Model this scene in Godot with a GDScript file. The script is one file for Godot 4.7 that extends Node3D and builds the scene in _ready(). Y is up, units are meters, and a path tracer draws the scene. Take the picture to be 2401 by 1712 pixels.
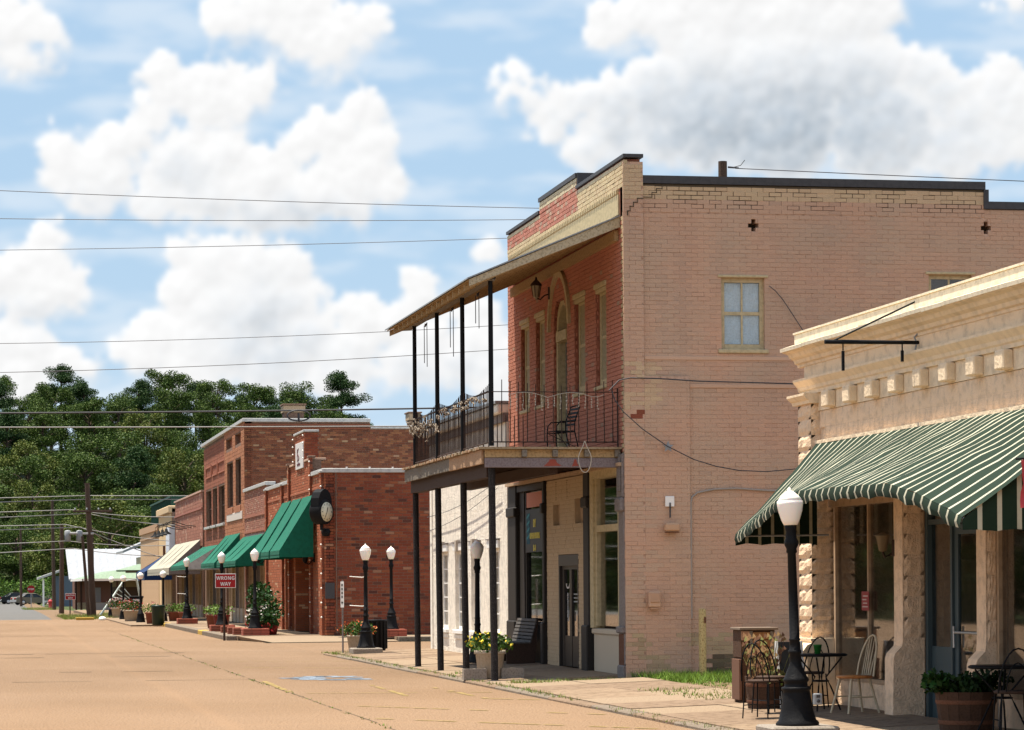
extends Node3D
# A small-town street corner at noon. Units are metres, the street runs along -z, the shop fronts face -x.

var counts := {}
var M := {}
var rng := RandomNumberGenerator.new()

# ---------------------------------------------------------------- mesh builder
class MB:
	var st := SurfaceTool.new()
	var col := Color(1, 1, 1)
	func _init():
		st.begin(Mesh.PRIMITIVE_TRIANGLES)
		st.set_smooth_group(-1)
	func tri(a: Vector3, b: Vector3, c: Vector3):
		for p in [a, b, c]:
			st.set_color(col)
			st.add_vertex(p)
	func quad(a: Vector3, b: Vector3, c: Vector3, d: Vector3):
		tri(a, b, c)
		tri(a, c, d)
	func hexa(p: Array):   # 0-3 bottom ring, 4-7 top ring
		quad(p[0], p[1], p[2], p[3])
		quad(p[7], p[6], p[5], p[4])
		for i in 4:
			var j: int = (i + 1) % 4
			quad(p[i], p[i + 4], p[j + 4], p[j])
	func box(x0: float, x1: float, y0: float, y1: float, z0: float, z1: float, xf := Transform3D()):
		var p := []
		for y in [y0, y1]:
			for q in [[x0, z0], [x0, z1], [x1, z1], [x1, z0]]:
				p.append(xf * Vector3(q[0], y, q[1]))
		hexa(p)
	func cbox(c: Vector3, s: Vector3, b := Basis()):
		box(-s.x / 2, s.x / 2, -s.y / 2, s.y / 2, -s.z / 2, s.z / 2, Transform3D(b, c))
	func bevel(x0: float, x1: float, y0: float, y1: float, z0: float, z1: float, k: float, xf := Transform3D()):
		# a box with all its edges chamfered by k
		var lo := Vector3(x0, y0, z0)
		var hi := Vector3(x1, y1, z1)
		var v := {}
		for ix in 2:
			for iy in 2:
				for iz in 2:
					for ax in 3:
						var s := [ix, iy, iz]
						var q := Vector3()
						for a in 3:
							var e: float = hi[a] if s[a] == 1 else lo[a]
							if a != ax:
								e += -k if s[a] == 1 else k
							q[a] = e
						v[[ix, iy, iz, ax]] = xf * q
		for ax in 3:
			var a1: int = (ax + 1) % 3
			var a2: int = (ax + 2) % 3
			for s in 2:
				var r := []
				for t in [[0, 0], [1, 0], [1, 1], [0, 1]]:
					var key := [0, 0, 0, ax]
					key[ax] = s
					key[a1] = t[0]
					key[a2] = t[1]
					r.append(v[key])
				if s == 1:
					r.reverse()
				quad(r[0], r[1], r[2], r[3])
			for s1 in 2:
				for s2 in 2:
					var e := []
					for t in 2:
						var key := [0, 0, 0, 0]
						key[ax] = t
						key[a1] = s1
						key[a2] = s2
						var ka := key.duplicate()
						ka[3] = a1
						var kb := key.duplicate()
						kb[3] = a2
						e.append([v[ka], v[kb]])
					quad(e[0][0], e[0][1], e[1][1], e[1][0])
		for ix in 2:
			for iy in 2:
				for iz in 2:
					tri(v[[ix, iy, iz, 0]], v[[ix, iy, iz, 1]], v[[ix, iy, iz, 2]])
	func tube(pts: Array, r0: float, r1: float, n := 8, caps := true):
		st.set_smooth_group(1)
		var rings := []
		var m := pts.size()
		var up := Vector3.UP
		for i in m:
			var d: Vector3 = (pts[mini(i + 1, m - 1)] - pts[maxi(i - 1, 0)]).normalized()
			if absf(d.dot(up)) > 0.95:
				up = Vector3(0.9, 0.1, 0.42).normalized()
			var s := d.cross(up).normalized()
			var t := s.cross(d).normalized()
			var r: float = lerpf(r0, r1, float(i) / (m - 1))
			var ring := []
			for k in n:
				var a := TAU * k / n
				ring.append(pts[i] + (s * cos(a) + t * sin(a)) * r)
			rings.append(ring)
		for i in m - 1:
			for k in n:
				var j := (k + 1) % n
				quad(rings[i][k], rings[i][j], rings[i + 1][j], rings[i + 1][k])
		st.set_smooth_group(-1)
		if caps:
			for k in n:
				var j := (k + 1) % n
				tri(pts[0], rings[0][j], rings[0][k])
				tri(pts[m - 1], rings[m - 1][k], rings[m - 1][j])
	func lathe(prof: Array, n: int, c: Vector3, xf := Transform3D()):   # [radius, height] pairs
		for i in prof.size() - 1:
			var soft := true
			st.set_smooth_group(1 if soft else -1)
			for k in n:
				var a0 := TAU * k / n
				var a1 := TAU * (k + 1) / n
				var p := func(pr, a): return xf * (c + Vector3(cos(a) * pr[0], pr[1], sin(a) * pr[0]))
				var q := [p.call(prof[i], a0), p.call(prof[i], a1), p.call(prof[i + 1], a1), p.call(prof[i + 1], a0)]
				if prof[i][0] < 1e-5:
					tri(q[0], q[2], q[3])
				elif prof[i + 1][0] < 1e-5:
					tri(q[0], q[1], q[2])
				else:
					quad(q[0], q[1], q[2], q[3])
		st.set_smooth_group(-1)
	func prism(poly: PackedVector2Array, z0: float, z1: float, xf := Transform3D()):   # poly in xy, swept along z
		var n := poly.size()
		for i in n:
			var a := poly[i]
			var b := poly[(i + 1) % n]
			quad(xf * Vector3(a.x, a.y, z0), xf * Vector3(b.x, b.y, z0), xf * Vector3(b.x, b.y, z1), xf * Vector3(a.x, a.y, z1))
		var t := Geometry2D.triangulate_polygon(poly)
		for i in range(0, t.size(), 3):
			for z in [z0, z1]:
				var f := [poly[t[i]], poly[t[i + 1]], poly[t[i + 2]]]
				if z == z1:
					f.reverse()
				tri(xf * Vector3(f[0].x, f[0].y, z), xf * Vector3(f[1].x, f[1].y, z), xf * Vector3(f[2].x, f[2].y, z))
	func done() -> ArrayMesh:
		st.generate_normals()
		return st.commit()

# ---------------------------------------------------------------- nodes
func numbered(p: Node, n: String) -> String:
	var key := str(p.get_instance_id()) + n
	var c: int = counts.get(key, -1) + 1
	counts[key] = c
	return n if c == 0 else "%s_%03d" % [n, c]

func tag(o: Node, label: String, category: String, group := "", kind := ""):
	if label: o.set_meta("label", label)
	if category: o.set_meta("category", category)
	if group: o.set_meta("group", group)
	if kind: o.set_meta("kind", kind)

func thing(n: String, at: Vector3, label: String, category: String, group := "") -> Node3D:
	var o := Node3D.new()
	o.name = numbered(self, n)
	add_child(o)
	o.position = at
	tag(o, label, category, group)
	return o

func piece(p: Node, n: String, mesh: Mesh, mat: Material, xf := Transform3D()) -> MeshInstance3D:
	var o := MeshInstance3D.new()
	o.name = numbered(p, n)
	o.mesh = mesh
	o.material_override = mat
	o.transform = xf
	p.add_child(o)
	return o

# a part whose mesh is written in world coordinates
func wp(p: Node3D, n: String, b: MB, mat: Material) -> MeshInstance3D:
	return piece(p, n, b.done(), mat, Transform3D(Basis(), -p.global_position))

func wsub(p: Node3D, n: String, b: MB, mat: Material) -> MeshInstance3D:
	return piece(p, n, b.done(), mat)   # parent is a part made with wp: same axes

func wbox(p: Node3D, n: String, mat: Material, x0: float, x1: float, y0: float, y1: float, z0: float, z1: float, k := 0.0) -> MeshInstance3D:
	var b := MB.new()
	if k > 0.0:
		b.bevel(x0, x1, y0, y1, z0, z1, k)
	else:
		b.box(x0, x1, y0, y1, z0, z1)
	return wp(p, n, b, mat)

func copy_of(src: Node3D, at: Vector3, turn := 0.0, label := "") -> Node3D:
	var r: Node3D = src.duplicate()
	var base: String = src.name
	var cut := base.rfind("_0")
	if cut > 0: base = base.substr(0, cut)
	r.name = numbered(self, base)
	add_child(r)
	r.position = at
	r.rotation.y = turn
	if label: r.set_meta("label", label)
	return r

func structure(n: String, b: MB, mat: Material) -> MeshInstance3D:
	var o := piece(self, n, b.done(), mat)
	o.set_meta("kind", "structure")
	return o

# ---------------------------------------------------------------- materials
func lin(r: float, g: float, b: float) -> Color:
	return Color(r, g, b).linear_to_srgb()

func noise_tex(sd: int, freq: float, oct: int, cols: Array, size := 512, kind := FastNoiseLite.TYPE_SIMPLEX) -> NoiseTexture2D:
	var n := FastNoiseLite.new()
	n.seed = sd
	n.noise_type = kind
	n.frequency = freq
	n.fractal_octaves = oct
	n.fractal_gain = 0.6
	var t := NoiseTexture2D.new()
	t.width = size
	t.height = size
	t.seamless = true
	t.noise = n
	if cols:
		var g := Gradient.new()
		g.offsets = PackedFloat32Array([])
		var offs := PackedFloat32Array()
		var cc := PackedColorArray()
		for c in cols:
			offs.append(c[0])
			cc.append(lin(c[1], c[2], c[3]))
		g.offsets = offs
		g.colors = cc
		t.color_ramp = g
	return t

func nrm_tex(sd: int, freq: float, oct: int, strength: float, size := 512) -> NoiseTexture2D:
	var t := noise_tex(sd, freq, oct, [], size)
	t.as_normal_map = true
	t.bump_strength = strength
	return t

# colour (linear), optional colour noise texture (multiplied) and relief; tile = metres one texture covers
func mat(r: float, g: float, b: float, rough := 0.85, tex: Texture2D = null, tile := 1.0, nrm: Texture2D = null, nscale := 1.0) -> StandardMaterial3D:
	var m := StandardMaterial3D.new()
	m.albedo_color = lin(r, g, b)
	m.roughness = rough
	m.metallic_specular = 0.35
	if tex or nrm:
		m.uv1_triplanar = true
		m.uv1_world_triplanar = true
		m.uv1_scale = Vector3.ONE / tile
	if tex:
		m.albedo_texture = tex
	if nrm:
		m.normal_enabled = true
		m.normal_texture = nrm
		m.normal_scale = nscale
	return m

func vcol(rough := 0.8, tex: Texture2D = null, tile := 1.0) -> StandardMaterial3D:
	var m := mat(1, 1, 1, rough, tex, tile)
	m.vertex_color_use_as_albedo = true
	return m

func make_materials():
	var blotch := noise_tex(3, 0.012, 5, [[0.0, .72, .72, .72], [0.45, .93, .93, .93], [0.6, 1, 1, 1], [1.0, 1, 1, 1]])
	var dirty := noise_tex(5, 0.02, 6, [[0.0, .45, .42, .40], [0.35, .85, .83, .80], [0.55, 1, 1, 1], [1.0, 1, 1, 1]])
	var fine := noise_tex(8, 0.09, 4, [[0.0, .6, .6, .6], [0.5, .95, .95, .95], [1.0, 1, 1, 1]])
	var rough_n := nrm_tex(11, 0.05, 5, 6.0)
	var gritty := nrm_tex(12, 0.16, 3, 5.0)
	# exposed-aggregate street: pebbles in several tones over slow patches
	var gravel := noise_tex(21, 0.22, 2, [[0.0, 0.052, 0.029, 0.017], [0.22, 0.128, 0.074, 0.041], [0.4, 0.23, 0.143, 0.081], [0.58, 0.261, 0.165, 0.095], [0.75, 0.307, 0.203, 0.123], [0.88, 0.409, 0.306, 0.21], [1.0, 0.47, 0.375, 0.285]], 1024)
	M.road = vcol(0.9, gravel, 5.5)
	M.road.normal_enabled = true
	M.road.normal_texture = gritty
	M.road.normal_scale = 0.7
	M.asphalt = mat(0.127, 0.123, 0.118, 0.9, fine, 2.0, gritty, 0.5)
	M.concrete = mat(0.237, 0.167, 0.110, 0.9, dirty, 2.7, rough_n, 0.4)
	M.concrete_b = mat(0.203, 0.140, 0.093, 0.9, dirty, 3.1, rough_n, 0.4)
	M.concrete_c = mat(0.272, 0.198, 0.132, 0.9, fine, 2.3, rough_n, 0.5)
	M.kerb = mat(0.193, 0.154, 0.118, 0.9, dirty, 1.3, rough_n, 0.6)
	M.kerb_yellow = mat(0.483, 0.316, 0.061, 0.8, dirty, 0.9, rough_n, 0.5)
	M.dirt = mat(0.206, 0.137, 0.083, 0.95, dirty, 2.5, gritty, 0.8)
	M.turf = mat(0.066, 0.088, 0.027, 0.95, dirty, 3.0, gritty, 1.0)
	M.line_yellow = mat(0.299, 0.211, 0.074, 0.8, fine, 0.7)
	M.line_blue = mat(0.211, 0.255, 0.316, 0.8, fine, 0.5)
	M.seam = mat(.10, .075, .05, 0.95, fine, 0.5)
	# masonry
	var bt := noise_tex(31, 0.06, 5, [[0.0, .62, .60, .58], [0.5, .95, .95, .95], [1.0, 1.0, 1.0, 1.0]])
	M.brick = vcol(0.88, bt, 0.6)
	M.brick.normal_enabled = true
	M.brick.normal_texture = rough_n
	M.brick.normal_scale = 0.5
	M.pink_mortar = mat(.52, .34, .245, 0.9, dirty, 1.7)
	M.salmon_mortar = mat(0.319, 0.117, 0.075, 0.9, dirty, 1.7)
	M.red_mortar = mat(0.203, 0.128, 0.094, 0.9, dirty, 1.1)
	M.red_mortar_dark = mat(0.203, 0.128, 0.094, 0.9, dirty, 1.1)
	M.stucco = mat(0.800, 0.730, 0.630, 0.9, blotch, 2.2, rough_n, 0.5)
	M.stucco_trim = mat(0.820, 0.770, 0.680, 0.8, blotch, 1.2)
	M.stone_paint = mat(0.780, 0.575, 0.400, 0.85, blotch, 1.4, rough_n, 0.6)
	M.stone_rock = mat(0.780, 0.570, 0.390, 0.88, blotch, 0.8, rough_n, 0.7)
	M.cornice = mat(0.800, 0.630, 0.440, 0.75, blotch, 1.8, rough_n, 0.25)
	M.flashing = mat(0.800, 0.700, 0.530, 0.6, blotch, 1.2)
	M.tin_white = mat(0.470, 0.470, 0.460, 0.45, blotch, 2.0)
	M.coping_dark = mat(.055, .052, .055, 0.5, blotch, 1.0)
	M.tan_paint = mat(0.420, 0.292, 0.188, 0.85, blotch, 1.6)
	M.cream_trim = mat(0.508, 0.411, 0.244, 0.75, blotch, 0.9, rough_n, 0.3)
	M.iron_grey = mat(.21, .18, .17, 0.7, dirty, 0.6, rough_n, 0.6)
	M.rust = mat(.16, .07, .04, 0.9, dirty, 0.4, rough_n, 0.8)
	M.black_paint = mat(.010, .010, .011, 0.5, null, 1.0, rough_n, 0.25)
	M.black_paint.metallic_specular = 0.2
	M.black_worn = mat(.22, .20, .195, 0.7, noise_tex(41, 0.05, 5, [[0.0, .025, .024, .024], [0.62, .045, .04, .04], [0.70, .07, .06, .06], [0.76, .8, .75, .75], [1.0, 1, 1, 1]]), 0.5, rough_n, 0.7)
	M.rail_iron = mat(.045, .026, .020, 0.7, dirty, 0.5)
	M.wood_grey = mat(0.195, 0.169, 0.139, 0.9, dirty, 0.8, rough_n, 0.8)
	M.wood_deck = mat(0.329, 0.248, 0.156, 0.9, dirty, 0.9, rough_n, 0.8)
	M.wood_fascia = mat(0.413, 0.263, 0.160, 0.88, dirty, 0.6, rough_n, 0.7)
	M.wood_purple = mat(0.210, 0.173, 0.180, 0.85, dirty, 0.5, rough_n, 0.6)
	M.wood_soffit = mat(0.432, 0.300, 0.156, 0.88, dirty, 0.7, rough_n, 0.6)
	M.wood_pale = mat(0.450, 0.378, 0.260, 0.88, dirty, 0.7, rough_n, 0.6)
	M.column = mat(.020, .016, .014, 0.6, dirty, 0.5)
	M.bench_wood = mat(.095, .088, .085, 0.85, dirty, 0.6, rough_n, 0.6)
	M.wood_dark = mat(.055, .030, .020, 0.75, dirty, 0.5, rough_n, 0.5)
	M.wood_barrel = mat(.075, .038, .022, 0.8, dirty, 0.4, rough_n, 0.9)
	M.wood_chair = mat(0.527, 0.442, 0.306, 0.5, blotch, 0.6)
	M.wood_seat = mat(.42, .17, .05, 0.45, dirty, 0.5)
	M.wood_pole = mat(.085, .055, .04, 0.9, dirty, 0.6, rough_n, 0.9)
	M.globe = mat(.92, .88, .83, 0.25)
	M.globe.subsurf_scatter_enabled = true
	M.globe.subsurf_scatter_strength = 0.3
	M.bulb = mat(.9, .87, .8, 0.3)
	M.white_paint = mat(0.800, 0.780, 0.740, 0.55)
	M.steel = mat(.45, .45, .45, 0.4)
	M.steel.metallic = 0.7
	M.sign_red = mat(0.288, 0.008, 0.011, 0.45)
	M.sign_white = mat(0.612, 0.590, 0.576, 0.5)
	M.sign_black = mat(.02, .02, .022, 0.5)
	M.plate = mat(.05, .05, .055, 0.5)
	M.clock_face = mat(0.585, 0.540, 0.390, 0.4)
	M.canvas_green = mat(0.004, 0.115, 0.072, 0.85, blotch, 1.5)
	M.canvas_blue = mat(0.006, 0.026, 0.091, 0.85)
	M.canvas_white = mat(0.366, 0.348, 0.283, 0.85, blotch, 1.5)
	M.canvas = vcol(0.85, blotch, 1.9)
	M.banner = mat(0.440, 0.056, 0.068, 0.8)
	M.glass = mat(.02, .022, .022, 0.03)
	M.glass.metallic_specular = 0.5
	M.glass.transparency = BaseMaterial3D.TRANSPARENCY_ALPHA
	M.glass.albedo_color = Color(0.05, 0.055, 0.055, 0.25)
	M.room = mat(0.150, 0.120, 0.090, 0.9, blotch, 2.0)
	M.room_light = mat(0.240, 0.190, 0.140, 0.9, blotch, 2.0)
	M.door_dark = mat(.035, .028, .024, 0.4)
	M.door_blue = mat(.05, .075, .085, 0.45)
	M.foil = mat(.55, .66, .72, 0.4, blotch, 0.35, rough_n, 1.5)
	M.roof_tar = mat(.06, .06, .06, 0.9)
	M.metal_roof = mat(0.311, 0.325, 0.348, 0.4, blotch, 4.0)
	M.metal_green = mat(0.009, 0.059, 0.041, 0.5, blotch, 3.0)
	M.canopy_green = mat(0.200, 0.270, 0.190, 0.6, blotch, 2.0)
	M.shed_blue = mat(.10, .13, .17, 0.8)
	M.leaf = vcol(0.6)
	M.leaf.backlight_enabled = true
	M.leaf.backlight = Color(0.34, 0.38, 0.10)
	M.leaf.metallic_specular = 0.25
	M.petal = vcol(0.7)
	M.bark = mat(.10, .072, .052, 0.95, dirty, 1.2, rough_n, 1.0)
	M.terracotta = mat(0.180, 0.056, 0.034, 0.8, dirty, 0.5)
	M.clay_red = mat(0.165, 0.022, 0.022, 0.6, dirty, 0.5)
	M.planter = mat(0.450, 0.378, 0.296, 0.85, dirty, 0.6, rough_n, 0.5)
	M.bollard = mat(0.495, 0.375, 0.165, 0.7, noise_tex(44, 0.03, 5, [[0.0, .25, .14, .07], [0.27, .4, .28, .15], [0.33, 1, 1, 1], [1.0, 1, 1, 1]]), 0.7)
	M.wire = mat(.05, .05, .055, 0.6)
	M.wire_thin = mat(.13, .13, .14, 0.6)
	M.wire_pale = mat(0.272, 0.264, 0.256, 0.6)
	M.conduit = mat(0.315, 0.270, 0.232, 0.55)
	M.galv = mat(0.285, 0.300, 0.315, 0.5, blotch, 0.6)
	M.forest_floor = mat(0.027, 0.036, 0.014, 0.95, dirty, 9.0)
	M.blind = mat(.34, .28, .17, 0.7, blotch, 0.7)
	M.clear_glass = mat(.05, .05, .05, 0.04)
	M.clear_glass.transparency = BaseMaterial3D.TRANSPARENCY_ALPHA
	M.clear_glass.albedo_color = Color(0.6, 0.65, 0.68, 0.06)
	M.soil = mat(.05, .035, .025, 0.95)
	M.green_pot = mat(.02, .16, .03, 0.5)
	M.string = mat(0.465, 0.420, 0.345, 0.8)
	M.twig = mat(0.255, 0.210, 0.165, 0.9)
	M.concrete_block = mat(0.270, 0.232, 0.195, 0.9, dirty, 0.5, rough_n, 0.7)

# ---------------------------------------------------------------- camera, sky, sun
const FPX := 6700.0    # focal length in pixels of a picture 1712 high
const EYE := Vector3(0, 1.75, 0)

# cumulus as puffs of the far sky: [across, down, radius, weight] on a plane that touches the vault at azimuth 10.55 degrees, 6700 to the radian
const PUFFS := [
	[388,166,50,10],[433,205,55,10],[499,200,55,10],[554,233,61,10],[621,205,50,10],[499,260,66,10],[366,272,50,10],[310,333,55,10],[260,355,61,10],[144,344,50,8],[166,400,61,9],[266,421,66,10],[222,470,55,8],[443,388,83,10],[543,360,66,10],[499,455,83,10],[637,416,78,10],[710,344,44,10],[776,310,61,10],[854,277,50,10],[870,244,30,10],[887,344,61,10],[831,400,83,10],[920,438,50,10],[720,471,78,10],[610,488,72,10],[831,482,61,9],[380,470,60,8],
	[438,593,39,10],[499,621,66,10],[599,621,72,10],[682,626,55,9],[443,676,61,10],[499,720,78,10],[610,720,100,9],[709,698,55,8],[377,776,50,10],[443,804,78,10],[554,820,83,10],[333,820,61,9],[720,804,72,9],[640,860,90,9],[800,870,90,9],[450,880,80,9],
	[122,554,39,10],[111,610,55,10],[44,637,61,10],[139,665,66,10],[83,710,61,10],[183,704,33,9],[-20,660,70,10],[17,804,50,10],[83,820,61,10],[155,848,50,10],[222,866,30,10],[-40,850,80,10],[40,890,80,10],
	[981,660,33,10],[998,700,40,10],[865,743,50,10],[820,726,30,10],[909,765,55,10],[831,820,55,10],[748,776,33,10],[1153,599,33,10],[1136,804,66,10],[1080,860,60,10],[960,860,70,10],[1180,880,90,10],[1120,730,45,9],[1010,790,50,8],
	[554,44,66,6],[640,28,70,6],[693,33,83,6],[748,100,61,6],[820,70,50,5],[876,72,44,5],[776,138,50,5],[28,55,72,6],[110,83,45,5],[60,130,60,4],[-60,60,80,6],
	[1420,34,34,10],[1443,86,51,10],[1500,46,57,10],[1585,46,86,10],[1700,46,103,10],[1842,46,114,10],[1985,34,114,10],[2071,34,63,10],[1671,143,114,10],[1842,171,160,10],[2014,171,126,10],[2100,160,46,10],[2168,188,63,10],[2231,228,63,10],[2271,286,69,10],[2356,200,63,10],[2385,257,86,10],[2328,343,74,10],[1557,228,97,10],[1443,246,74,10],[1368,240,46,10],[1306,274,46,10],[1300,320,30,9],[1243,228,34,5],[1215,200,29,4],[1443,320,69,10],[1386,366,46,9],[1557,331,69,10],[1671,286,143,10],[1842,314,143,10],[2071,314,143,10],[2240,366,86,10],[2450,320,90,10],[1700,-60,160,10],[1950,-60,150,10],[2400,10,40,4],
]

# shaded undersides of the heaps: [across, down, half width, half height, depth]
const BASES := [[1800, 350, 420, 130, .55], [1980, 250, 260, 130, .35], [1600, 250, 200, 100, .25], [700, 520, 260, 50, .45], [420, 400, 90, 60, .22], [640, 790, 120, 110, .42], [250, 470, 90, 40, .25], [90, 740, 120, 40, .25], [1000, 860, 160, 40, .25]]

func cloud_height(u: float, v: float, grid: Dictionary) -> Vector2:
	# x: how far inside the heap, y: how far up on its own puff, -1 to 1
	var best := -60.0
	var soft := 0.0
	var up := 0.0
	for p in grid.get(Vector2i(int(floor(u / 100.0)), int(floor(v / 100.0))), []):
		var d := Vector2(u - p[0], (v - p[1]) * 1.1)
		var h: float = (p[2] - d.length()) * p[3] * 0.1
		if h > best:
			best = h
		var w := exp(h / 14.0)
		soft += w
		up += w * clampf((-d.y - 0.45 * d.x) / p[2], -1.2, 1.2)
	if soft <= 0.0:
		return Vector2(-60.0, 0.0)
	return Vector2(maxf(best, log(soft) * 14.0), up / soft)

func make_sky() -> Sky:
	# the whole vault: slow gradient of clear air and scattered cumulus
	var w := 1024
	var h := 512
	var img := Image.create(w, h, false, Image.FORMAT_RGBF)
	var n := FastNoiseLite.new()
	n.seed = 77
	n.frequency = 1.0
	n.fractal_octaves = 5
	for y in h:
		var el := PI / 2 - PI * (y + 0.5) / h
		var se := sin(el)
		for x in w:
			var az := TAU * (x + 0.5) / w
			var air := air_color(el)
			var c := air
			if el > -0.02:
				var k := 1.0 / (maxf(se, 0.0) + 0.22)
				var q := Vector2(sin(az), cos(az)) * cos(el) * k
				var f := n.get_noise_3d(q.x * 1.1, q.y * 1.1, 3.0) + 0.25 * n.get_noise_3d(q.x * 5.0, q.y * 5.0, 9.0)
				var a := smoothstep(-0.02, 0.22, f + 0.06)
				var b := 0.98 - 0.34 * smoothstep(0.12, 0.55, f)
				c = air.lerp(Color(b, b, b * 1.02) * 0.66, a * 0.92)
			img.set_pixel(x, y, c)
	img.resize(4096, 2048, Image.INTERPOLATE_CUBIC)
	# the part of the sky above the hill and the roofs, puff by puff
	var grid := {}
	for p in PUFFS:
		var r: float = p[2] + 62.0
		for gx in range(int(floor((p[0] - r) / 100.0)), int(floor((p[0] + r) / 100.0)) + 1):
			for gy in range(int(floor((p[1] - r) / 100.0)), int(floor((p[1] + r) / 100.0)) + 1):
				var key := Vector2i(gx, gy)
				if not grid.has(key):
					grid[key] = []
				grid[key].append(p)
	var n1 := FastNoiseLite.new()
	n1.seed = 5
	n1.frequency = 0.021
	n1.fractal_octaves = 5
	n1.fractal_gain = 0.58
	var n2 := FastNoiseLite.new()
	n2.seed = 6
	n2.frequency = 0.0055
	n2.fractal_octaves = 4
	var c1 := FastNoiseLite.new()
	c1.seed = 8
	c1.noise_type = FastNoiseLite.TYPE_CELLULAR
	c1.cellular_return_type = FastNoiseLite.RETURN_DISTANCE
	c1.fractal_type = FastNoiseLite.FRACTAL_NONE
	c1.frequency = 0.017
	var bump := func(x: float, y: float) -> float:
		var wx := 10.0 * n1.get_noise_2d(x + 300.0, y)
		return -c1.get_noise_2d(x + wx, y + wx) - 0.5 * c1.get_noise_2d((x + wx) * 2.1 + 77.0, y * 2.1)
	var deg := 4096.0 / 360.0
	for y in range(int((90.0 - 13.6) * deg), int((90.0 + 0.5) * deg)):
		var el := PI / 2 - PI * (y + 0.5) / 2048.0
		for xx in range(-int(1.4 * deg), int(22.6 * deg)):
			var az := TAU * (xx + 0.5) / 4096.0
			# position on the plane of the puffs
			var u := 1200.5 + FPX * tan(az - deg_to_rad(10.55))
			var v := 1365.0 - FPX * tan(el) / cos(az - deg_to_rad(10.55))
			var wob := n1.get_noise_2d(u, v)
			var du := 18.0 * n2.get_noise_2d(u * 2.0 + 900, v * 2.0)
			var dv := 18.0 * n2.get_noise_2d(u * 2.0, v * 2.0 + 900)
			var hh := cloud_height(u + du, v + dv, grid)
			var puff: float = bump.call(u, v)
			var f := hh.x + 16.0 * wob + 22.0 * (puff - 0.6)
			# crisp heads, ragged feet
			var a := smoothstep(-6.0, lerpf(34.0, 6.0, smoothstep(-0.7, 0.3, hh.y)), f)
			# shaded bases
			var deep := 0.0
			for q in BASES:
				var e2 := Vector2((u + 2.0 * du - q[0]) / q[2], (v + 2.0 * dv - q[1]) / q[3]).length_squared()
				deep += q[4] * exp(-e2)
			deep = clampf(deep * (1.0 + 0.5 * wob), 0.0, 1.0) * smoothstep(0.0, 60.0, f)
			var lit := clampf(puff - bump.call(u - 5.0, v - 13.0), -0.6, 0.6)
			var b := 0.51 * (0.93 + 0.08 * hh.y + 0.03 * wob + 0.11 * lit - 0.46 * deep)
			var cl := Color(b * lerpf(1.0, 0.86, deep), b, b * lerpf(1.0, 1.15, deep))
			var air := air_color(el)
			var veil := 0.16 + smoothstep(-0.2, 0.5, n2.get_noise_2d(u * 0.45, v * 1.9)) * 0.42 + smoothstep(0.13, 0.0, el) * 0.22
			air = air.lerp(Color(.42, .455, .49), veil)
			var c := air.lerp(cl, a)
			var e := minf(minf(xx + 1.4 * deg, 22.6 * deg - xx), y - (90.0 - 13.6) * deg) / (1.2 * deg)
			var px := posmod(xx, 4096)
			img.set_pixel(px, y, img.get_pixel(px, y).lerp(c, smoothstep(0.0, 1.0, e)))
	var pm := PanoramaSkyMaterial.new()
	pm.panorama = ImageTexture.create_from_image(img)
	var s := Sky.new()
	s.sky_material = pm
	return s

func air_color(el: float) -> Color:
	if el < 0.0:
		return Color(.17, .15, .12)
	var t := clampf(el / 1.2, 0.0, 1.0)
	return Color(.25, .36, .445).lerp(Color(.07, .18, .38), pow(t, 0.6))

func make_camera_and_light():
	var psi := deg_to_rad(10.55)
	var roll := 0.007
	var fwd := Vector3(sin(psi), 0, -cos(psi))
	var r0 := Vector3(cos(psi), 0, sin(psi))
	var right := r0 * cos(roll) - Vector3.UP * sin(roll)
	var up := Vector3.UP * cos(roll) + r0 * sin(roll)
	var cam := Camera3D.new()
	cam.name = "camera"
	add_child(cam)
	cam.transform = Transform3D(Basis(right, up, -fwd), EYE)
	cam.near = 0.5
	cam.far = 4000.0
	cam.set_frustum(2.0 * 0.5 * 856.0 / FPX, Vector2(0, 0.5 * (1365.0 - 856.0) / FPX), 0.5, 4000.0)
	cam.current = true
	var we := WorldEnvironment.new()
	we.name = "world_environment"
	var env := Environment.new()
	env.background_mode = Environment.BG_SKY
	env.sky = make_sky()
	env.tonemap_mode = Environment.TONE_MAPPER_LINEAR
	env.tonemap_exposure = 2.0
	env.sdfgi_enabled = true
	env.ssao_enabled = true
	env.ssil_enabled = true
	we.environment = env
	add_child(we)
	var sun := DirectionalLight3D.new()
	sun.name = "sun"
	sun.light_energy = 1.6
	sun.light_color = Color(1.0, .965, .90)
	sun.light_angular_distance = 0.5
	sun.shadow_enabled = true
	add_child(sun)
	sun.look_at_from_position(Vector3.ZERO, Vector3(.21, -1.0, .13), Vector3(1, 0, 0))

# ---------------------------------------------------------------- ground
func ground_y(x: float, z: float) -> float:
	var d := -z
	var y := -0.03
	if d > 150.0:
		y = -0.03 - 0.62 * smoothstep(150.0, 340.0, d)
		y += 1.5 * smoothstep(360.0, 480.0, d)
	# the wooded hill across the end of the street
	var ridge := 31.0 * (1.0 - 0.75 * smoothstep(95.0, 190.0, x)) * (1.0 - 0.35 * smoothstep(-40.0, -260.0, x))
	y += ridge * smoothstep(425.0, 660.0, d + 10.0 * sin(x * 0.05))
	return y

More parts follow.
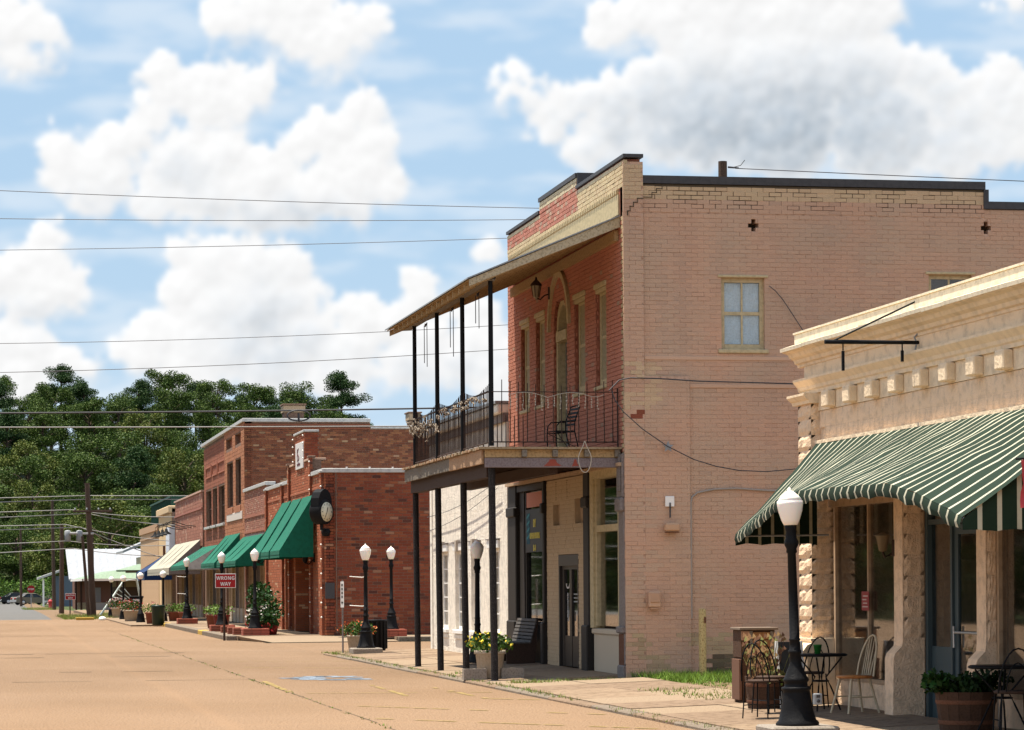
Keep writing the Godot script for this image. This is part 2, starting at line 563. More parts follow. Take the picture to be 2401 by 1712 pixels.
func make_ground():
	var b := MB.new()
	var xs := []
	var zs := []
	for i in 34: xs.append(-420.0 + i * 26.0)
	for i in 45: zs.append(60.0 - i * 26.0)
	for i in xs.size() - 1:
		for j in zs.size() - 1:
			var p := []
			for q in [[i, j], [i, j + 1], [i + 1, j + 1], [i + 1, j]]:
				p.append(Vector3(xs[q[0]], ground_y(xs[q[0]], zs[q[1]]) - 0.04, zs[q[1]]))
			b.quad(p[0], p[1], p[2], p[3])
	structure("ground", b, M.turf)
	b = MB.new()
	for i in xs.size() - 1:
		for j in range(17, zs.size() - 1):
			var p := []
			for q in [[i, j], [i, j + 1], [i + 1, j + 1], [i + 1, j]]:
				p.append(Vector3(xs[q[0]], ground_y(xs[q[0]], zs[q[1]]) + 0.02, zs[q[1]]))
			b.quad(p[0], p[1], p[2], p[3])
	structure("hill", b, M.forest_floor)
	# street of exposed aggregate with slow patches of dust and wear
	var n := FastNoiseLite.new()
	n.seed = 9
	n.frequency = 0.05
	n.fractal_octaves = 5
	b = MB.new()
	b.st.set_smooth_group(1)
	var c := func(x, z):
		var f := n.get_noise_2d(x, z * 0.35)
		var g := n.get_noise_2d(x * 4.0 + 50.0, z * 2.0)
		var k := 0.93 + 0.22 * f + 0.14 * g
		return Color(k, k * (0.995 + 0.03 * g), k * (0.99 + 0.09 * g))
	var strip := func(x0, x1, z0, z1, sx, sz):
		var nx := int(ceil((x1 - x0) / sx))
		var nz := int(ceil((z1 - z0) / sz))
		for i in nx:
			for j in nz:
				var v := []
				for q in [[i, j], [i, j + 1], [i + 1, j + 1], [i + 1, j]]:
					v.append(Vector3(lerpf(x0, x1, float(q[0]) / nx), 0.0, lerpf(z0, z1, float(q[1]) / nz)))
				for t in [0, 1, 2, 0, 2, 3]:
					b.st.set_color(c.call(v[t].x, v[t].z))
					b.st.add_vertex(v[t])
	strip.call(-16.0, 8.3, -147.0, 6.0, 0.8, 0.8)
	strip.call(8.3, 60.0, -84.0, -69.6, 1.0, 1.0)
	structure("street", b, M.road)
	# grey asphalt beyond
	b = MB.new()
	for j in 26:
		var za := -147.0 - j * 13.0
		var zb := za - 13.0
		var xa := 3.6 + 0.008 * j * 13.0
		var ya := maxf(ground_y(0, za), -1.0) + 0.02
		var yb := ground_y(0, zb) + 0.02
		b.quad(Vector3(-14, ya, za), Vector3(-14, yb, zb), Vector3(xa + 0.1, yb, zb), Vector3(xa, ya, za))
	structure("asphalt_road", b, M.asphalt)
	# bare verge right of the asphalt
	b = MB.new()
	for j in 20:
		var za := -147.0 - j * 13.0
		var zb := za - 13.0
		b.quad(Vector3(3.4, ground_y(0, za) + 0.012, za), Vector3(3.5, ground_y(0, zb) + 0.012, zb), Vector3(7.0, ground_y(0, zb) + 0.012, zb), Vector3(7.0, ground_y(0, za) + 0.012, za))
	structure("dirt_verge", b, M.dirt)
	# open joint between the driving lane and the parking strip, and cracks across
	var seams := MB.new()
	rng.seed = 4
	var z := -20.0
	while z > -112.0:
		var l := rng.randf_range(0.8, 3.2)
		var x := 4.85 + rng.randf_range(-0.02, 0.02)
		seams.quad(Vector3(x, .004, z), Vector3(x, .004, z - l), Vector3(x + rng.randf_range(.008, .025), .004, z - l), Vector3(x + rng.randf_range(.008, .03), .004, z))
		z -= l + rng.randf_range(0.0, 1.6)
	for zc in [-52.4, -58.0, -70.0, -73.5, -100.0]:
		var x := -6.0
		while x < 4.8:
			var l := rng.randf_range(0.5, 2.0)
			seams.quad(Vector3(x, .004, zc), Vector3(x + l, .004, zc + rng.randf_range(-.1, .1)), Vector3(x + l, .004, zc + .13), Vector3(x, .004, zc + .1))
			x += l + rng.randf_range(0.1, 1.6)
	var sm := structure("street_joints", seams, M.seam)
	sm.set_meta("kind", "structure")
	# worn yellow bay lines
	var lines := MB.new()
	var bay := func(p0: Vector2, p1: Vector2, w: float):
		var d := (p1 - p0)
		var nn := Vector2(-d.y, d.x).normalized() * w * 0.5
		var steps := int(d.length() / 0.35)
		for i in steps:
			if rng.randf() < 0.22: continue
			var a := p0 + d * (float(i) / steps)
			var e := p0 + d * (float(i + rng.randf_range(0.75, 1.0)) / steps)
			var k := rng.randf_range(0.55, 1.0)
			lines.quad(Vector3(a.x - nn.x * k, .006, a.y - nn.y * k), Vector3(e.x - nn.x * k, .006, e.y - nn.y * k), Vector3(e.x + nn.x, .006, e.y + nn.y), Vector3(a.x + nn.x, .006, a.y + nn.y))
	for q in [[6.58, -48.8, 6.48, -43.7, .1], [7.41, -47.3, 7.48, -42.2, .1], [7.5, -42.2, 8.24, -41.5, .12], [5.0, -51.1, 4.9, -46.0, .12], [5.06, -40.6, 8.1, -36.6, .1], [5.0, -36.5, 8.1, -32.6, .1], [5.1, -45.3, 8.0, -44.6, .1], [5.1, -60.0, 8.1, -58.0, .1], [5.0, -65.0, 8.1, -63.5, .1], [5.2, -33.5, 8.2, -29.5, .1]]:
		bay.call(Vector2(q[0], q[1]), Vector2(q[2], q[3]), q[4])
	structure("parking_lines", lines, M.line_yellow)
	var blue := MB.new()
	for i in 40:
		var a := rng.randf() * TAU
		var r := sqrt(rng.randf())
		var p := Vector3(6.35 + cos(a) * r * 0.75, .0065, -52.4 + sin(a) * r * 1.1)
		var s := rng.randf_range(.06, .26)
		blue.quad(p + Vector3(-s, 0, -s * .7), p + Vector3(s * .8, 0, -s), p + Vector3(s, 0, s), p + Vector3(-s * .7, 0, s * .8))
	structure("blue_bay_marking", blue, M.line_blue)

	# near block: worn slabs that slope down to a flush kerb
	var walk := Node3D.new()
	walk.name = "sidewalk"
	add_child(walk)
	walk.set_meta("kind", "structure")
	var mats := [M.concrete, M.concrete_b, M.concrete_c]
	var bed := MB.new()
	bed.quad(Vector3(8.3, .03, -15), Vector3(8.3, .03, -69.6), Vector3(40, .09, -69.6), Vector3(40, .09, -15))
	piece(walk, "bed", bed.done(), M.dirt)
	rng.seed = 12
	var zz := -16.0
	while zz > -69.4:
		var l := minf(rng.randf_range(1.4, 1.8), zz + 69.5)
		for k in 2:
			var x0 := 8.52 + k * 1.22
			var x1 := x0 + 1.21 if k == 0 else 10.98
			if zz < -37.5 and zz > -47.0 and rng.randf() < 0.25 and k == 1: continue
			var sl := func(x): return .05 + (x - 8.5) * .032
			var s := MB.new()
			var t := rng.randf_range(-.006, .006)
			s.hexa([Vector3(x0, -.05, zz - l + .008), Vector3(x0, -.05, zz - .008), Vector3(x1 - .012, -.05, zz - .008), Vector3(x1 - .012, -.05, zz - l + .008),
				Vector3(x0, sl.call(x0) + t, zz - l + .008), Vector3(x0, sl.call(x0) + t, zz - .008), Vector3(x1 - .012, sl.call(x1) + t, zz - .008), Vector3(x1 - .012, sl.call(x1) + t, zz - l + .008)])
			piece(walk, "slab", s.done(), mats[rng.randi() % 3])
		zz -= l
	zz = -16.0
	while zz > -69.4:
		var l := rng.randf_range(2.2, 3.0)
		var s := MB.new()
		var t := rng.randf_range(-.01, .012)
		s.bevel(8.26 + t, 8.50, -.05, .045 + t * .5, zz - l + .01, zz - .01, .018)
		piece(walk, "kerb_stone", s.done(), [M.kerb, M.concrete_b][rng.randi() % 2])
		zz -= l
	# vacant lot between the two near buildings
	var lot := MB.new()
	lot.quad(Vector3(10.99, .11, -36.9), Vector3(10.99, .11, -47.9), Vector3(30, .16, -47.9), Vector3(30, .16, -36.9))
	structure("vacant_lot", lot, M.dirt)

	# far block: raised walk with a kerb of stones
	walk = Node3D.new()
	walk.name = "raised_sidewalk"
	add_child(walk)
	walk.set_meta("kind", "structure")
	zz = -88.2
	while zz > -150.0:
		var l := 2.0
		for k in 2:
			var s := MB.new()
			var x0 := 7.82 + k * 1.36
			s.box(x0, x0 + 1.35, 0, .14, zz - l + .008, zz - .008)
			piece(walk, "slab", s.done(), mats[rng.randi() % 3])
		zz -= l
	zz = -88.6
	while zz > -120.0:
		var s := MB.new()
		s.bevel(7.5, 7.80, -.05, .15, zz - 1.98, zz - .01, .02)
		piece(walk, "kerb_stone", s.done(), M.kerb_yellow if absf(zz + 98.6) < 1.0 or absf(zz + 118.6) < .5 else M.kerb)
		zz -= 2.0
	var ramp := MB.new()
	ramp.hexa([Vector3(7.9, -.02, -88.2), Vector3(8.5, -.02, -84.4), Vector3(12.2, -.02, -84.0), Vector3(12.2, -.02, -88.2), Vector3(7.82, .135, -88.2), Vector3(8.5, .012, -84.4), Vector3(12.2, .03, -84.0), Vector3(12.2, .135, -88.2)])
	piece(walk, "corner_ramp", ramp.done(), M.concrete_c)
	for i in 12:
		var s := MB.new()
		s.bevel(12.25 + i * 2.0, 14.24 + i * 2.0, -.02, .15, -84.5, -84.2, .015)
		piece(walk, "kerb_stone", s.done(), M.kerb)
	var side := MB.new()
	side.box(12.22, 40, 0, .14, -88.0, -84.51)
	piece(walk, "side_walk", side.done(), M.concrete_c)
	var far := MB.new()
	far.hexa([Vector3(6.2, -.1, -195), Vector3(6.2, -.1, -120.6), Vector3(10.6, -.1, -120.6), Vector3(10.6, -.1, -195), Vector3(6.2, .06, -195), Vector3(6.2, .06, -120.6), Vector3(10.6, .1, -120.6), Vector3(10.6, .1, -195)])
	piece(walk, "low_walk", far.done(), M.concrete)
	for z0 in [[-144.2, 4.7, 5.6]]:
		var s := MB.new()
		s.bevel(z0[1], z0[2], .0, .14, z0[0] - .25, z0[0], .02)
		piece(walk, "kerb_stone", s.done(), M.kerb_yellow)

# ---------------------------------------------------------------- walls
# a wall in its own axes: u to the right seen from outside, y up, z outwards
func frame(o: Vector3, out: Vector3) -> Transform3D:
	var u := Vector3.UP.cross(out)
	return Transform3D(Basis(u, Vector3.UP, out), o)

# what is left of a rectangle after cutting holes [u0, u1, v0, v1]
func cut(w0: float, w1: float, h0: float, h1: float, holes: Array) -> Array:
	var us := [w0, w1]
	var vs := [h0, h1]
	for q in holes:
		us.append_array([clampf(q[0], w0, w1), clampf(q[1], w0, w1)])
		vs.append_array([clampf(q[2], h0, h1), clampf(q[3], h0, h1)])
	us.sort()
	vs.sort()
	var out := []
	for j in vs.size() - 1:
		if vs[j + 1] - vs[j] < 1e-4: continue
		var run = null
		for i in us.size() - 1:
			if us[i + 1] - us[i] < 1e-4: continue
			var c := Vector2((us[i] + us[i + 1]) / 2, (vs[j] + vs[j + 1]) / 2)
			var open := false
			for q in holes:
				if c.x > q[0] and c.x < q[1] and c.y > q[2] and c.y < q[3]: open = true
			if open:
				if run: out.append(run)
				run = null
			elif run:
				run[1] = us[i + 1]
			else:
				run = [us[i], us[i + 1], vs[j], vs[j + 1]]
		if run: out.append(run)
	return out

func backing(p: Node3D, n: String, xf: Transform3D, w0: float, w1: float, h0: float, h1: float, holes: Array, thick: float, m: Material, face := 0.0) -> MeshInstance3D:
	var b := MB.new()
	for r in cut(w0, w1, h0, h1, holes):
		b.box(r[0], r[1], r[2], r[3], face - thick, face, xf)
	return wp(p, n, b, m)

var brick_mesh: ArrayMesh
var half_mesh: ArrayMesh

# bricks laid in running bond; tone is a Callable (u, v, random) -> linear colour. Gathers them; lay() builds them.
func gather(list: Array, xf: Transform3D, w0: float, w1: float, h0: float, h1: float, holes: Array, tone: Callable, proud := 0.012, bl := 0.215, ch := 0.0755, joint := 0.010, bridged := 0.0):
	var row := 0
	var v := h0
	while v + ch * 0.6 < h1:
		var top := minf(v + ch - joint, h1)
		var u := w0 - (bl * 0.5 if row % 2 == 1 else 0.0)
		while u < w1 - 0.01:
			var a := maxf(u, w0)
			var e := minf(u + bl - joint, w1)
			u += bl
			var segs := [[a, e]]
			for q in holes:
				if top - 0.01 < q[2] or v + 0.01 > q[3]: continue
				var nx := []
				for s in segs:
					if s[1] <= q[0] or s[0] >= q[1]:
						nx.append(s)
						continue
					if s[0] < q[0]: nx.append([s[0], q[0]])
					if s[1] > q[1]: nx.append([q[1], s[1]])
				segs = nx
			for s in segs:
				if s[1] - s[0] < 0.03: continue
				var c := Vector3((s[0] + s[1]) / 2, (v + top) / 2, proud - 0.03 + rng.randf_range(-0.003, 0.003))
				var full := joint if rng.randf() < bridged else 0.0   # paint or mortar bridging the joint
				var t := Transform3D(xf.basis * Basis().rotated(Vector3.UP, rng.randf_range(-.008, .008)).scaled_local(Vector3(s[1] - s[0] + (full if rng.randf() < .7 else 0.0), top - v + full, 0.06)), xf * c)
				var k: Color = tone.call((s[0] + s[1]) / 2, (v + top) / 2, rng.randf())
				if k.a > 0.5: list.append([t, k])
		v += ch
		row += 1

# the 300 bricks nearest the eye become parts, the others one mass of bricks
func lay(p: Node3D, list: Array, parts := 300):
	list.sort_custom(func(a, b): return a[0].origin.distance_squared_to(EYE) < b[0].origin.distance_squared_to(EYE))
	var off := p.global_position
	var tints := {}
	for i in mini(parts, list.size()):
		var t: Transform3D = list[i][0]
		var k: Color = list[i][1]
		var key := Vector3i((Vector3(k.r, k.g, k.b) * 28.0).round())
		if not tints.has(key):
			var m: StandardMaterial3D = M.brick.duplicate()
			m.vertex_color_use_as_albedo = false
			m.albedo_color = lin(k.r, k.g, k.b)
			tints[key] = m
		piece(p, "brick", brick_mesh, tints[key], Transform3D(t.basis, t.origin - off))
	if list.size() <= parts: return
	var mm := MultiMesh.new()
	mm.transform_format = MultiMesh.TRANSFORM_3D
	mm.use_colors = true
	mm.mesh = brick_mesh
	mm.instance_count = list.size() - parts
	for i in range(parts, list.size()):
		var t: Transform3D = list[i][0]
		mm.set_instance_transform(i - parts, Transform3D(t.basis, t.origin - off))
		mm.set_instance_color(i - parts, list[i][1])
	var o := MultiMeshInstance3D.new()
	o.name = numbered(p, "brickwork")
	o.multimesh = mm
	o.material_override = M.brick
	o.set_meta("kind", "stuff")
	p.add_child(o)

func tint(base: Color, r: float, spread: float) -> Color:
	var k := (1.0 + (r - 0.5) * spread) * 0.9
	return Color(base.r * k, base.g * k * (1.0 + (fmod(r * 7.3, 1.0) - .5) * spread * .25), base.b * k)

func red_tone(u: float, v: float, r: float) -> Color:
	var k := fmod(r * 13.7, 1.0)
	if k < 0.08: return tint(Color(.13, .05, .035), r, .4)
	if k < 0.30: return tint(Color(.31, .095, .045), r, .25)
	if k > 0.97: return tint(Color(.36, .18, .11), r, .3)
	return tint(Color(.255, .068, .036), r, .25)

func old_red_tone(u: float, v: float, r: float) -> Color:
	var k := fmod(r * 17.3, 1.0)
	if k < 0.16: return tint(Color(.14, .055, .033), r, .4)
	if k > 0.97: return tint(Color(.36, .22, .13), r, .4)
	if k > 0.7: return tint(Color(.28, .115, .055), r, .3)
	return tint(Color(.205, .072, .038), r, .35)

func pale_red_tone(u: float, v: float, r: float) -> Color:
	var k := fmod(r * 11.1, 1.0)
	if k > 0.9: return tint(Color(.52, .33, .25), r, .3)
	return tint(Color(.38, .17, .12), r, .35)

# rock-faced stones: a rough boss inside a drafted margin
var rocks := []
func make_rocks():
	for sd in 5:
		rng.seed = 100 + sd
		var b := MB.new()
		var nx := 6
		var ny := 4
		var hgt := []
		for j in ny + 1:
			var rw := []
			for i in nx + 1:
				var edge := i == 0 or j == 0 or i == nx or j == ny
				rw.append(0.0 if edge else rng.randf_range(0.35, 1.0))
			hgt.append(rw)
		var jx := func(i, j): return Vector3(float(i) / nx - .5 + (0.0 if i == 0 or i == nx else rng.randf_range(-.05, .05)), float(j) / ny - .5, hgt[j][i])
		var pts := []
		for j in ny + 1:
			var rw := []
			for i in nx + 1: rw.append(jx.call(i, j))
			pts.append(rw)
		for j in ny:
			for i in nx:
				b.quad(pts[j][i], pts[j + 1][i], pts[j + 1][i + 1], pts[j][i + 1])
		b.box(-.5, .5, -.5, .5, -1.0, 0.0)
		rocks.append(b.done())

func stone(p: Node3D, xf: Transform3D, u0: float, u1: float, v0: float, v1: float, depth: float, m: Material):
	var t := Transform3D(xf.basis * Basis().scaled(Vector3(u1 - u0, v1 - v0, depth)), xf * Vector3((u0 + u1) / 2, (v0 + v1) / 2, 0.0) - p.global_position)
	piece(p, "stone", rocks[rng.randi() % rocks.size()], m, t)

# a sash window in a wall frame: reveal, frame, glass, room behind
func window(p: Node3D, xf: Transform3D, u0: float, u1: float, v0: float, v1: float, deep: float, fr: Material, nu: int, nv: int, fw := 0.06, dark := true, gl: Material = null) -> MeshInstance3D:
	var b := MB.new()
	b.box(u0, u0 + fw, v0, v1, -deep - .05, -deep + .002, xf)
	b.box(u1 - fw, u1, v0, v1, -deep - .05, -deep + .002, xf)
	b.box(u0 + fw, u1 - fw, v1 - fw, v1, -deep - .05, -deep + .002, xf)
	b.box(u0 + fw, u1 - fw, v0, v0 + fw * 1.2, -deep - .05, -deep + .012, xf)
	var f := wp(p, "window", b, fr)
	var off := p.global_position
	b = MB.new()
	for i in range(1, nu):
		var u := lerpf(u0 + fw, u1 - fw, float(i) / nu)
		b.box(u - .016, u + .016, v0 + fw * 1.2, v1 - fw, -deep - .03, -deep - .008, xf)
	for j in range(1, nv):
		var v := lerpf(v0 + fw * 1.2, v1 - fw, float(j) / nv)
		var w := .03 if nv == 2 else .014
		b.box(u0 + fw, u1 - fw, v - w, v + w, -deep - .03, -deep - .006, xf)
	if nu + nv > 2: wsub(f, "glazing_bar", b, fr)
	for i in nu:
		for j in nv:
			b = MB.new()
			var a := lerpf(u0 + fw, u1 - fw, float(i) / nu)
			var c := lerpf(u0 + fw, u1 - fw, float(i + 1) / nu)
			var e := lerpf(v0 + fw, v1 - fw, float(j) / nv)
			var g := lerpf(v0 + fw, v1 - fw, float(j + 1) / nv)
			b.box(a, c, e, g, -deep - .022, -deep - .016, xf)
			wsub(f, "pane", b, gl if gl else M.glass)
	if dark:
		b = MB.new()
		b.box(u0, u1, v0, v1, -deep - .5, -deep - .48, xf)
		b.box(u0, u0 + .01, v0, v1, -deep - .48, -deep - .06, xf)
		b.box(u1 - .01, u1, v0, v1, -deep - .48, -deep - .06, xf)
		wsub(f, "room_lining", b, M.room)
	return f

# ---------------------------------------------------------------- stone-fronted shop
func make_stone_shop():
	var p := thing("stone_shop", Vector3(10.85, 0, -36.75), "one-storey cream stone shop with bracketed cornice and striped awning", "building")
	var xf := frame(Vector3(10.85, 0, 0), Vector3(-1, 0, 0))   # u = z
	# body
	wbox(p, "side_wall", M.stone_paint, 10.95, 24, .05, 4.9, -36.70, -36.4)
	wbox(p, "roof", M.roof_tar, 10.95, 24, 4.3, 4.45, -36.4, -21)
	wbox(p, "side_wall", M.stone_paint, 10.95, 24, .05, 4.9, -21.3, -21)
	wbox(p, "rear_wall", M.stone_paint, 24, 24.3, .05, 4.9, -36.7, -21)
	# wall above the shop front
	wbox(p, "front_wall", M.stone_paint, 10.87, 11.3, 2.82, 4.62, -36.70, -21)
	rng.seed = 31
	for k in 3:
		var v := 3.30 + k * .222
		var u := -36.12 + (.24 if k % 2 else 0.0)
		while u < -21.4:
			stone(p, xf, u, u + .461, v, v + .2205, .012 if k == 0 else .005, M.stone_paint)
			u += .463
	wbox(p, "band", M.cornice, 10.835, 10.88, 3.97, 4.20, -36.72, -21)
	var z := -35.62
	while z < -21.5:
		var br := wbox(p, "bracket", M.cornice, 10.715, 10.84, 3.985, 4.195, z, z + .27, .015)
		z += .918
	# mouldings, swept along the front with a return at the corner
	var low := PackedVector2Array([Vector2(10.87, 4.20), Vector2(10.80, 4.205), Vector2(10.795, 4.25), Vector2(10.775, 4.27), Vector2(10.765, 4.31), Vector2(10.73, 4.35), Vector2(10.70, 4.385), Vector2(10.70, 4.415), Vector2(10.87, 4.43)])
	var b := MB.new()
	b.prism(low, -36.86, -21)
	wp(p, "moulding", b, M.cornice)
	wbox(p, "frieze", M.cornice, 10.825, 10.87, 4.43, 4.60, -36.74, -21)
	var hi := PackedVector2Array([Vector2(10.87, 4.59), Vector2(10.81, 4.595), Vector2(10.805, 4.63), Vector2(10.77, 4.645), Vector2(10.755, 4.69), Vector2(10.70, 4.72), Vector2(10.67, 4.77), Vector2(10.60, 4.79), Vector2(10.595, 4.815), Vector2(10.87, 4.83)])
	b = MB.new()
	b.prism(hi, -37.0, -21)
	wp(p, "moulding", b, M.cornice)
	# tin gutter edge in lengths, a little uneven
	z = -37.02
	rng.seed = 32
	while z < -21.2:
		var l := rng.randf_range(.55, 1.1)
		var dy := rng.randf_range(-.006, .006)
		b = MB.new()
		b.prism(PackedVector2Array([Vector2(10.575, 4.80 + dy), Vector2(10.57, 4.845 + dy), Vector2(10.74, 4.90 + dy), Vector2(10.88, 4.90), Vector2(10.88, 4.835)]), z, z + l - .006)
		wp(p, "gutter_edge", b, M.flashing)
		z += l
	wbox(p, "parapet", M.flashing, 10.76, 11.0, 4.905, 5.035, -36.98, -21, .01)
	wbox(p, "parapet_cap", M.flashing, 10.745, 11.02, 5.036, 5.06, -36.99, -21)
	# corner pilaster of rock-faced stones, cap and base
	var cap := PackedVector2Array([Vector2(10.95, 4.07), Vector2(10.70, 4.07), Vector2(10.69, 4.11), Vector2(10.66, 4.13), Vector2(10.62, 4.17), Vector2(10.62, 4.20), Vector2(10.95, 4.20)])
	b = MB.new()
	b.prism(cap, -36.88, -36.08)
	wp(p, "pilaster_cap", b, M.cornice)
	wbox(p, "pilaster", M.stone_paint, 10.74, 11.15, .1, 4.07, -36.745, -36.16)
	for k in 15:
		var v := 1.02 + k * .203
		var t := frame(Vector3(10.74, 0, 0), Vector3(-1, 0, 0))
		stone(p, t, -36.74, -36.165, v, v + .198, .032, M.stone_rock)
		stone(p, frame(Vector3(0, 0, -36.16), Vector3(0, 0, 1)), 10.745, 11.05, v, v + .198, .022, M.stone_rock)
	var foot := PackedVector2Array([Vector2(11.1, .06), Vector2(10.62, .06), Vector2(10.62, .72), Vector2(10.57, .76), Vector2(10.56, .82), Vector2(10.62, .90), Vector2(10.69, .93), Vector2(10.67, .955), Vector2(10.67, .985), Vector2(11.1, .99)])
	b = MB.new()
	b.prism(foot, -36.9, -35.98)
	wp(p, "pilaster_base", b, M.cornice)
	# piers between the openings: a moulded foot, rough stones on the flanks
	for q in [[-33.13, -32.80, 11.14], [-30.22, -29.92, 11.0], [-26.0, -25.7, 11.1]]:
		b = MB.new()
		b.prism(PackedVector2Array([Vector2(q[2], .06), Vector2(10.74, .06), Vector2(10.75, .80), Vector2(10.77, .86), Vector2(10.86, .95), Vector2(10.87, 1.06), Vector2(10.87, 2.83), Vector2(q[2], 2.83)]), q[0], q[1])
		wp(p, "pier", b, M.stone_paint)
		var t := frame(Vector3(0, 0, q[1]), Vector3(0, 0, 1))
		for k in 7:
			stone(p, t, 10.89, q[2] - .002, 1.05 + k * .25, 1.295 + k * .25, .022, M.stone_rock)
	# shop windows
	var glaze := func(z0, z1, sill):
		var wf := frame(Vector3(11.02, 0, 0), Vector3(-1, 0, 0))
		var f := MB.new()
		f.box(z0, z0 + .07, sill, 2.70, -.06, .03, wf)
		f.box(z1 - .07, z1, sill, 2.70, -.06, .03, wf)
		f.box(z0, z1, 2.70, 2.82, -.06, .10, wf)
		f.box(z0 + .07, z1 - .07, sill, sill + .05, -.05, .03, wf)
		var mid: float = (z0 + z1) / 2
		f.box(mid - .025, mid + .025, sill + .05, 2.70, -.04, .02, wf)
		var win := wp(p, "shop_window", f, M.tan_paint)
		for e in [[z0 + .07, mid - .025], [mid + .025, z1 - .07]]:
			var g := MB.new()
			g.box(e[0], e[1], sill + .05, 2.70, -.02, -.012, wf)
			wsub(win, "pane", g, M.glass)
		var s := MB.new()
		s.bevel(z0, z1, .06, sill, -.25, .02, .01, wf)
		wp(p, "stall_riser", s, M.stone_paint)
	glaze.call(-36.0, -33.14, .45)
	glaze.call(-29.91, -26.01, .45)
	glaze.call(-25.69, -21.3, .45)
	# recessed doorway
	var df := frame(Vector3(11.2, 0, 0), Vector3(-1, 0, 0))
	b = MB.new()
	b.box(-32.79, -32.70, .08, 2.82, -.05, .05, df)
	b.box(-31.92, -31.86, .08, 2.40, -.05, .04, df)
	b.box(-30.32, -30.23, .08, 2.82, -.05, .05, df)
	b.box(-32.70, -30.32, 2.40, 2.46, -.05, .04, df)
	b.box(-32.70, -31.92, .08, .95, -.04, .0, df)
	wp(p, "door_frame", b, M.door_blue)
	b = MB.new()
	b.box(-31.85, -31.73, .1, 2.39, -.03, .01, df)
	b.box(-30.45, -30.33, .1, 2.39, -.03, .01, df)
	b.box(-31.73, -30.45, .1, .45, -.03, .01, df)
	b.box(-31.73, -30.45, 2.27, 2.39, -.03, .01, df)
	var door := wp(p, "door", b, M.door_blue)
	b = MB.new()
	b.box(-31.73, -30.45, .45, 2.27, -.012, -.006, df)
	wsub(door, "pane", b, M.glass)
	b = MB.new()
	b.tube([df * Vector3(-31.72, 1.13, .06), df * Vector3(-30.46, 1.13, .06)], .016, .016, 6)
	b.tube([df * Vector3(-31.78, .95, .05), df * Vector3(-31.78, 1.2, .05)], .014, .014, 6)
	wsub(door, "push_bar", b, M.steel)
	b = MB.new()
	b.box(-32.70, -30.32, 2.46, 2.82, -.012, -.006, df)
	b.box(-32.70, -31.92, .95, 2.40, -.012, -.006, df)
	wp(p, "transom_pane", b, M.glass)
	# the room
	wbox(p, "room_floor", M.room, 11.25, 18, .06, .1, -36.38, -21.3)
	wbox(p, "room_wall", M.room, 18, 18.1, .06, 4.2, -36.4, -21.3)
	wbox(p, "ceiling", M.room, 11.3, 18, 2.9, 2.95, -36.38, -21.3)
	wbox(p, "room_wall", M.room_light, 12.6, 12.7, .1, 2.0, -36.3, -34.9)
	# wall lantern on the pier, sticker on the glass
	var l := thing("wall_lantern", Vector3(10.76, 2.18, -33.22), "small bronze wall lantern on the stone pier under striped awning", "lantern")
	b = MB.new()
	b.lathe([[0.0, .15], [.06, .12], [.10, .10], [.085, .09]], 6, Vector3.ZERO)
	b.lathe([[.085, .09], [.05, -.08], [.0, -.10]], 6, Vector3.ZERO)
	piece(l, "cage", b.done(), mat(.16, .12, .07, .5))
	b = MB.new()
	b.tube([Vector3(.0, -.09, 0), Vector3(.02, -.16, .01), Vector3(.1, -.12, .05)], .018, .02, 6)
	b.cbox(Vector3(.11, -.05, .08), Vector3(.02, .2, .08))
	piece(l, "arm", b.done(), M.wood_dark)
	var st := thing("window_sticker", Vector3(10.985, 1.36, -34.62), "small red sticker with white print inside the shop window", "sticker")
	b = MB.new()
	b.box(-.006, 0, 0, .24, -.15, .15)
	piece(st, "sheet", b.done(), mat(.25, .03, .03, .6))
	b = MB.new()
	for k in 4: b.box(-.009, -.0065, .04 + k * .045, .055 + k * .045, -.11 + .02 * (k % 2), .11 - .03 * (k % 3))
	piece(st, "print", b.done(), mat(.5, .38, .34, .6))

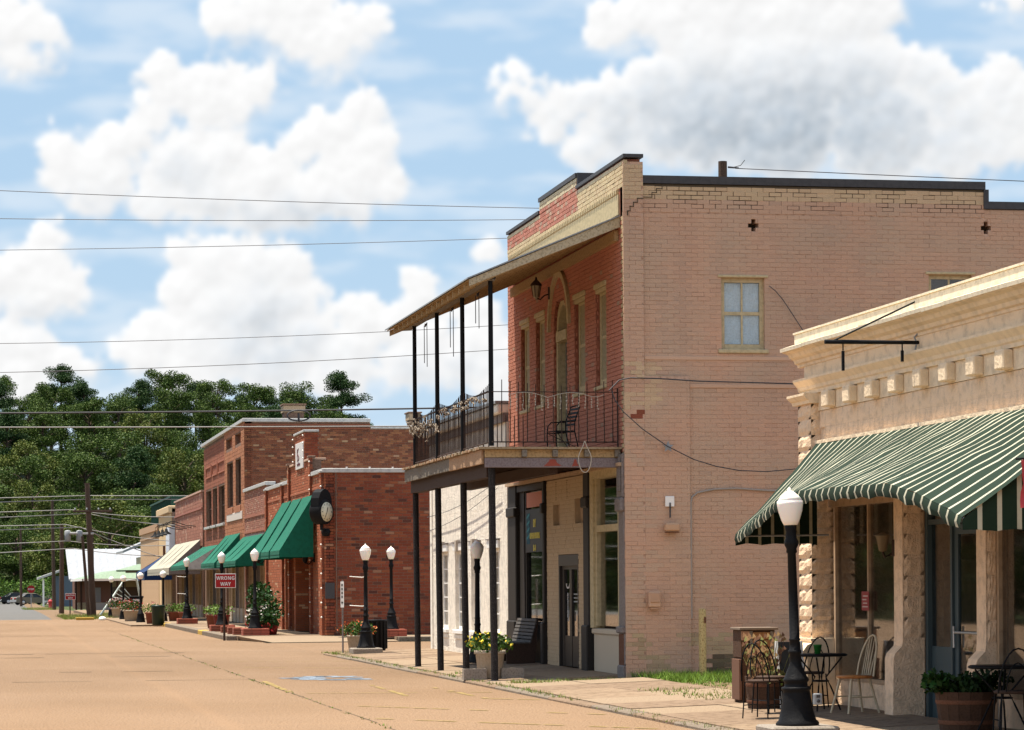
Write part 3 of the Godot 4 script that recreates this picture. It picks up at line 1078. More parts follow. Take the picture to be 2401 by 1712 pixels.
# striped canvas awning on a bent front bar
func make_striped_awning():
	var p := thing("striped_awning", Vector3(10.8, 2.4, -30), "green and cream striped canvas awning with scalloped hem on stone shop", "awning")
	# front bar: z, y, x
	var bar := [[-35.75, 2.35, 9.60], [-35.0, 2.43, 9.54], [-33.0, 2.70, 9.36], [-31.9, 2.78, 9.32], [-30.2, 2.77, 9.30], [-28.5, 2.75, 9.30], [-27.5, 2.60, 9.30], [-26.3, 2.35, 9.32]]
	var at := func(t):   # point on the bar at z = t
		for i in bar.size() - 1:
			if t <= bar[i + 1][0] or i == bar.size() - 2:
				var k: float = (t - bar[i][0]) / (bar[i + 1][0] - bar[i][0])
				return Vector3(lerpf(bar[i][2], bar[i + 1][2], k), lerpf(bar[i][1], bar[i + 1][1], k), t)
	var green := Color(.009, .027, .012)
	var cream := Color(.46, .45, .34)
	rng.seed = 41
	var n := FastNoiseLite.new()
	n.seed = 3
	n.frequency = 0.9
	var b := MB.new()
	var hem := MB.new()
	b.st.set_smooth_group(1)
	hem.st.set_smooth_group(1)
	var t := -35.75
	var k := 0
	# a broad green stripe, then a narrow cream one with thin dark edges
	while t < -26.3:
		for part in [[.180, green], [.012, Color(.015, .02, .02)], [.042, cream], [.012, Color(.015, .02, .02)]]:
			var t1: float = minf(t + part[0], -26.3)
			b.col = part[1]
			hem.col = part[1]
			var rows := 7
			var pr := []
			for j in rows + 1:
				var f := float(j) / rows
				var rw := []
				for e in [t, t1]:
					var o: Vector3 = at.call(e)
					var top := Vector3(10.79, 3.54, lerpf(e, -36.05 + (e + 35.75) * (36.05 - 25.9) / (35.75 - 26.5), 1.0))
					var q := top.lerp(o, f)
					var sag := sin(f * PI) * (.035 + .05 * n.get_noise_2d(e * .8, f * 2.0)) + .02 * n.get_noise_2d(e * 2.2, f * 3.0 + 40.0)
					rw.append(q + Vector3(-.3, -1.0, 0).normalized() * sag)
				pr.append(rw)
			for j in rows:
				b.quad(pr[j][0], pr[j][1], pr[j + 1][1], pr[j + 1][0])
			# hem hangs from the bar with shallow scallops and folds
			var hp := []
			for e in [t, t1]:
				var o: Vector3 = at.call(e)
				var sc := .155 - .03 * absf(sin(e * PI / .62))
				var fold := .018 * n.get_noise_1d(e * 4.0)
				hp.append([o, o + Vector3(-.02 + fold, -.07, 0), o + Vector3(.0 + fold * 2.0, -sc, .02 * n.get_noise_1d(e * 3.0 + 9.0))])
			for j in 2:
				hem.quad(hp[0][j], hp[1][j], hp[1][j + 1], hp[0][j + 1])
			t = t1
			if t >= -26.3: break
		k += 1
	wp(p, "canvas", b, M.canvas)
	wp(p, "hem", hem, M.canvas)
	# end panels with upright stripes
	for side in [[-35.76, -36.04], [-26.29, -25.95]]:
		var e := MB.new()
		var o: Vector3 = at.call(side[0])
		var x := o.x
		while x < 10.78:
			for part in [[.14, green], [.045, cream]]:
				var x1: float = minf(x + part[0], 10.78)
				e.col = part[1]
				var yt := func(xx): return lerpf(o.y, 3.52, (xx - o.x) / (10.79 - o.x)) - .02
				var zt := func(xx): return lerpf(side[0], side[1], (xx - o.x) / (10.79 - o.x))
				var yb := func(xx): return o.y - .15 + .03 * absf(sin(xx * PI / .4))
				e.quad(Vector3(x, yb.call(x), zt.call(x)), Vector3(x1, yb.call(x1), zt.call(x1)), Vector3(x1, yt.call(x1), zt.call(x1)), Vector3(x, yt.call(x), zt.call(x)))
				x = x1
				if x >= 10.78: break
		wp(p, "end_panel", e, M.canvas)
	var fr := MB.new()
	var pts := []
	for q in bar: pts.append(Vector3(q[2] + .02, q[1] - .02, q[0]))
	fr.tube(pts, .016, .016, 6)
	for q in [-35.72, -32.2, -28.6, -26.32]:
		var o: Vector3 = at.call(q)
		fr.tube([o + Vector3(.03, -.03, 0), Vector3(10.84, o.y - .02, q)], .014, .014, 6)
	wp(p, "frame", fr, M.galv)
	wbox(p, "head_rail", M.cornice, 10.77, 10.82, 3.53, 3.575, -36.08, -25.9)

func make_shop_extras():
	# empty bracket for a hanging sign
	var p := thing("sign_bracket", Vector3(10.85, 4.52, -32), "empty black iron sign bracket with diagonal stay on stone cornice", "sign bracket")
	var b := MB.new()
	b.tube([Vector3(10.82, 4.52, -32), Vector3(9.68, 4.52, -32)], .022, .026, 8)
	wp(p, "arm", b, M.black_paint)
	b = MB.new()
	b.tube([Vector3(10.76, 4.99, -31.95), Vector3(9.80, 4.54, -32)], .012, .012, 6)
	wp(p, "stay", b, M.black_paint)
	for x in [9.90, 10.62]:
		b = MB.new()
		b.tube([Vector3(x, 4.5, -32), Vector3(x, 4.42, -32)], .009, .009, 6)
		b.cbox(Vector3(x, 4.36 - (.06 if x < 10.2 else 0.0), -32), Vector3(.03, .13 + (.1 if x < 10.2 else 0.0), .03))
		wp(p, "hook", b, M.black_paint)
	b = MB.new()
	b.tube([Vector3(10.83, 4.40, -32), Vector3(10.78, 4.44, -32), Vector3(10.80, 4.52, -32), Vector3(10.77, 4.58, -32), Vector3(10.82, 4.63, -32)], .012, .012, 6)
	wp(p, "wall_plate", b, M.galv)
	# red banner hanging by the near end of the awning
	p = thing("red_banner", Vector3(9.62, 2.55, -25.4), "red cloth banner hanging beside the end of the striped awning", "banner")
	b = MB.new()
	b.st.set_smooth_group(1)
	for j in 6:
		for i in 6:
			var q := []
			for e in [[i, j], [i + 1, j], [i + 1, j + 1], [i, j + 1]]:
				q.append(Vector3(9.60 + e[0] * .07, 2.86 - e[1] * .075 + .012 * sin(e[0] * 1.7), -25.45 + .03 * sin(e[0] * 1.3 + e[1] * .9) + (.04 if e[1] == 3 else 0.0)))
			b.quad(q[0], q[1], q[2], q[3])
	wp(p, "cloth", b, M.banner)
	b = MB.new()
	b.tube([Vector3(9.55, 2.87, -25.45), Vector3(10.85, 2.95, -25.45)], .012, .012, 6)
	wp(p, "pole", b, M.black_paint)

# ---------------------------------------------------------------- two-storey painted brick building
func make_pink_building():
	var p := thing("painted_brick_building", Vector3(10.95, 0, -48), "two-storey building of tan painted brick with salmon front and stepped parapet", "building")
	var sf := frame(Vector3(0, 0, -48), Vector3(0, 0, 1))          # side wall, u = x
	var ff := frame(Vector3(10.95, 0, 0), Vector3(-1, 0, 0))       # front, u = z
	rng.seed = 51
	var bricks := []
	var tan_tone := func(u, v, r):
		var k := fmod(r * 9.7, 1.0)
		# paint flaked off in patches near the ground and on the corner
		var d: float = pn.get_noise_2d(u * 3.0, v * 3.0)
		if v < .42 + .3 * d and d > -.1 and u > 12.3: return tint(Color(.16, .12, .075), r, .5)
		if v < 0.75 + .5 * d and d > 0.12: return tint(Color(.52, .38, .235), r, .25)
		if v > 8.35: return tint(Color(.64, .46, .29), r, .10)
		if u < 11.5 and v > 4.7 and v < 5.5 and d > -.1: return tint(Color(.66, .47, .30), r, .15)
		if u < 11.3 and v > 4.55 and v < 4.9 and d > .22: return tint(Color(.30, .09, .05), r, .3)
		var hue: float = pn.get_noise_2d(u * 2.2 + 70.0, v * 2.2)
		var wear: float = pn.get_noise_2d(u * .7 + 30.0, v * .35)
		if pn.get_noise_2d(u * 9.0, v * .5) > .26: wear -= .55   # dirty runs below the coping and sills
		return tint(Color(.61 * (1.0 + .10 * hue + .10 * wear), .395 * (1.0 - .02 * hue + .10 * wear), .275 * (1.0 - .06 * hue + .08 * wear)), r, .04)
	var win1 := [12.66, 13.44, 5.76, 7.0]
	var win2 := [16.42, 17.22, 5.8, 7.1]
	var vents := []
	for q in [[13.24, 7.92], [17.48, 7.94]]:
		vents.append([q[0] - .035, q[0] + .045, q[1] - .11, q[1] + .11])
		vents.append([q[0] - .09, q[0] + .10, q[1] - .045, q[1] + .035])
	var holes := [win1, win2] + vents
	backing(p, "side_wall", sf, 10.95, 17.46, .05, 8.19, holes, .3, M.pink_mortar)
	backing(p, "side_wall", sf, 10.95, 17.46, 8.19, 8.6, [], .3, M.seam)
	backing(p, "side_wall", sf, 17.46, 30.0, .05, 8.26, holes, .3, M.pink_mortar)
	gather(bricks, sf, 10.96, 17.46, .10, 8.12, holes, tan_tone, .007, .215, .0755, .008, .55)
	gather(bricks, sf, 10.96, 17.46, 8.12, 8.60, holes, tan_tone, .012, .215, .0755, .013, .5)
	gather(bricks, sf, 17.46, 24.0, .10, 8.27, holes, tan_tone, .007, .215, .0755, .008, .55)
	# corner pier, and the broader pier of the ground floor
	backing(p, "pier", sf, 10.92, 11.27, .05, 8.97, [], .05, M.pink_mortar, .055)
	gather(bricks, Transform3D(sf.basis, sf.origin + Vector3(0, 0, .055)), 10.92, 11.27, .10, 8.96, [], tan_tone, .009, .215, .0755, .009, .45)
	backing(p, "pier", sf, 11.271, 12.07, .05, 5.28, [], .06, M.pink_mortar, .05)
	gather(bricks, Transform3D(sf.basis, sf.origin + Vector3(0, 0, .05)), 11.275, 12.07, .10, 5.27, [], tan_tone, .007, .215, .0755, .008, .65)
	# string courses
	for y in [5.60, 5.12]:
		var b := MB.new()
		b.bevel(12.08 if y < 5.2 else 11.28, 24, y - .035, y + .035, -.02, .022, .008, sf)
		wp(p, "string_course", b, mat(.54, .35, .24, .85))
	# dark metal coping
	var cop := MB.new()
	cop.box(11.25, 17.47, 8.61, 8.745, -.35, .04, sf)
	wp(p, "coping", cop, M.coping_dark)
	cop = MB.new()
	cop.box(17.471, 30, 8.27, 8.40, -.35, .04, sf)
	cop.box(17.44, 17.53, 8.27, 8.609, -.352, .042, sf)
	wp(p, "coping", cop, M.coping_dark)
	wbox(p, "roof", M.roof_tar, 11.2, 30, 7.9, 8.0, -58.7, -48.31)
	wbox(p, "rear_wall", M.pink_mortar, 30, 30.3, .05, 8.2, -59, -48)
	wbox(p, "far_wall", M.pink_mortar, 11.25, 30, .05, 8.5, -59.0, -58.7)
	# vents are dark cavities
	for q in [[13.24, 7.92], [17.48, 7.94]]:
		var b := MB.new()
		b.box(q[0] - .12, q[0] + .12, q[1] - .14, q[1] + .14, -.298, -.25, sf)
		wp(p, "vent", b, M.seam)
	# side windows: foil behind the first
	var w := window(p, sf, 12.66, 13.44, 5.76, 7.0, .07, M.cream_trim, 2, 2, .075, false, M.clear_glass)
	rng.seed = 52
	for i in 2:
		for j in 2:
			var b := MB.new()
			b.st.set_smooth_group(-1)
			var u0 := 12.74 + i * .315
			var v0 := 5.86 + j * .535
			var g := []
			for a in 6:
				var rw := []
				for c in 7: rw.append(sf * Vector3(u0 + a * .061, v0 + c * .087, -.115 + rng.randf_range(-.012, .012)))
				g.append(rw)
			for a in 5:
				for c in 6: b.quad(g[a][c], g[a + 1][c], g[a + 1][c + 1], g[a][c + 1])
			wsub(w, "foil_sheet", b, M.foil)
	var lb := MB.new()
	lb.bevel(12.60, 13.50, 5.69, 5.757, -.05, .045, .01, sf)
	wsub(w, "sill", lb, M.cream_trim)
	lb = MB.new()
	lb.bevel(12.60, 13.50, 7.003, 7.05, -.05, .03, .01, sf)
	wsub(w, "head", lb, M.cream_trim)
	w = window(p, sf, 16.42, 17.22, 5.8, 7.1, .07, M.cream_trim, 2, 2, .07)
	lb = MB.new()
	lb.bevel(16.36, 17.28, 7.103, 7.15, -.05, .03, .01, sf)
	wsub(w, "head", lb, M.cream_trim)

	# front: upper storey
	var fw := [[-57.55, -56.65], [-55.95, -55.05], [-51.95, -51.05], [-50.35, -49.45]]
	fw[2] = [-52.2, -51.25]
	var fh := []
	for q in fw: fh.append([q[0], q[1], 5.25, 7.06])
	fh.append([-54.15, -52.9, 4.05, 6.62])
	# arch above the door, stepped so that the bricks follow it
	for k in 6:
		var y := 6.62 + k * .085
		var hw := .625 * sqrt(maxf(0.0, 1.0 - pow((k + .5) * .085 / .58, 2.0)))
		fh.append([-53.525 - hw, -53.525 + hw, y, y + .085])
	var salmon := func(u, v, r):
		if u > -48.25: return tint(Color(.60, .47, .28), r, .15)
		if v > 8.1:
			var left: bool = u < -55.45
			var mid: bool = u >= -55.45 and u <= -51.9
			var top: float = 9.3 if mid else 9.08
			if v > top - .17: return tint(Color(.72, .61, .42), r, .12)
			if (mid and v > 8.62) or (left and v > 8.72):
				return tint(Color(.56, .23, .17), r, .25) if fmod(r * 5.3, 1.0) > .12 else tint(Color(.55, .36, .27), r, .2)
			return tint(Color(.68, .54, .34), r, .18)
		var d: float = pn.get_noise_2d(u * 1.5, v * 1.5)
		if fmod(r * 23.1, 1.0) < .02: return tint(Color(.45, .28, .2), r, .2)
		return tint(Color(.56 + .05 * d, .225 + .03 * d, .15 + .02 * d), r, .09)
	backing(p, "front_wall", ff, -59, -48.0, 3.76, 8.10, fh, .28, M.salmon_mortar)
	backing(p, "front_wall", ff, -59, -48.0, 8.10, 9.02, [], .28, M.salmon_mortar)
	backing(p, "front_wall", ff, -55.5, -51.95, 9.02, 9.24, [], .28, M.salmon_mortar)
	gather(bricks, ff, -59, -47.94, 3.76, 8.10, fh, salmon)
	gather(bricks, ff, -59, -47.94, 8.56, 9.03, [], salmon)
	gather(bricks, ff, -55.5, -51.95, 9.03, 9.25, [], salmon)
	# smooth cream panel with a row of dentils
	var pb := MB.new()
	pb.box(-58.75, -48.35, 8.11, 8.46, 0, .03, ff)
	wp(p, "frieze_panel", pb, M.cream_trim)
	var dz := -58.7
	while dz < -48.4:
		var b := MB.new()
		b.box(dz, dz + .075, 8.475, 8.545, .0, .05, ff)
		wp(p, "dentil", b, M.cream_trim)
		dz += .15
	for q in [[-59.02, -55.52, 9.04, 9.10], [-55.51, -51.93, 9.26, 9.34], [-51.92, -47.90, 9.04, 9.10]]:
		var b := MB.new()
		b.box(q[0], q[1], q[2], q[3], -.32, .035, ff)
		wp(p, "coping", b, M.coping_dark)
	var e1 := MB.new()
	e1.box(-51.93, -51.88, 9.101, 9.339, -.32, -.0, ff)
	wp(p, "coping", e1, M.coping_dark)
	# stair-step cracks through the corner
	for path in [[[10.99, 8.05], [11.0, 8.12], [11.04, 8.12], [11.04, 8.20], [11.10, 8.20], [11.10, 8.27], [11.17, 8.27], [11.17, 8.34], [11.26, 8.34]], [[11.30, 8.37], [11.44, 8.37], [11.44, 8.45], [11.52, 8.45], [11.52, 8.52], [11.62, 8.52], [11.62, 8.58]]]:
		var b := MB.new()
		for i in path.size() - 1:
			var a: Array = path[i]
			var c: Array = path[i + 1]
			b.box(minf(a[0], c[0]) - .007, maxf(a[0], c[0]) + .007, minf(a[1], c[1]) - .007, maxf(a[1], c[1]) + .007, .0, .0705 if a[0] < 11.27 else .0155, sf)
		wp(p, "crack", b, M.seam)
	# front windows with shaped heads
	for q in fw:
		window(p, ff, q[0] + .02, q[1] - .02, 5.25, 6.98, .07, M.cream_trim, 1, 2, .10, false, M.blind)
		var b := MB.new()
		b.bevel(q[0] - .04, q[1] + .04, 7.0, 7.10, -.1, .04, .015, ff)
		b.bevel(q[0] + .02, q[1] - .02, 6.92, 6.998, -.1, .015, .01, ff)
		wp(p, "window_head", b, M.cream_trim)
		b = MB.new()
		b.bevel(q[0] - .03, q[1] + .03, 5.18, 5.248, -.1, .05, .012, ff)
		wp(p, "window_sill", b, M.cream_trim)
	# arched hood, fanlight and balcony door
	var arc := MB.new()
	for s in 20:
		var a0 := PI * s / 20.0
		var a1 := PI * (s + 1) / 20.0
		var pp := func(a, r, n): return ff * Vector3(-53.525 - cos(a) * r * .92, 6.60 + sin(a) * r * 1.0, n)
		arc.hexa([pp.call(a0, .98, 0.0), pp.call(a1, .98, 0.0), pp.call(a1, 1.10, 0.0), pp.call(a0, 1.10, 0.0), pp.call(a0, .98, .07), pp.call(a1, .98, .07), pp.call(a1, 1.10, .07), pp.call(a0, 1.10, .07)])
	wp(p, "arch_hood", arc, M.cream_trim)
	arc = MB.new()
	for s in 16:
		var a0 := PI * s / 16.0
		var a1 := PI * (s + 1) / 16.0
		var pp := func(a, r, n): return ff * Vector3(-53.525 - cos(a) * r, 6.58 + sin(a) * r * .95, n)
		arc.hexa([pp.call(a0, .48, -.24), pp.call(a1, .48, -.24), pp.call(a1, .64, -.24), pp.call(a0, .64, -.24), pp.call(a0, .48, -.05), pp.call(a1, .48, -.05), pp.call(a1, .64, -.05), pp.call(a0, .64, -.05)])
	wp(p, "arch_frame", arc, M.cream_trim)
	var db := MB.new()
	db.box(-54.15, -54.0, 4.06, 6.60, -.26, -.04, ff)
	db.box(-53.05, -52.9, 4.06, 6.60, -.26, -.04, ff)
	db.box(-54.0, -53.05, 6.36, 6.55, -.26, .0, ff)
	wp(p, "door_frame", db, M.cream_trim)
	db = MB.new()
	db.box(-54.0, -53.05, 4.06, 6.36, -.24, -.19, ff)
	var dr := wp(p, "door", db, mat(.17, .17, .17, .5))
	db = MB.new()
	db.box(-53.9, -53.15, 4.9, 6.28, -.19, -.18, ff)
	wsub(dr, "pane", db, M.glass)
	db = MB.new()
	db.box(-54.1, -52.95, 6.55, 7.15, -.27, -.255, ff)
	wp(p, "fanlight", db, M.glass)
	db = MB.new()
	db.box(-54.15, -52.9, 4.05, 7.2, -.8, -.78, ff)
	db.box(-59, -48.4, 3.77, 3.8, -4.0, -.3, ff)
	wp(p, "room_lining", db, M.room)

	# ground floor: painted brick infill, iron columns, shop windows
	var inf := [[-53.95, -52.10, .05, 2.27], [-54.46, -53.80, 2.84, 3.24], [-52.40, -51.52, 2.84, 3.30]]
	var warm := func(u, v, r): return tint(Color(.57, .43, .28), r, .05)
	backing(p, "infill_wall", ff, -55.1, -51.44, .05, 3.72, inf, .25, mat(.42, .31, .20), -.02)
	gather(bricks, Transform3D(ff.basis, ff.origin + Vector3(.02, 0, 0)), -55.1, -51.44, .13, 3.72, inf, warm, .008)
	for q in inf.slice(1):
		var b := MB.new()
		b.box(q[0], q[1], q[2], q[3], -.18, -.12, ff)
		var v := wp(p, "vent", b, M.tan_paint)
		b = MB.new()
		for k in 5: b.box((q[0] + q[1]) / 2 - .03, (q[0] + q[1]) / 2 + .03, q[2] + .03 + k * .075, q[2] + .075 + k * .075, -.12, -.1, ff)
		wsub(v, "slot", b, M.seam)
	for u in [-54.15, -53.1]:
		var b := MB.new()
		for k in 9: b.box(u - .012, u + .012, 3.32 + k * .042, 3.345 + k * .042, -.03, -.009, ff)
		wp(p, "weep_slot", b, M.seam)
	# double-leaf shop door
	var fd := Transform3D(ff.basis, ff.origin + Vector3(-.05, 0, 0))
	db = MB.new()
	db.box(-53.95, -53.86, .13, 2.26, -.22, -.06, fd)
	db.box(-52.19, -52.10, .13, 2.26, -.22, -.06, fd)
	db.box(-53.86, -52.19, 2.05, 2.26, -.22, -.06, fd)
	wp(p, "door_frame", db, M.door_dark)
	db = MB.new()
	for q in [[-53.86, -53.66], [-53.16, -52.96], [-52.39, -52.19]]: db.box(q[0], q[1], .14, 2.05, -.17, -.11, fd)
	for q in [[-53.66, -53.16], [-52.96, -52.39]]:
		db.box(q[0], q[1], .14, .72, -.17, -.12, fd)
		db.box(q[0], q[1], 1.98, 2.05, -.17, -.11, fd)
	dr = wp(p, "door", db, M.door_dark)
	for q in [[-53.66, -53.16], [-52.96, -52.39]]:
		db = MB.new()
		db.box(q[0], q[1], .72, 1.98, -.145, -.138, fd)
		wsub(dr, "pane", db, M.glass)
	db = MB.new()
	db.tube([fd * Vector3(-53.08, 1.0, -.07), fd * Vector3(-53.08, 1.18, -.07)], .012, .012, 6)
	wsub(dr, "handle", db, M.steel)
	write(p, "lettering", "A", fd * Vector3(-53.41, 1.50, -.13), Vector3(-1, 0, 0), .10, M.sign_white)
	write(p, "lettering", "C", fd * Vector3(-53.41, 1.42, -.13), Vector3(-1, 0, 0), .10, M.sign_white)
	write(p, "lettering", "T", fd * Vector3(-53.41, 1.34, -.13), Vector3(-1, 0, 0), .10, M.sign_white)
	write(p, "lettering", "I", fd * Vector3(-53.41, 1.26, -.13), Vector3(-1, 0, 0), .10, M.sign_white)
	write(p, "lettering", "O", fd * Vector3(-53.41, 1.18, -.13), Vector3(-1, 0, 0), .10, M.sign_white)
	write(p, "lettering", "N", fd * Vector3(-53.41, 1.10, -.13), Vector3(-1, 0, 0), .10, M.sign_white)
	# a swoosh-like emblem over the letters and three small lines on the other leaf
	db = MB.new()
	for k in 8:
		var a := PI + PI * k / 7.0
		db.cbox(fd * Vector3(-53.41 + cos(a) * .15, 1.70 + sin(a) * .07, -.134), Vector3(.006, .03, .06))
	wp(p, "emblem", db, M.sign_white)
	db = MB.new()
	for k in 3:
		for i in 5: db.box(-52.86 + i * .085, -52.80 + i * .085, 1.50 - k * .07, 1.525 - k * .07, -.137, -.133, fd)
	wp(p, "small_print", db, mat(.4, .42, .42))
	# dark iron columns
	for q in [[-59.0, -58.12], [-55.32, -55.11], [-51.43, -50.93]]:
		var b := MB.new()
		b.bevel(q[0] + .02, q[1] - .02, .05, 3.74, -.25, .045, .02, ff)
		b.bevel(q[0] - .0, q[1] + .0, .05, .95, -.2, .09, .02, ff)
		b.bevel(q[0] - .0, q[1] + .0, 3.1, 3.3, -.2, .09, .02, ff)
		wp(p, "iron_column", b, M.column)
	# worn corner column
	var cc := MB.new()
	cc.bevel(-48.42, -48.02, .30, 3.78, -.25, .05, .02, ff)
	cc.bevel(-48.46, -48.0, 2.95, 3.2, -.25, .11, .03, ff)
	cc.bevel(-48.46, -48.0, 3.2, 3.95, -.25, .07, .015, ff)
	cc.bevel(-48.46, -48.0, .85, .97, -.25, .10, .02, ff)
	cc.bevel(-48.46, -48.0, .06, .30, -.25, .08, .02, ff)
	for k in 3: cc.bevel(-48.36 + k * .1, -48.31 + k * .1, 3.3, 3.9, .07, .09, .008, ff)
	wp(p, "corner_column", cc, M.iron_grey)
	cc = MB.new()
	cc.bevel(-48.40, -48.04, .30, .84, .051, .06, .003, ff)
	wp(p, "rust_patch", cc, M.rust)
	# right shop window over a bulkhead
	var bk := MB.new()
	bk.box(-50.88, -48.48, .05, .80, -.3, -.04, ff)
	bk.bevel(-50.92, -48.46, .80, .90, -.32, .0, .02, ff)
	wp(p, "bulkhead", bk, mat(.50, .42, .32, .85))
	var fg := Transform3D(ff.basis, ff.origin + Vector3(-.12, 0, 0))
	var sw := MB.new()
	sw.box(-50.92, -50.62, .91, 3.74, -.30, -.10, fg)
	sw.box(-50.62, -50.50, .95, 3.60, -.26, -.14, fg)
	sw.box(-48.60, -48.46, .91, 3.60, -.28, -.10, fg)
	sw.box(-50.62, -48.46, 3.60, 3.74, -.30, -.06, fg)
	sw.box(-50.50, -48.60, 2.64, 2.76, -.27, -.12, fg)
	var swn := wp(p, "shop_window", sw, M.cream_trim)
	for q in [[.95, 2.64], [2.76, 3.60]]:
		var b := MB.new()
		b.box(-50.50, -48.60, q[0], q[1], -.22, -.21, fg)
		wsub(swn, "pane", b, M.glass)
	# left shop window with painted transom
	sw = MB.new()
	sw.box(-58.1, -57.6, .95, 3.70, -.30, -.16, fg)
	sw.box(-57.6, -57.48, .95, 3.70, -.28, -.18, fg)
	sw.box(-55.42, -55.33, .95, 3.70, -.28, -.18, fg)
	sw.box(-57.48, -55.42, 2.80, 2.88, -.28, -.18, fg)
	sw.box(-58.1, -55.33, 3.60, 3.72, -.28, -.10, fg)
	swn = wp(p, "shop_window", sw, M.column)
	for q in [[.95, 2.80], [2.88, 3.60]]:
		var b := MB.new()
		b.box(-57.48, -55.42, q[0], q[1], -.24, -.23, fg)
		wsub(swn, "pane", b, M.glass)
	bk = MB.new()
	bk.box(-58.1, -55.33, .05, .95, -.3, -.05, ff)
	wp(p, "bulkhead", bk, M.column)
	# ceiling trim, rooms
	db = MB.new()
	db.box(-58.9, -48.05, 3.74, 3.80, -.1, .12, ff)
	wp(p, "lintel", db, M.tan_paint)
	wbox(p, "room_wall", M.room, 14.0, 14.1, .05, 3.7, -58.6, -48.35)
	wbox(p, "room_floor", M.room, 11.25, 14.0, .05, .1, -58.6, -48.35)
	wbox(p, "curtain", M.room_light, 11.4, 11.45, .95, 3.6, -50.4, -49.9)

	# painted sign in the transom
	var sg := thing("barber_sign", Vector3(10.95, 3.0, -56.4), "dark window sign with yellow lettering and blue striped pole beside column", "sign")
	var b := MB.new()
	var ft := Transform3D(ff.basis, ff.origin + Vector3(-.17, 0, 0))
	b.box(-57.44, -55.46, 2.35, 3.22, -.22, -.205, ft)
	wp(sg, "board", b, mat(.02, .022, .025, .5))
	b = MB.new()
	b.box(-57.30, -55.60, 3.26, 3.56, -.22, -.205, ft)
	wp(sg, "poster", b, mat(.55, .26, .20, .7, noise_tex(61, .05, 4, [[0.0, .5, .25, .2], [.5, .9, .8, .75], [1.0, 1, 1, 1]]), .4))
	b = MB.new()
	b.box(-57.28, -56.95, 2.52, 3.14, -.2045, -.20, ft)
	wp(sg, "striped_pole", b, mat(.02, .08, .12))
	b = MB.new()
	for k in 4: b.quad(ft * Vector3(-57.28, 2.60 + k * .14, -.198), ft * Vector3(-56.95, 2.68 + k * .14, -.198), ft * Vector3(-56.95, 2.73 + k * .14, -.198), ft * Vector3(-57.28, 2.65 + k * .14, -.198))
	wp(sg, "stripe", b, mat(.05, .22, .26))
	var yl := mat(.62, .55, .12, .6)
	write(sg, "lettering", "BY", ft * Vector3(-56.45, 2.93, -.2), Vector3(-1, 0, 0), .22, yl)
	write(sg, "lettering", "OPEN HOURS", ft * Vector3(-56.42, 2.68, -.2), Vector3(-1, 0, 0), .165, yl)
	write(sg, "lettering", "8-4", ft * Vector3(-56.45, 2.43, -.2), Vector3(-1, 0, 0), .18, yl)

	rng.seed = 55
	lay(p, bricks)

	# fittings on the side wall, each its own thing
	var jb := thing("junction_plate", Vector3(11.70, 3.12, -47.93), "white square junction plate on the tan brick wall", "plate")
	b = MB.new()
	b.bevel(-.08, .08, -.09, .09, 0, .03, .008)
	piece(jb, "plate", b.done(), M.white_paint)
	b = MB.new()
	b.box(-.012, .012, -.28, -.02, .03, .045)
	piece(jb, "cable", b.done(), M.wire)
	jb = thing("wall_light_box", Vector3(11.72, 2.66, -47.93), "rusty tan fixture box high on the painted brick wall", "fixture box")
	b = MB.new()
	b.bevel(-.13, .13, -.06, .09, 0, .16, .03)
	piece(jb, "box", b.done(), mat(.50, .31, .19, .8))
	b = MB.new()
	b.bevel(-.12, .12, -.08, -.062, .02, .15, .008)
	piece(jb, "lip", b.done(), M.rust)
	jb = thing("meter_box", Vector3(11.40, 1.43, -47.93), "tan electric meter box low on the painted brick wall", "meter box")
	b = MB.new()
	b.bevel(-.10, .10, -.13, .14, 0, .14, .015)
	piece(jb, "box", b.done(), mat(.54, .34, .22, .8))
	b = MB.new()
	b.bevel(-.085, .085, -.05, .12, .1401, .16, .01)
	piece(jb, "cover", b.done(), mat(.46, .28, .18, .8))
	b = MB.new()
	b.bevel(-.07, .07, -.17, -.132, .03, .12, .01)
	piece(jb, "lower_lip", b.done(), mat(.46, .28, .18, .8))
	jb = thing("wall_conduit", Vector3(12.08, 1.5, -47.93), "grey conduit running up the pier and across the tan wall", "conduit")
	b = MB.new()
	b.tube([Vector3(12.085, 1.1, -47.96), Vector3(12.085, 3.1, -47.96), Vector3(12.11, 3.2, -47.96), Vector3(12.2, 3.27, -47.96), Vector3(12.5, 3.33, -47.96), Vector3(12.9, 3.345, -47.96), Vector3(13.4, 3.31, -47.96), Vector3(15.2, 3.24, -47.96)], .017, .017, 6)
	wp(jb, "pipe", b, M.conduit)
	jb = thing("wall_wire", Vector3(12, 4, -47.8), "slack black wire looping along the tan brick wall", "wire")
	b = MB.new()
	var pts := []
	for q in [[10.62, 5.02], [10.80, 5.20], [11.0, 5.24], [11.5, 5.23], [12.2, 5.19], [14.2, 5.15]]: pts.append(Vector3(q[0], q[1], -47.82))
	b.tube(pts, .011, .011, 5)
	pts = []
	for q in [[10.66, 5.02], [10.72, 4.85], [10.86, 4.66], [11.2, 4.36], [11.63, 4.07], [12.1, 3.84], [12.5, 3.72], [12.91, 3.65], [13.4, 3.63], [14.06, 3.69], [14.6, 3.80]]: pts.append(Vector3(q[0], q[1], -47.80))
	b.tube(pts, .009, .009, 5)
	pts = []
	for q in [[13.50, 6.86], [13.62, 6.77], [13.75, 6.62], [13.9, 6.40], [14.1, 6.1], [14.3, 5.85]]: pts.append(Vector3(q[0], q[1], -47.93))
	b.tube(pts, .008, .008, 5)
	wp(jb, "wire", b, M.wire)
	jb = thing("star_ornament", Vector3(11.66, 4.06, -47.86), "grey star ornament on the wall wire", "ornament")
	b = MB.new()
	var star := PackedVector2Array()
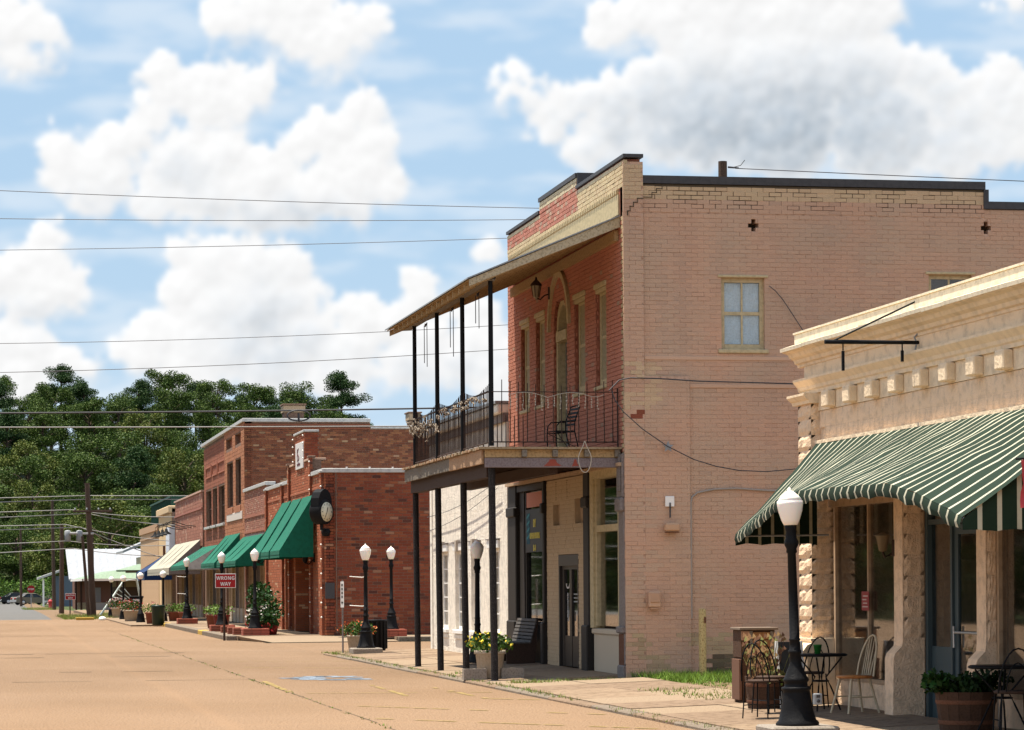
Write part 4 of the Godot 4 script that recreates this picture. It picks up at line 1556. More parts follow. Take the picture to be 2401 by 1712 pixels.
	for k in 10: star.append(Vector2(sin(TAU * k / 10.0), cos(TAU * k / 10.0)) * (.10 if k % 2 == 0 else .045))
	b.prism(star, 0, .03)
	piece(jb, "star", b.done(), M.galv)

var pn := FastNoiseLite.new()

func write(p: Node3D, n: String, s: String, at: Vector3, out: Vector3, size: float, m: Material, bold := true):
	var t := TextMesh.new()
	var f := SystemFont.new()
	f.font_names = PackedStringArray(["Droid Sans"])
	if bold: f.font_weight = 700
	t.font = f
	t.text = s
	t.font_size = 64
	t.pixel_size = size / 64.0
	t.depth = 0.01
	t.curve_step = 4.0
	piece(p, n, t, m, Transform3D(Basis(Vector3.UP.cross(out), Vector3.UP, out), at - p.global_position))

# ---------------------------------------------------------------- wooden gallery in front of it
func make_gallery():
	var p := thing("wooden_gallery", Vector3(8.68, .06, -48.4), "weathered two-level wooden gallery with black posts and iron railing", "gallery")
	var X0 := 8.68
	var zs := [-48.45, -51.38, -54.32, -57.2]
	rng.seed = 61
	# posts: stout below, slim above
	for z in zs:
		var tilt := rng.randf_range(-.01, .01)
		var b := MB.new()
		b.tube([Vector3(X0 + .03, .03, z + tilt), Vector3(X0 + .01, 2.0, z), Vector3(X0, 3.78, z)], .062, .060, 10)
		b.lathe([[.16, .03], [.16, .05], [.09, .06]], 10, Vector3(X0 + .03, 0, z + tilt))
		wp(p, "post", b, M.black_worn)
		b = MB.new()
		b.tube([Vector3(X0, 4.10, z), Vector3(X0, 6.98, z)], .044, .040, 10)
		b.cbox(Vector3(X0, 7.0, z), Vector3(.16, .05, .16))
		wp(p, "upper_post", b, M.rail_iron if z < -58 else M.black_paint)
	# deck: planks over joists, worn fascia boards
	var z := -57.45
	while z < -48.30:
		var w := rng.randf_range(.13, .15)
		wbox(p, "deck_plank", [M.wood_deck, M.wood_fascia][rng.randi() % 2], 8.44 + rng.randf_range(-.025, .02), 10.93, 4.035 + rng.randf_range(-.004, .004), 4.075 + rng.randf_range(-.004, .004), z, z + w - .008)
		z += w
	z = -57.35
	while z < -48.4:
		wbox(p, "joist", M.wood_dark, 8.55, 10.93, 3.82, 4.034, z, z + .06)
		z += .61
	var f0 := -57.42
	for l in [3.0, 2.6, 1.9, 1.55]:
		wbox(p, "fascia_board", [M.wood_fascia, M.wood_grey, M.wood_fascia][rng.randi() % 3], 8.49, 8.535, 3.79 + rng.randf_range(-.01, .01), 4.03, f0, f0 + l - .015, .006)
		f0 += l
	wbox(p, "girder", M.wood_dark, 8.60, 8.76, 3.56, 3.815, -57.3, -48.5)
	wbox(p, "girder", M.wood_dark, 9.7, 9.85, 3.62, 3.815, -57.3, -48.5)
	# near end: board over board with bracket blocks
	wbox(p, "end_board", M.wood_soffit, 8.54, 10.93, 3.89, 4.033, -48.36, -48.31, .006)
	wbox(p, "end_board", M.wood_purple, 8.54, 10.93, 3.72, 3.885, -48.37, -48.29, .006)
	for x in [9.22, 9.76, 10.32, 10.86]:
		wbox(p, "block", M.wood_grey, x - .045, x + .045, 3.90, 4.03, -48.31, -48.22, .008)
	for x in [[9.72, .16], [10.12, .06]]:
		var b := MB.new()
		b.prism(PackedVector2Array([Vector2(x[0] - x[1], 3.74), Vector2(x[0] - x[1] * .5, 3.81), Vector2(x[0] - x[1] * .3, 3.86), Vector2(x[0] + x[1] * .3, 3.86), Vector2(x[0] + x[1] * .5, 3.80), Vector2(x[0] + x[1], 3.75)]), -48.289, -48.287)
		wp(p, "paint_patch", b, mat(.26, .06, .04, .8))
	# pent roof
	var rx0 := 8.28
	var rx1 := 10.93
	var ry0 := 6.93
	var ry1 := 8.04
	var slope := (ry1 - ry0) / (rx1 - rx0)
	var roof_y := func(x): return ry0 + (x - rx0) * slope
	# sheathing boards seen from below
	var x := rx0
	while x < rx1 - .05:
		var w := .165
		var b := MB.new()
		var xa := x
		var xb := minf(x + w - .008, rx1)
		b.hexa([Vector3(xa, roof_y.call(xa) + .0, -58.3), Vector3(xa, roof_y.call(xa) + .0, -48.30), Vector3(xb, roof_y.call(xb), -48.30), Vector3(xb, roof_y.call(xb), -58.3),
			Vector3(xa, roof_y.call(xa) + .022, -58.3), Vector3(xa, roof_y.call(xa) + .022, -48.30), Vector3(xb, roof_y.call(xb) + .022, -48.30), Vector3(xb, roof_y.call(xb) + .022, -58.3)])
		wp(p, "roof_board", b, [M.wood_soffit, M.wood_soffit, M.wood_fascia][rng.randi() % 3])
		x += w
	var rb := MB.new()
	rb.hexa([Vector3(rx0 - .04, ry0 + .016, -58.38), Vector3(rx0 - .04, ry0 + .016, -48.22), Vector3(rx1, ry1 + .026, -48.22), Vector3(rx1, ry1 + .026, -58.38), Vector3(rx0 - .04, ry0 + .04, -58.38), Vector3(rx0 - .04, ry0 + .04, -48.22), Vector3(rx1, ry1 + .05, -48.22), Vector3(rx1, ry1 + .05, -58.38)])
	wp(p, "roofing", rb, M.galv)
	z = -58.1
	while z < -48.3:
		var b := MB.new()
		b.hexa([Vector3(rx0 + .02, ry0 - .12, z), Vector3(rx0 + .02, ry0 - .12, z + .05), Vector3(rx1, ry1 - .13, z + .05), Vector3(rx1, ry1 - .13, z), Vector3(rx0 + .02, ry0 - .003, z), Vector3(rx0 + .02, ry0 - .003, z + .05), Vector3(rx1, ry1 - .003, z + .05), Vector3(rx1, ry1 - .003, z)])
		wp(p, "rafter", b, M.wood_soffit)
		z += .61
	# near verge board, wall plate, post beam
	var vb := MB.new()
	vb.hexa([Vector3(rx0, ry0 - .10, -48.295), Vector3(rx0, ry0 - .10, -48.25), Vector3(rx1, ry1 - .16, -48.25), Vector3(rx1, ry1 - .16, -48.295), Vector3(rx0, ry0 + .014, -48.295), Vector3(rx0, ry0 + .014, -48.25), Vector3(rx1, ry1 + .022, -48.25), Vector3(rx1, ry1 + .022, -48.295)])
	wp(p, "verge_board", vb, M.wood_pale)
	wbox(p, "wall_plate", M.wood_soffit, 10.86, 10.935, 7.66, 7.84, -58.3, -48.4)
	wbox(p, "beam", M.wood_grey, 8.60, 8.76, 6.94, 7.02, -58.2, -48.40, .01)
	# front railing: bars that rise towards each post
	var top := MB.new()
	top.tube([Vector3(X0, 5.05, zs[3]), Vector3(X0, 5.05, zs[0])], .016, .016, 6)
	wp(p, "top_rail", top, M.rail_iron)
	top = MB.new()
	top.tube([Vector3(X0, 4.17, zs[3]), Vector3(X0, 4.17, zs[0])], .014, .014, 6)
	wp(p, "bottom_rail", top, M.rail_iron)
	for s in 3:
		var za: float = zs[s + 1]
		var zb: float = zs[s]
		for i in range(1, 22):
			var k := i / 22.0
			var zz := lerpf(za, zb, k)
			var yt := 5.06 + .16 * pow(absf(k - .5) * 2.0, 1.4)
			var b := MB.new()
			b.tube([Vector3(X0, 4.075 if i % 4 == 0 else 4.165, zz), Vector3(X0 + rng.randf_range(-.006, .006), yt, zz)], .0105, .0085, 5)
			wp(p, "railing_bar", b, M.rail_iron)
	# side railing at the near end
	top = MB.new()
	top.tube([Vector3(X0, 5.03, -48.40), Vector3(10.90, 5.03, -48.40)], .009, .009, 6)
	wp(p, "top_rail", top, M.rail_iron)
	top = MB.new()
	top.tube([Vector3(X0, 4.165, -48.40), Vector3(10.90, 4.165, -48.40)], .012, .012, 6)
	wp(p, "bottom_rail", top, M.rail_iron)
	for i in 14:
		var xx := X0 + .17 + i * .151
		var yt := 5.14 + .10 * pow(absf(i / 13.0 - .5) * 2.0, 1.5)
		var b := MB.new()
		b.tube([Vector3(xx, 4.165, -48.40), Vector3(xx + rng.randf_range(-.01, .01), yt, -48.40)], .0105, .008, 5)
		wp(p, "railing_bar", b, M.rail_iron)
		if i < 4:
			b = MB.new()
			b.tube([Vector3(xx - .07, 4.08, -48.43), Vector3(xx - .07, 4.62, -48.43)], .010, .008, 5)
			wp(p, "railing_bar", b, M.rail_iron)
	top = MB.new()
	top.tube([Vector3(10.90, 4.08, -48.40), Vector3(10.90, 5.10, -48.40)], .015, .015, 6)
	wp(p, "railing_bar", top, M.rail_iron)
	# chains for hanging lamps under the eaves
	for q in [[-50.0, .62, 1], [-50.35, .5, 0], [-52.8, .9, 1], [-53.15, .7, 0], [-56.0, .85, 1], [-56.35, .75, 0]]:
		var b := MB.new()
		var y0: float = 6.88
		b.tube([Vector3(8.75, y0, q[0]), Vector3(8.75, y0 - q[1], q[0])], .008, .008, 5)
		if q[2]:
			b.tube([Vector3(8.75, y0 + .02, q[0]), Vector3(8.7, y0 - .06, q[0] + .1), Vector3(8.68, y0 - .02, q[0] + .22)], .014, .012, 5)
		wp(p, "hanging_chain", b, M.wire)

	# things on the gallery
	var c := thing("gallery_lantern", Vector3(10.62, 7.42, -54.25), "dark bronze wall lantern above the arched balcony door", "lantern")
	var b := MB.new()
	b.lathe([[.0, .30], [.02, .27], [.03, .22], [.13, .12], [.15, .08], [.12, .07]], 8, Vector3.ZERO)
	piece(c, "cap", b.done(), M.wood_dark)
	c.scale = Vector3.ONE * .8
	b = MB.new()
	b.lathe([[.115, .07], [.07, -.20], [.02, -.24], [.0, -.30]], 8, Vector3.ZERO)
	piece(c, "glass", b.done(), mat(.32, .28, .2, .3))
	b = MB.new()
	for k in 6:
		var a := TAU * k / 6.0
		b.tube([Vector3(cos(a) * .12, .07, sin(a) * .12), Vector3(cos(a) * .075, -.2, sin(a) * .075)], .008, .008, 4)
	b.tube([Vector3(0, -.22, 0), Vector3(.1, -.26, 0), Vector3(.2, -.16, 0), Vector3(.32, -.12, 0)], .02, .018, 6)
	b.cbox(Vector3(.31, -.1, 0), Vector3(.03, .3, .1))
	piece(c, "arm", b.done(), M.wood_dark)

	c = thing("balcony_chair", Vector3(10.06, 4.08, -49.1), "black metal garden armchair standing on the balcony deck", "chair")
	garden_chair(c, 1.0)
	c.rotation.y = -1.35
	c.scale = Vector3.ONE * .76

	# string of icicle lights along the side railing, dried garland on the front one
	c = thing("icicle_lights", Vector3(9.8, 5.0, -48.38), "string of white icicle lights drooping along the side railing", "string lights")
	b = MB.new()
	var pts := []
	for i in 16: pts.append(Vector3(9.0 + i * .11, 4.93 + .09 * absf(sin(i * .42 + .6)), -48.37))
	b.tube(pts, .005, .005, 4)
	wp(c, "cord", b, M.string)
	for i in 15:
		b = MB.new()
		var l := rng.randf_range(.12, .30)
		var q: Vector3 = pts[i]
		b.tube([q, q + Vector3(.01, -l * .5, 0), q + Vector3(-.008, -l, 0)], .0035, .0035, 4)
		for k in 4: b.cbox(q + Vector3(rng.randf_range(-.012, .012), -l * (k + 1) / 4.0, 0), Vector3(.013, .02, .013))
		wp(c, "drop", b, M.string)
	c = thing("garland", Vector3(8.64, 4.9, -55), "tangled dry vine garland wound along the front balcony railing", "garland")
	for s in 46:
		b = MB.new()
		var zc := lerpf(-57.3, -48.6, pow(s / 46.0, 1.7))
		var thickness := 1.0 if zc < -54.0 else .42
		var q := Vector3(8.62, 5.02 - .28 * rng.randf() * thickness, zc)
		var path := [q]
		for k in 5:
			q += Vector3(rng.randf_range(-.05, .05), rng.randf_range(-.10, .07) * thickness, rng.randf_range(-.16, .18))
			q.x = clampf(q.x, 8.55, 8.70)
			path.append(q)
		b.tube(path, .009, .007, 4)
		for k in 5: b.cbox(path[k] + Vector3(0, -.02, 0), Vector3(.02, .05, .03), Basis().rotated(Vector3(1, .3, .2).normalized(), rng.randf() * 3.0))
		wp(c, "strand", b, M.twig)
	c = thing("cord_loop", Vector3(10.3, 4.0, -48.2), "white cord loop hanging over the near end of the deck", "cord")
	b = MB.new()
	pts = []
	for k in 25:
		var a := TAU * k / 24.0
		var yy := cos(a)
		pts.append(Vector3(10.27 + sin(a) * .115 * (1.0 - .75 * smoothstep(-.1, 1.0, yy)) , 3.90 + yy * .27, -48.20))
	b.tube(pts, .008, .008, 5)
	wp(c, "cord", b, M.string)

func garden_chair(c: Node3D, s: float):
	var fr := MB.new()
	for sx in [-.26, .26]:
		fr.tube([Vector3(sx, 0, .26), Vector3(sx, .30, .27), Vector3(sx, .52, .25), Vector3(sx, .62, .16), Vector3(sx, .63, -.18)], .014, .014, 6)
		fr.tube([Vector3(sx * .9, .0, -.30), Vector3(sx * .95, .40, -.20), Vector3(sx, .63, -.20), Vector3(sx * .95, .98, -.34)], .014, .014, 6)
		fr.tube([Vector3(sx, .36, .25), Vector3(sx, .38, -.18)], .012, .012, 6)
	fr.tube([Vector3(-.25, .98, -.34), Vector3(0, 1.0, -.35), Vector3(.25, .98, -.34)], .014, .014, 6)
	piece(c, "frame", fr.done(), M.black_paint)
	for k in 7:
		var b := MB.new()
		b.bevel(-.25, .25, .395, .41, -.20 + k * .065, -.145 + k * .065, .004)
		piece(c, "seat_slat", b.done(), M.black_paint)
	for k in 5:
		var b := MB.new()
		var t := k / 4.0
		b.cbox(Vector3(0, .56 + t * .36, -.215 - t * .105), Vector3(.48, .05, .012), Basis().rotated(Vector3.RIGHT, -.3))
		piece(c, "back_slat", b.done(), M.black_paint)
	var x := MB.new()
	x.tube([Vector3(-.24, .02, -.26), Vector3(.24, .34, .22)], .009, .009, 5)
	x.tube([Vector3(.24, .02, -.26), Vector3(-.24, .34, .22)], .009, .009, 5)
	piece(c, "brace", x.done(), M.black_paint)

# ---------------------------------------------------------------- white stucco corner building
func make_white_building():
	var p := thing("white_stucco_building", Vector3(10.9, 0, -69.3), "low white stucco building with tall small-paned windows behind the gallery", "building")
	var ff := frame(Vector3(10.9, 0, 0), Vector3(-1, 0, 0))
	var wins := []
	for c in [-67.4, -65.15, -62.95, -60.6]: wins.append([c - .60, c + .60, .66, 2.46])
	backing(p, "front_wall", ff, -69.3, -59.02, .05, 5.12, wins, .30, M.stucco)
	wbox(p, "far_wall", M.stucco, 11.2, 24, .05, 5.1, -69.3, -69.0)
	wbox(p, "roof", M.roof_tar, 11.2, 24, 4.9, 5.0, -69.0, -59.05)
	wbox(p, "corner_strip", M.stucco_trim, 10.87, 10.905, .05, 5.1, -69.32, -69.05)
	wbox(p, "band", M.iron_grey, 10.82, 11.2, 5.12, 5.30, -69.35, -59.03)
	wbox(p, "cornice", M.stucco_trim, 10.70, 11.2, 5.30, 5.50, -69.45, -59.03, .03)
	wbox(p, "cornice_cap", M.galv, 10.66, 11.2, 5.505, 5.56, -69.5, -59.03)
	for q in wins:
		var w := window(p, ff, q[0], q[1], q[2], q[3], .085, M.white_paint, 2, 5, .06)
		var b := MB.new()
		b.bevel(q[0] - .06, q[1] + .06, .56, .655, -.2, .07, .012, ff)
		wsub(w, "sill", b, M.white_paint)
		b = MB.new()
		b.bevel(q[0] - .02, q[1] + .02, .44, .545, -.02, .03, .01, ff)
		wsub(w, "apron", b, M.stucco_trim)
		b = MB.new()
		b.bevel(q[0] - .08, q[1] + .08, 2.48, 2.66, -.05, .05, .012, ff)
		wsub(w, "lintel", b, M.white_paint)
		b = MB.new()
		b.prism(PackedVector2Array([Vector2(-.07, 2.46), Vector2(.07, 2.46), Vector2(.11, 2.72), Vector2(-.11, 2.72)]), 0, .10, Transform3D(ff.basis, ff * Vector3((q[0] + q[1]) / 2, 0, 0)))
		wsub(w, "keystone", b, mat(.42, .36, .30, .85))
		b = MB.new()
		b.box(q[0] - .12, q[1] + .12, 2.665, 2.685, -.05, .07, ff)
		wsub(w, "drip_mould", b, M.iron_grey)
	# service wires clipped along the stucco
	var s := thing("service_wires", Vector3(10.85, 3.8, -64), "two thin service wires drooping along the white stucco wall", "wire")
	for y in [[3.35, 3.9], [3.0, 3.75]]:
		var b := MB.new()
		var pts := []
		for i in 9: pts.append(Vector3(10.80, lerpf(y[0], y[1], i / 8.0) - .12 * sin(PI * i / 8.0), lerpf(-69.3, -59.6, i / 8.0)))
		b.tube(pts, .007, .007, 4)
		wp(s, "wire", b, M.wire)

# ---------------------------------------------------------------- canvas awnings of the far block
func plain_awning(n: String, label: String, z0: float, z1: float, xw: float, xo: float, yt: float, yb: float, hem: float, m: Material, splits: int, group := "", slit := .0, ends: Material = null) -> Node3D:
	var p := thing(n, Vector3(xw, yb, (z0 + z1) / 2), label, "awning", group)
	var w := (z1 - z0) / splits
	for k in splits:
		var a := z0 + w * k + (slit if k > 0 else 0.0)
		var e := z0 + w * (k + 1) - (slit if k < splits - 1 else 0.0)
		var b := MB.new()
		b.st.set_smooth_group(1)
		var g := []
		for i in 9:
			var rw := []
			for j in 7:
				var t := j / 6.0
				var sag := .045 * sin(PI * t) * (.6 + .4 * sin(PI * i / 8.0)) + .018 * pn.get_noise_2d(a * 3.0 + i * 2.0, t * 9.0)
				rw.append(Vector3(lerpf(xw, xo, t) + sag * .6, lerpf(yt, yb, t) - sag, lerpf(a, e, i / 8.0)))
			g.append(rw)
		for i in 8:
			for j in 6: b.quad(g[i][j], g[i][j + 1], g[i + 1][j + 1], g[i + 1][j])
		wp(p, "panel", b, m)
		b = MB.new()
		var pts := 8
		for i in pts:
			var t0 := float(i) / pts
			var t1 := float(i + 1) / pts
			var d := func(t): return hem * (1.0 - .10 * absf(sin(t * PI * 3.0)))
			b.quad(Vector3(xo - .004, yb, lerpf(a, e, t0)), Vector3(xo - .004, yb, lerpf(a, e, t1)), Vector3(xo - .012, yb - d.call(t1), lerpf(a, e, t1)), Vector3(xo - .012, yb - d.call(t0), lerpf(a, e, t0)))
		b.box(xo - .016, xo - .010, yb - hem * .55, yb - hem * .48, a, e)
		wp(p, "hem", b, m)
		for z in [a, e]:
			b = MB.new()
			b.prism(PackedVector2Array([Vector2(xw, yt - .013), Vector2(xo, yb - .013), Vector2(xo, yb - hem * .9), Vector2(xw, yb - hem * .9)]), z + (.002 if z == a else -.008), z + (.008 if z == a else -.002))
			wp(p, "end_panel", b, ends if ends else m)
	return p

# ---------------------------------------------------------------- red brick buildings
func make_red_corner():
	var p := thing("red_corner_building", Vector3(10.5, 0, -88), "red brick corner building with a sign tower above green awning", "building")
	var sf := frame(Vector3(0, 0, -88), Vector3(0, 0, 1))
	var ff := frame(Vector3(10.5, 0, 0), Vector3(-1, 0, 0))
	var bricks := []
	rng.seed = 71
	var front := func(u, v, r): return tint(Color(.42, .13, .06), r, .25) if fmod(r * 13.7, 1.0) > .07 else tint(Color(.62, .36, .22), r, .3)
	backing(p, "side_wall", sf, 10.5, 24, .1, 5.18, [], .3, M.red_mortar)
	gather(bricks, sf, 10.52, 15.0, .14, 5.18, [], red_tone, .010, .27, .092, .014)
	var door := [[-99.6, -91.6, .1, 2.95]]
	backing(p, "front_wall", ff, -106, -88, .1, 5.18, door, .3, M.red_mortar)
	backing(p, "front_wall", ff, -97.75, -91.3, 5.18, 5.72, [], .3, M.red_mortar)
	backing(p, "tower", ff, -96.2, -93.25, 5.72, 6.72, [], .45, M.red_mortar)
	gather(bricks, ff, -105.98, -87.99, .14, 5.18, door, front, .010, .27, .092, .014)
	gather(bricks, ff, -97.75, -91.3, 5.18, 5.72, [], front)
	gather(bricks, ff, -96.2, -93.25, 5.72, 6.72, [], front)
	gather(bricks, frame(Vector3(0, 0, -93.25), Vector3(0, 0, 1)), 10.5, 10.95, 5.72, 6.72, [], red_tone)
	# pilasters
	for q in [[-88.55, -88.05, 5.18], [-91.45, -91.15, 5.78], [-97.9, -97.6, 5.78], [-100.2, -99.9, 5.18], [-105.9, -105.5, 5.18]]:
		backing(p, "pilaster", ff, q[0], q[1], .1, q[2], [], .09, M.red_mortar, .09)
		gather(bricks, Transform3D(ff.basis, ff.origin + Vector3(-.09, 0, 0)), q[0], q[1], .14, q[2], [], front)
		gather(bricks, frame(Vector3(0, 0, q[1]), Vector3(0, 0, 1)), 10.41, 10.5, .14, q[2], [], red_tone, .012, .1)
		var b := MB.new()
		b.bevel(q[0] - .05, q[1] + .05, q[2], q[2] + .07, -.1, .14, .01, ff)
		wp(p, "pilaster_cap", b, M.tin_white if q[2] < 5.5 else M.red_mortar)
	# corbel bands
	for y in [4.72, 3.86]:
		var b := MB.new()
		b.bevel(-105.98, -88.0, y, y + .07, -.02, .03, .006, ff)
		wp(p, "brick_band", b, mat(.30, .10, .05, .9))
	# white metal coping
	for q in [[-106.03, -97.92], [-91.13, -87.93]]:
		var b := MB.new()
		b.bevel(q[0], q[1], 5.18, 5.31, -.32, .07, .012, ff)
		wp(p, "coping", b, M.tin_white)
	var cb := MB.new()
	cb.bevel(10.44, 24, 5.18, 5.312, -.32, .06, .012, sf)
	wp(p, "coping", cb, M.tin_white)
	for i in 14:
		var b := MB.new()
		b.cbox(Vector3(11.2 + i * .72, 5.335, -87.98), Vector3(.05, .05, .05))
		wp(p, "coping_bolt", b, M.bulb)
	for q in [[-97.72, -96.22, 5.72], [-93.22, -91.32, 5.72], [-96.25, -93.2, 6.72]]:
		var b := MB.new()
		b.bevel(q[0], q[1], q[2], q[2] + .07, -.46, .06, .01, ff)
		wp(p, "coping", b, M.tin_white if q[2] > 6 else mat(.45, .30, .22))
	wbox(p, "roof", M.roof_tar, 10.8, 24, 4.8, 4.9, -106, -88.31)
	# deep entrance: back wall and brick piers
	wbox(p, "entrance_wall", M.red_mortar, 12.0, 12.2, .1, 3.2, -99.6, -91.6)
	gather(bricks, frame(Vector3(12.0, 0, 0), Vector3(-1, 0, 0)), -99.6, -91.6, .14, 2.95, [], front)
	wbox(p, "entrance_side", M.red_mortar, 10.8, 12.0, .1, 3.2, -99.8, -99.6)
	wbox(p, "entrance_side", M.red_mortar, 10.8, 12.0, .1, 3.2, -91.6, -91.4)
	wbox(p, "entrance_ceiling", M.room, 10.8, 12.0, 2.96, 3.0, -99.6, -91.6)
	gather(bricks, frame(Vector3(0, 0, -99.6), Vector3(0, 0, 1)), 10.52, 12.0, .14, 2.95, [], front)
	for z in [-97.1, -92.2]:
		wbox(p, "entrance_pier", M.red_mortar, 10.56, 11.9, .1, 2.95, z - .25, z + .2)
		gather(bricks, frame(Vector3(10.56, 0, 0), Vector3(-1, 0, 0)), z - .25, z + .2, .14, 2.95, [], front)
		gather(bricks, frame(Vector3(0, 0, z + .2), Vector3(0, 0, 1)), 10.56, 11.9, .14, 2.95, [], front)
	# small white lamp bulbs along the pilaster edges
	for q in [[-88.0, 10], [-91.1, 12], [-97.55, 5]]:
		for k in q[1]:
			var b := MB.new()
			b.lathe([[0, -.03], [.035, 0], [0, .035]], 6, ff * Vector3(q[0] + .03, .7 + k * .45, .12))
			wp(p, "bulb", b, M.bulb)
	for k in 4:
		for s in [-96.25, -93.2]:
			var b := MB.new()
			b.lathe([[0, -.03], [.035, 0], [0, .035]], 6, ff * Vector3(s, 5.85 + k * .25, .08))
			wp(p, "bulb", b, M.bulb)
	var pl := MB.new()
	pl.bevel(10.50, 10.80, 1.27, 1.77, 0, .04, .01, sf)
	wp(p, "plaque", pl, M.plate)
	pl = MB.new()
	pl.tube([Vector3(10.86, .2, -87.97), Vector3(10.86, 5.16, -87.97)], .018, .018, 6)
	wp(p, "conduit", pl, M.red_mortar)
	lay(p, bricks)
	# sign on the tower
	var s := thing("tower_sign", Vector3(10.45, 5.5, -94.5), "tall white sign with a dark red emblem on the brick tower", "sign")
	var b := MB.new()
	b.bevel(-95.6, -93.35, 5.55, 6.42, .02, .06, .01, ff)
	wp(s, "board", b, M.sign_white)
	var em := mat(.10, .02, .03, .6)
	b = MB.new()
	for k in 14:   # a tall S-shaped flourish
		var t0 := k / 14.0
		var t1 := (k + 1) / 14.0
		var pp := func(t, o): return ff * Vector3(-94.75 + .22 * sin(t * TAU * 1.1) + o, 5.82 + t * .42, .066)
		b.hexa([pp.call(t0, -.09), pp.call(t0, .09), pp.call(t0, .09) + Vector3(-.006, 0, 0), pp.call(t0, -.09) + Vector3(-.006, 0, 0), pp.call(t1, -.09), pp.call(t1, .09), pp.call(t1, .09) + Vector3(-.006, 0, 0), pp.call(t1, -.09) + Vector3(-.006, 0, 0)])
	b.box(-95.05, -94.93, 5.80, 6.22, .061, .068, ff)
	wp(s, "emblem", b, em)
	b = MB.new()
	for k in 5: b.box(-95.1 + k * .2, -94.97 + k * .2, 5.66, 5.73 + .02 * (k % 3), .061, .068, ff)
	wp(s, "print", b, em)
	plain_awning("green_awning", "large green awning over the corner entrance of the red building", -99.4, -90.0, 10.38, 9.30, 4.55, 2.80, .24, M.canvas_green, 3, "", .20)
	# wall lanterns
	for q in [[-90.6, 2.62, "black wall lantern beside the large green awning of red corner building"], [-106.2, 2.75, "black wall lantern between the green awnings of the brick buildings"]]:
		var l := thing("wall_lantern", Vector3(10.18, q[1], q[0]), q[2], "lantern")
		b = MB.new()
		b.lathe([[0, .42], [.02, .38], [.03, .33], [.21, .22], [.21, .20], [.13, .19]], 8, Vector3.ZERO)
		piece(l, "cap", b.done(), M.galv)
		b = MB.new()
		b.lathe([[.13, .19], [.08, -.15], [.03, -.22], [0, -.24]], 8, Vector3.ZERO)
		piece(l, "cage", b.done(), M.black_paint)
		b = MB.new()
		b.tube([Vector3(0, -.2, 0), Vector3(.12, -.26, 0), Vector3(.28, -.1, 0)], .02, .02, 6)
		b.cbox(Vector3(.28, -.05, 0), Vector3(.04, .3, .12))
		piece(l, "arm", b.done(), M.black_paint)
	# clock on the corner
	var c := thing("street_clock", Vector3(10.35, 3.95, -87.55), "black double-faced clock bracketed from the red brick corner", "clock")
	c.rotation.y = deg_to_rad(48)      # its faces look along the diagonal
	b = MB.new()
	b.lathe([[0, -.20], [.36, -.20], [.39, -.16], [.39, .16], [.36, .20], [0, .20]], 28, Vector3.ZERO, Transform3D(Basis().rotated(Vector3.RIGHT, PI / 2), Vector3.ZERO))
	piece(c, "drum", b.done(), M.black_paint)
	b = MB.new()
	b.prism(PackedVector2Array([Vector2(-.36, .18), Vector2(.36, .18), Vector2(.34, .42), Vector2(.24, .60), Vector2(.12, .68), Vector2(0, .71), Vector2(-.12, .68), Vector2(-.24, .60), Vector2(-.34, .42)]), -.15, .15)
	piece(c, "hood", b.done(), M.black_paint)
	for s2 in [-1, 1]:
		var fb := MB.new()
		fb.lathe([[0, .21], [.30, .208], [.30, .2]], 28, Vector3.ZERO, Transform3D(Basis().rotated(Vector3.RIGHT, PI / 2 * s2), Vector3.ZERO))
		var face := piece(c, "face", fb.done(), M.clock_face)
		fb = MB.new()
		for k in 12:
			var a := TAU * k / 12.0
			var l := .055 if k % 3 == 0 else .035
			fb.cbox(Vector3(sin(a) * .245, cos(a) * .245, .214 * s2), Vector3(.022, l, .004), Basis().rotated(Vector3.BACK, -a))
		piece(face, "marks", fb.done(), M.sign_black)
		fb = MB.new()
		for h in [[12.55 / 12.0, .15, .026], [35.0 / 60.0, .22, .018]]:
			var a: float = TAU * h[0] * s2
			fb.cbox(Vector3(sin(a) * h[1] * .45, cos(a) * h[1] * .45, .218 * s2), Vector3(h[2], h[1], .004), Basis().rotated(Vector3.BACK, -a))
		piece(face, "hands", fb.done(), M.sign_black)
	b = MB.new()
	b.tube([Vector3(0, -.36, 0), Vector3(0, -.56, 0)], .05, .05, 8)
	b.tube([Vector3(0, -.52, 0), Vector3(.25, -.55, -.08), Vector3(.42, -.62, -.12)], .035, .035, 8)
	b.lathe([[0, .0], [.10, .02], [.15, .14], [.12, .24], [0, .26]], 12, Vector3(.40, -.76, -.12))
	piece(c, "bracket", b.done(), M.black_paint)

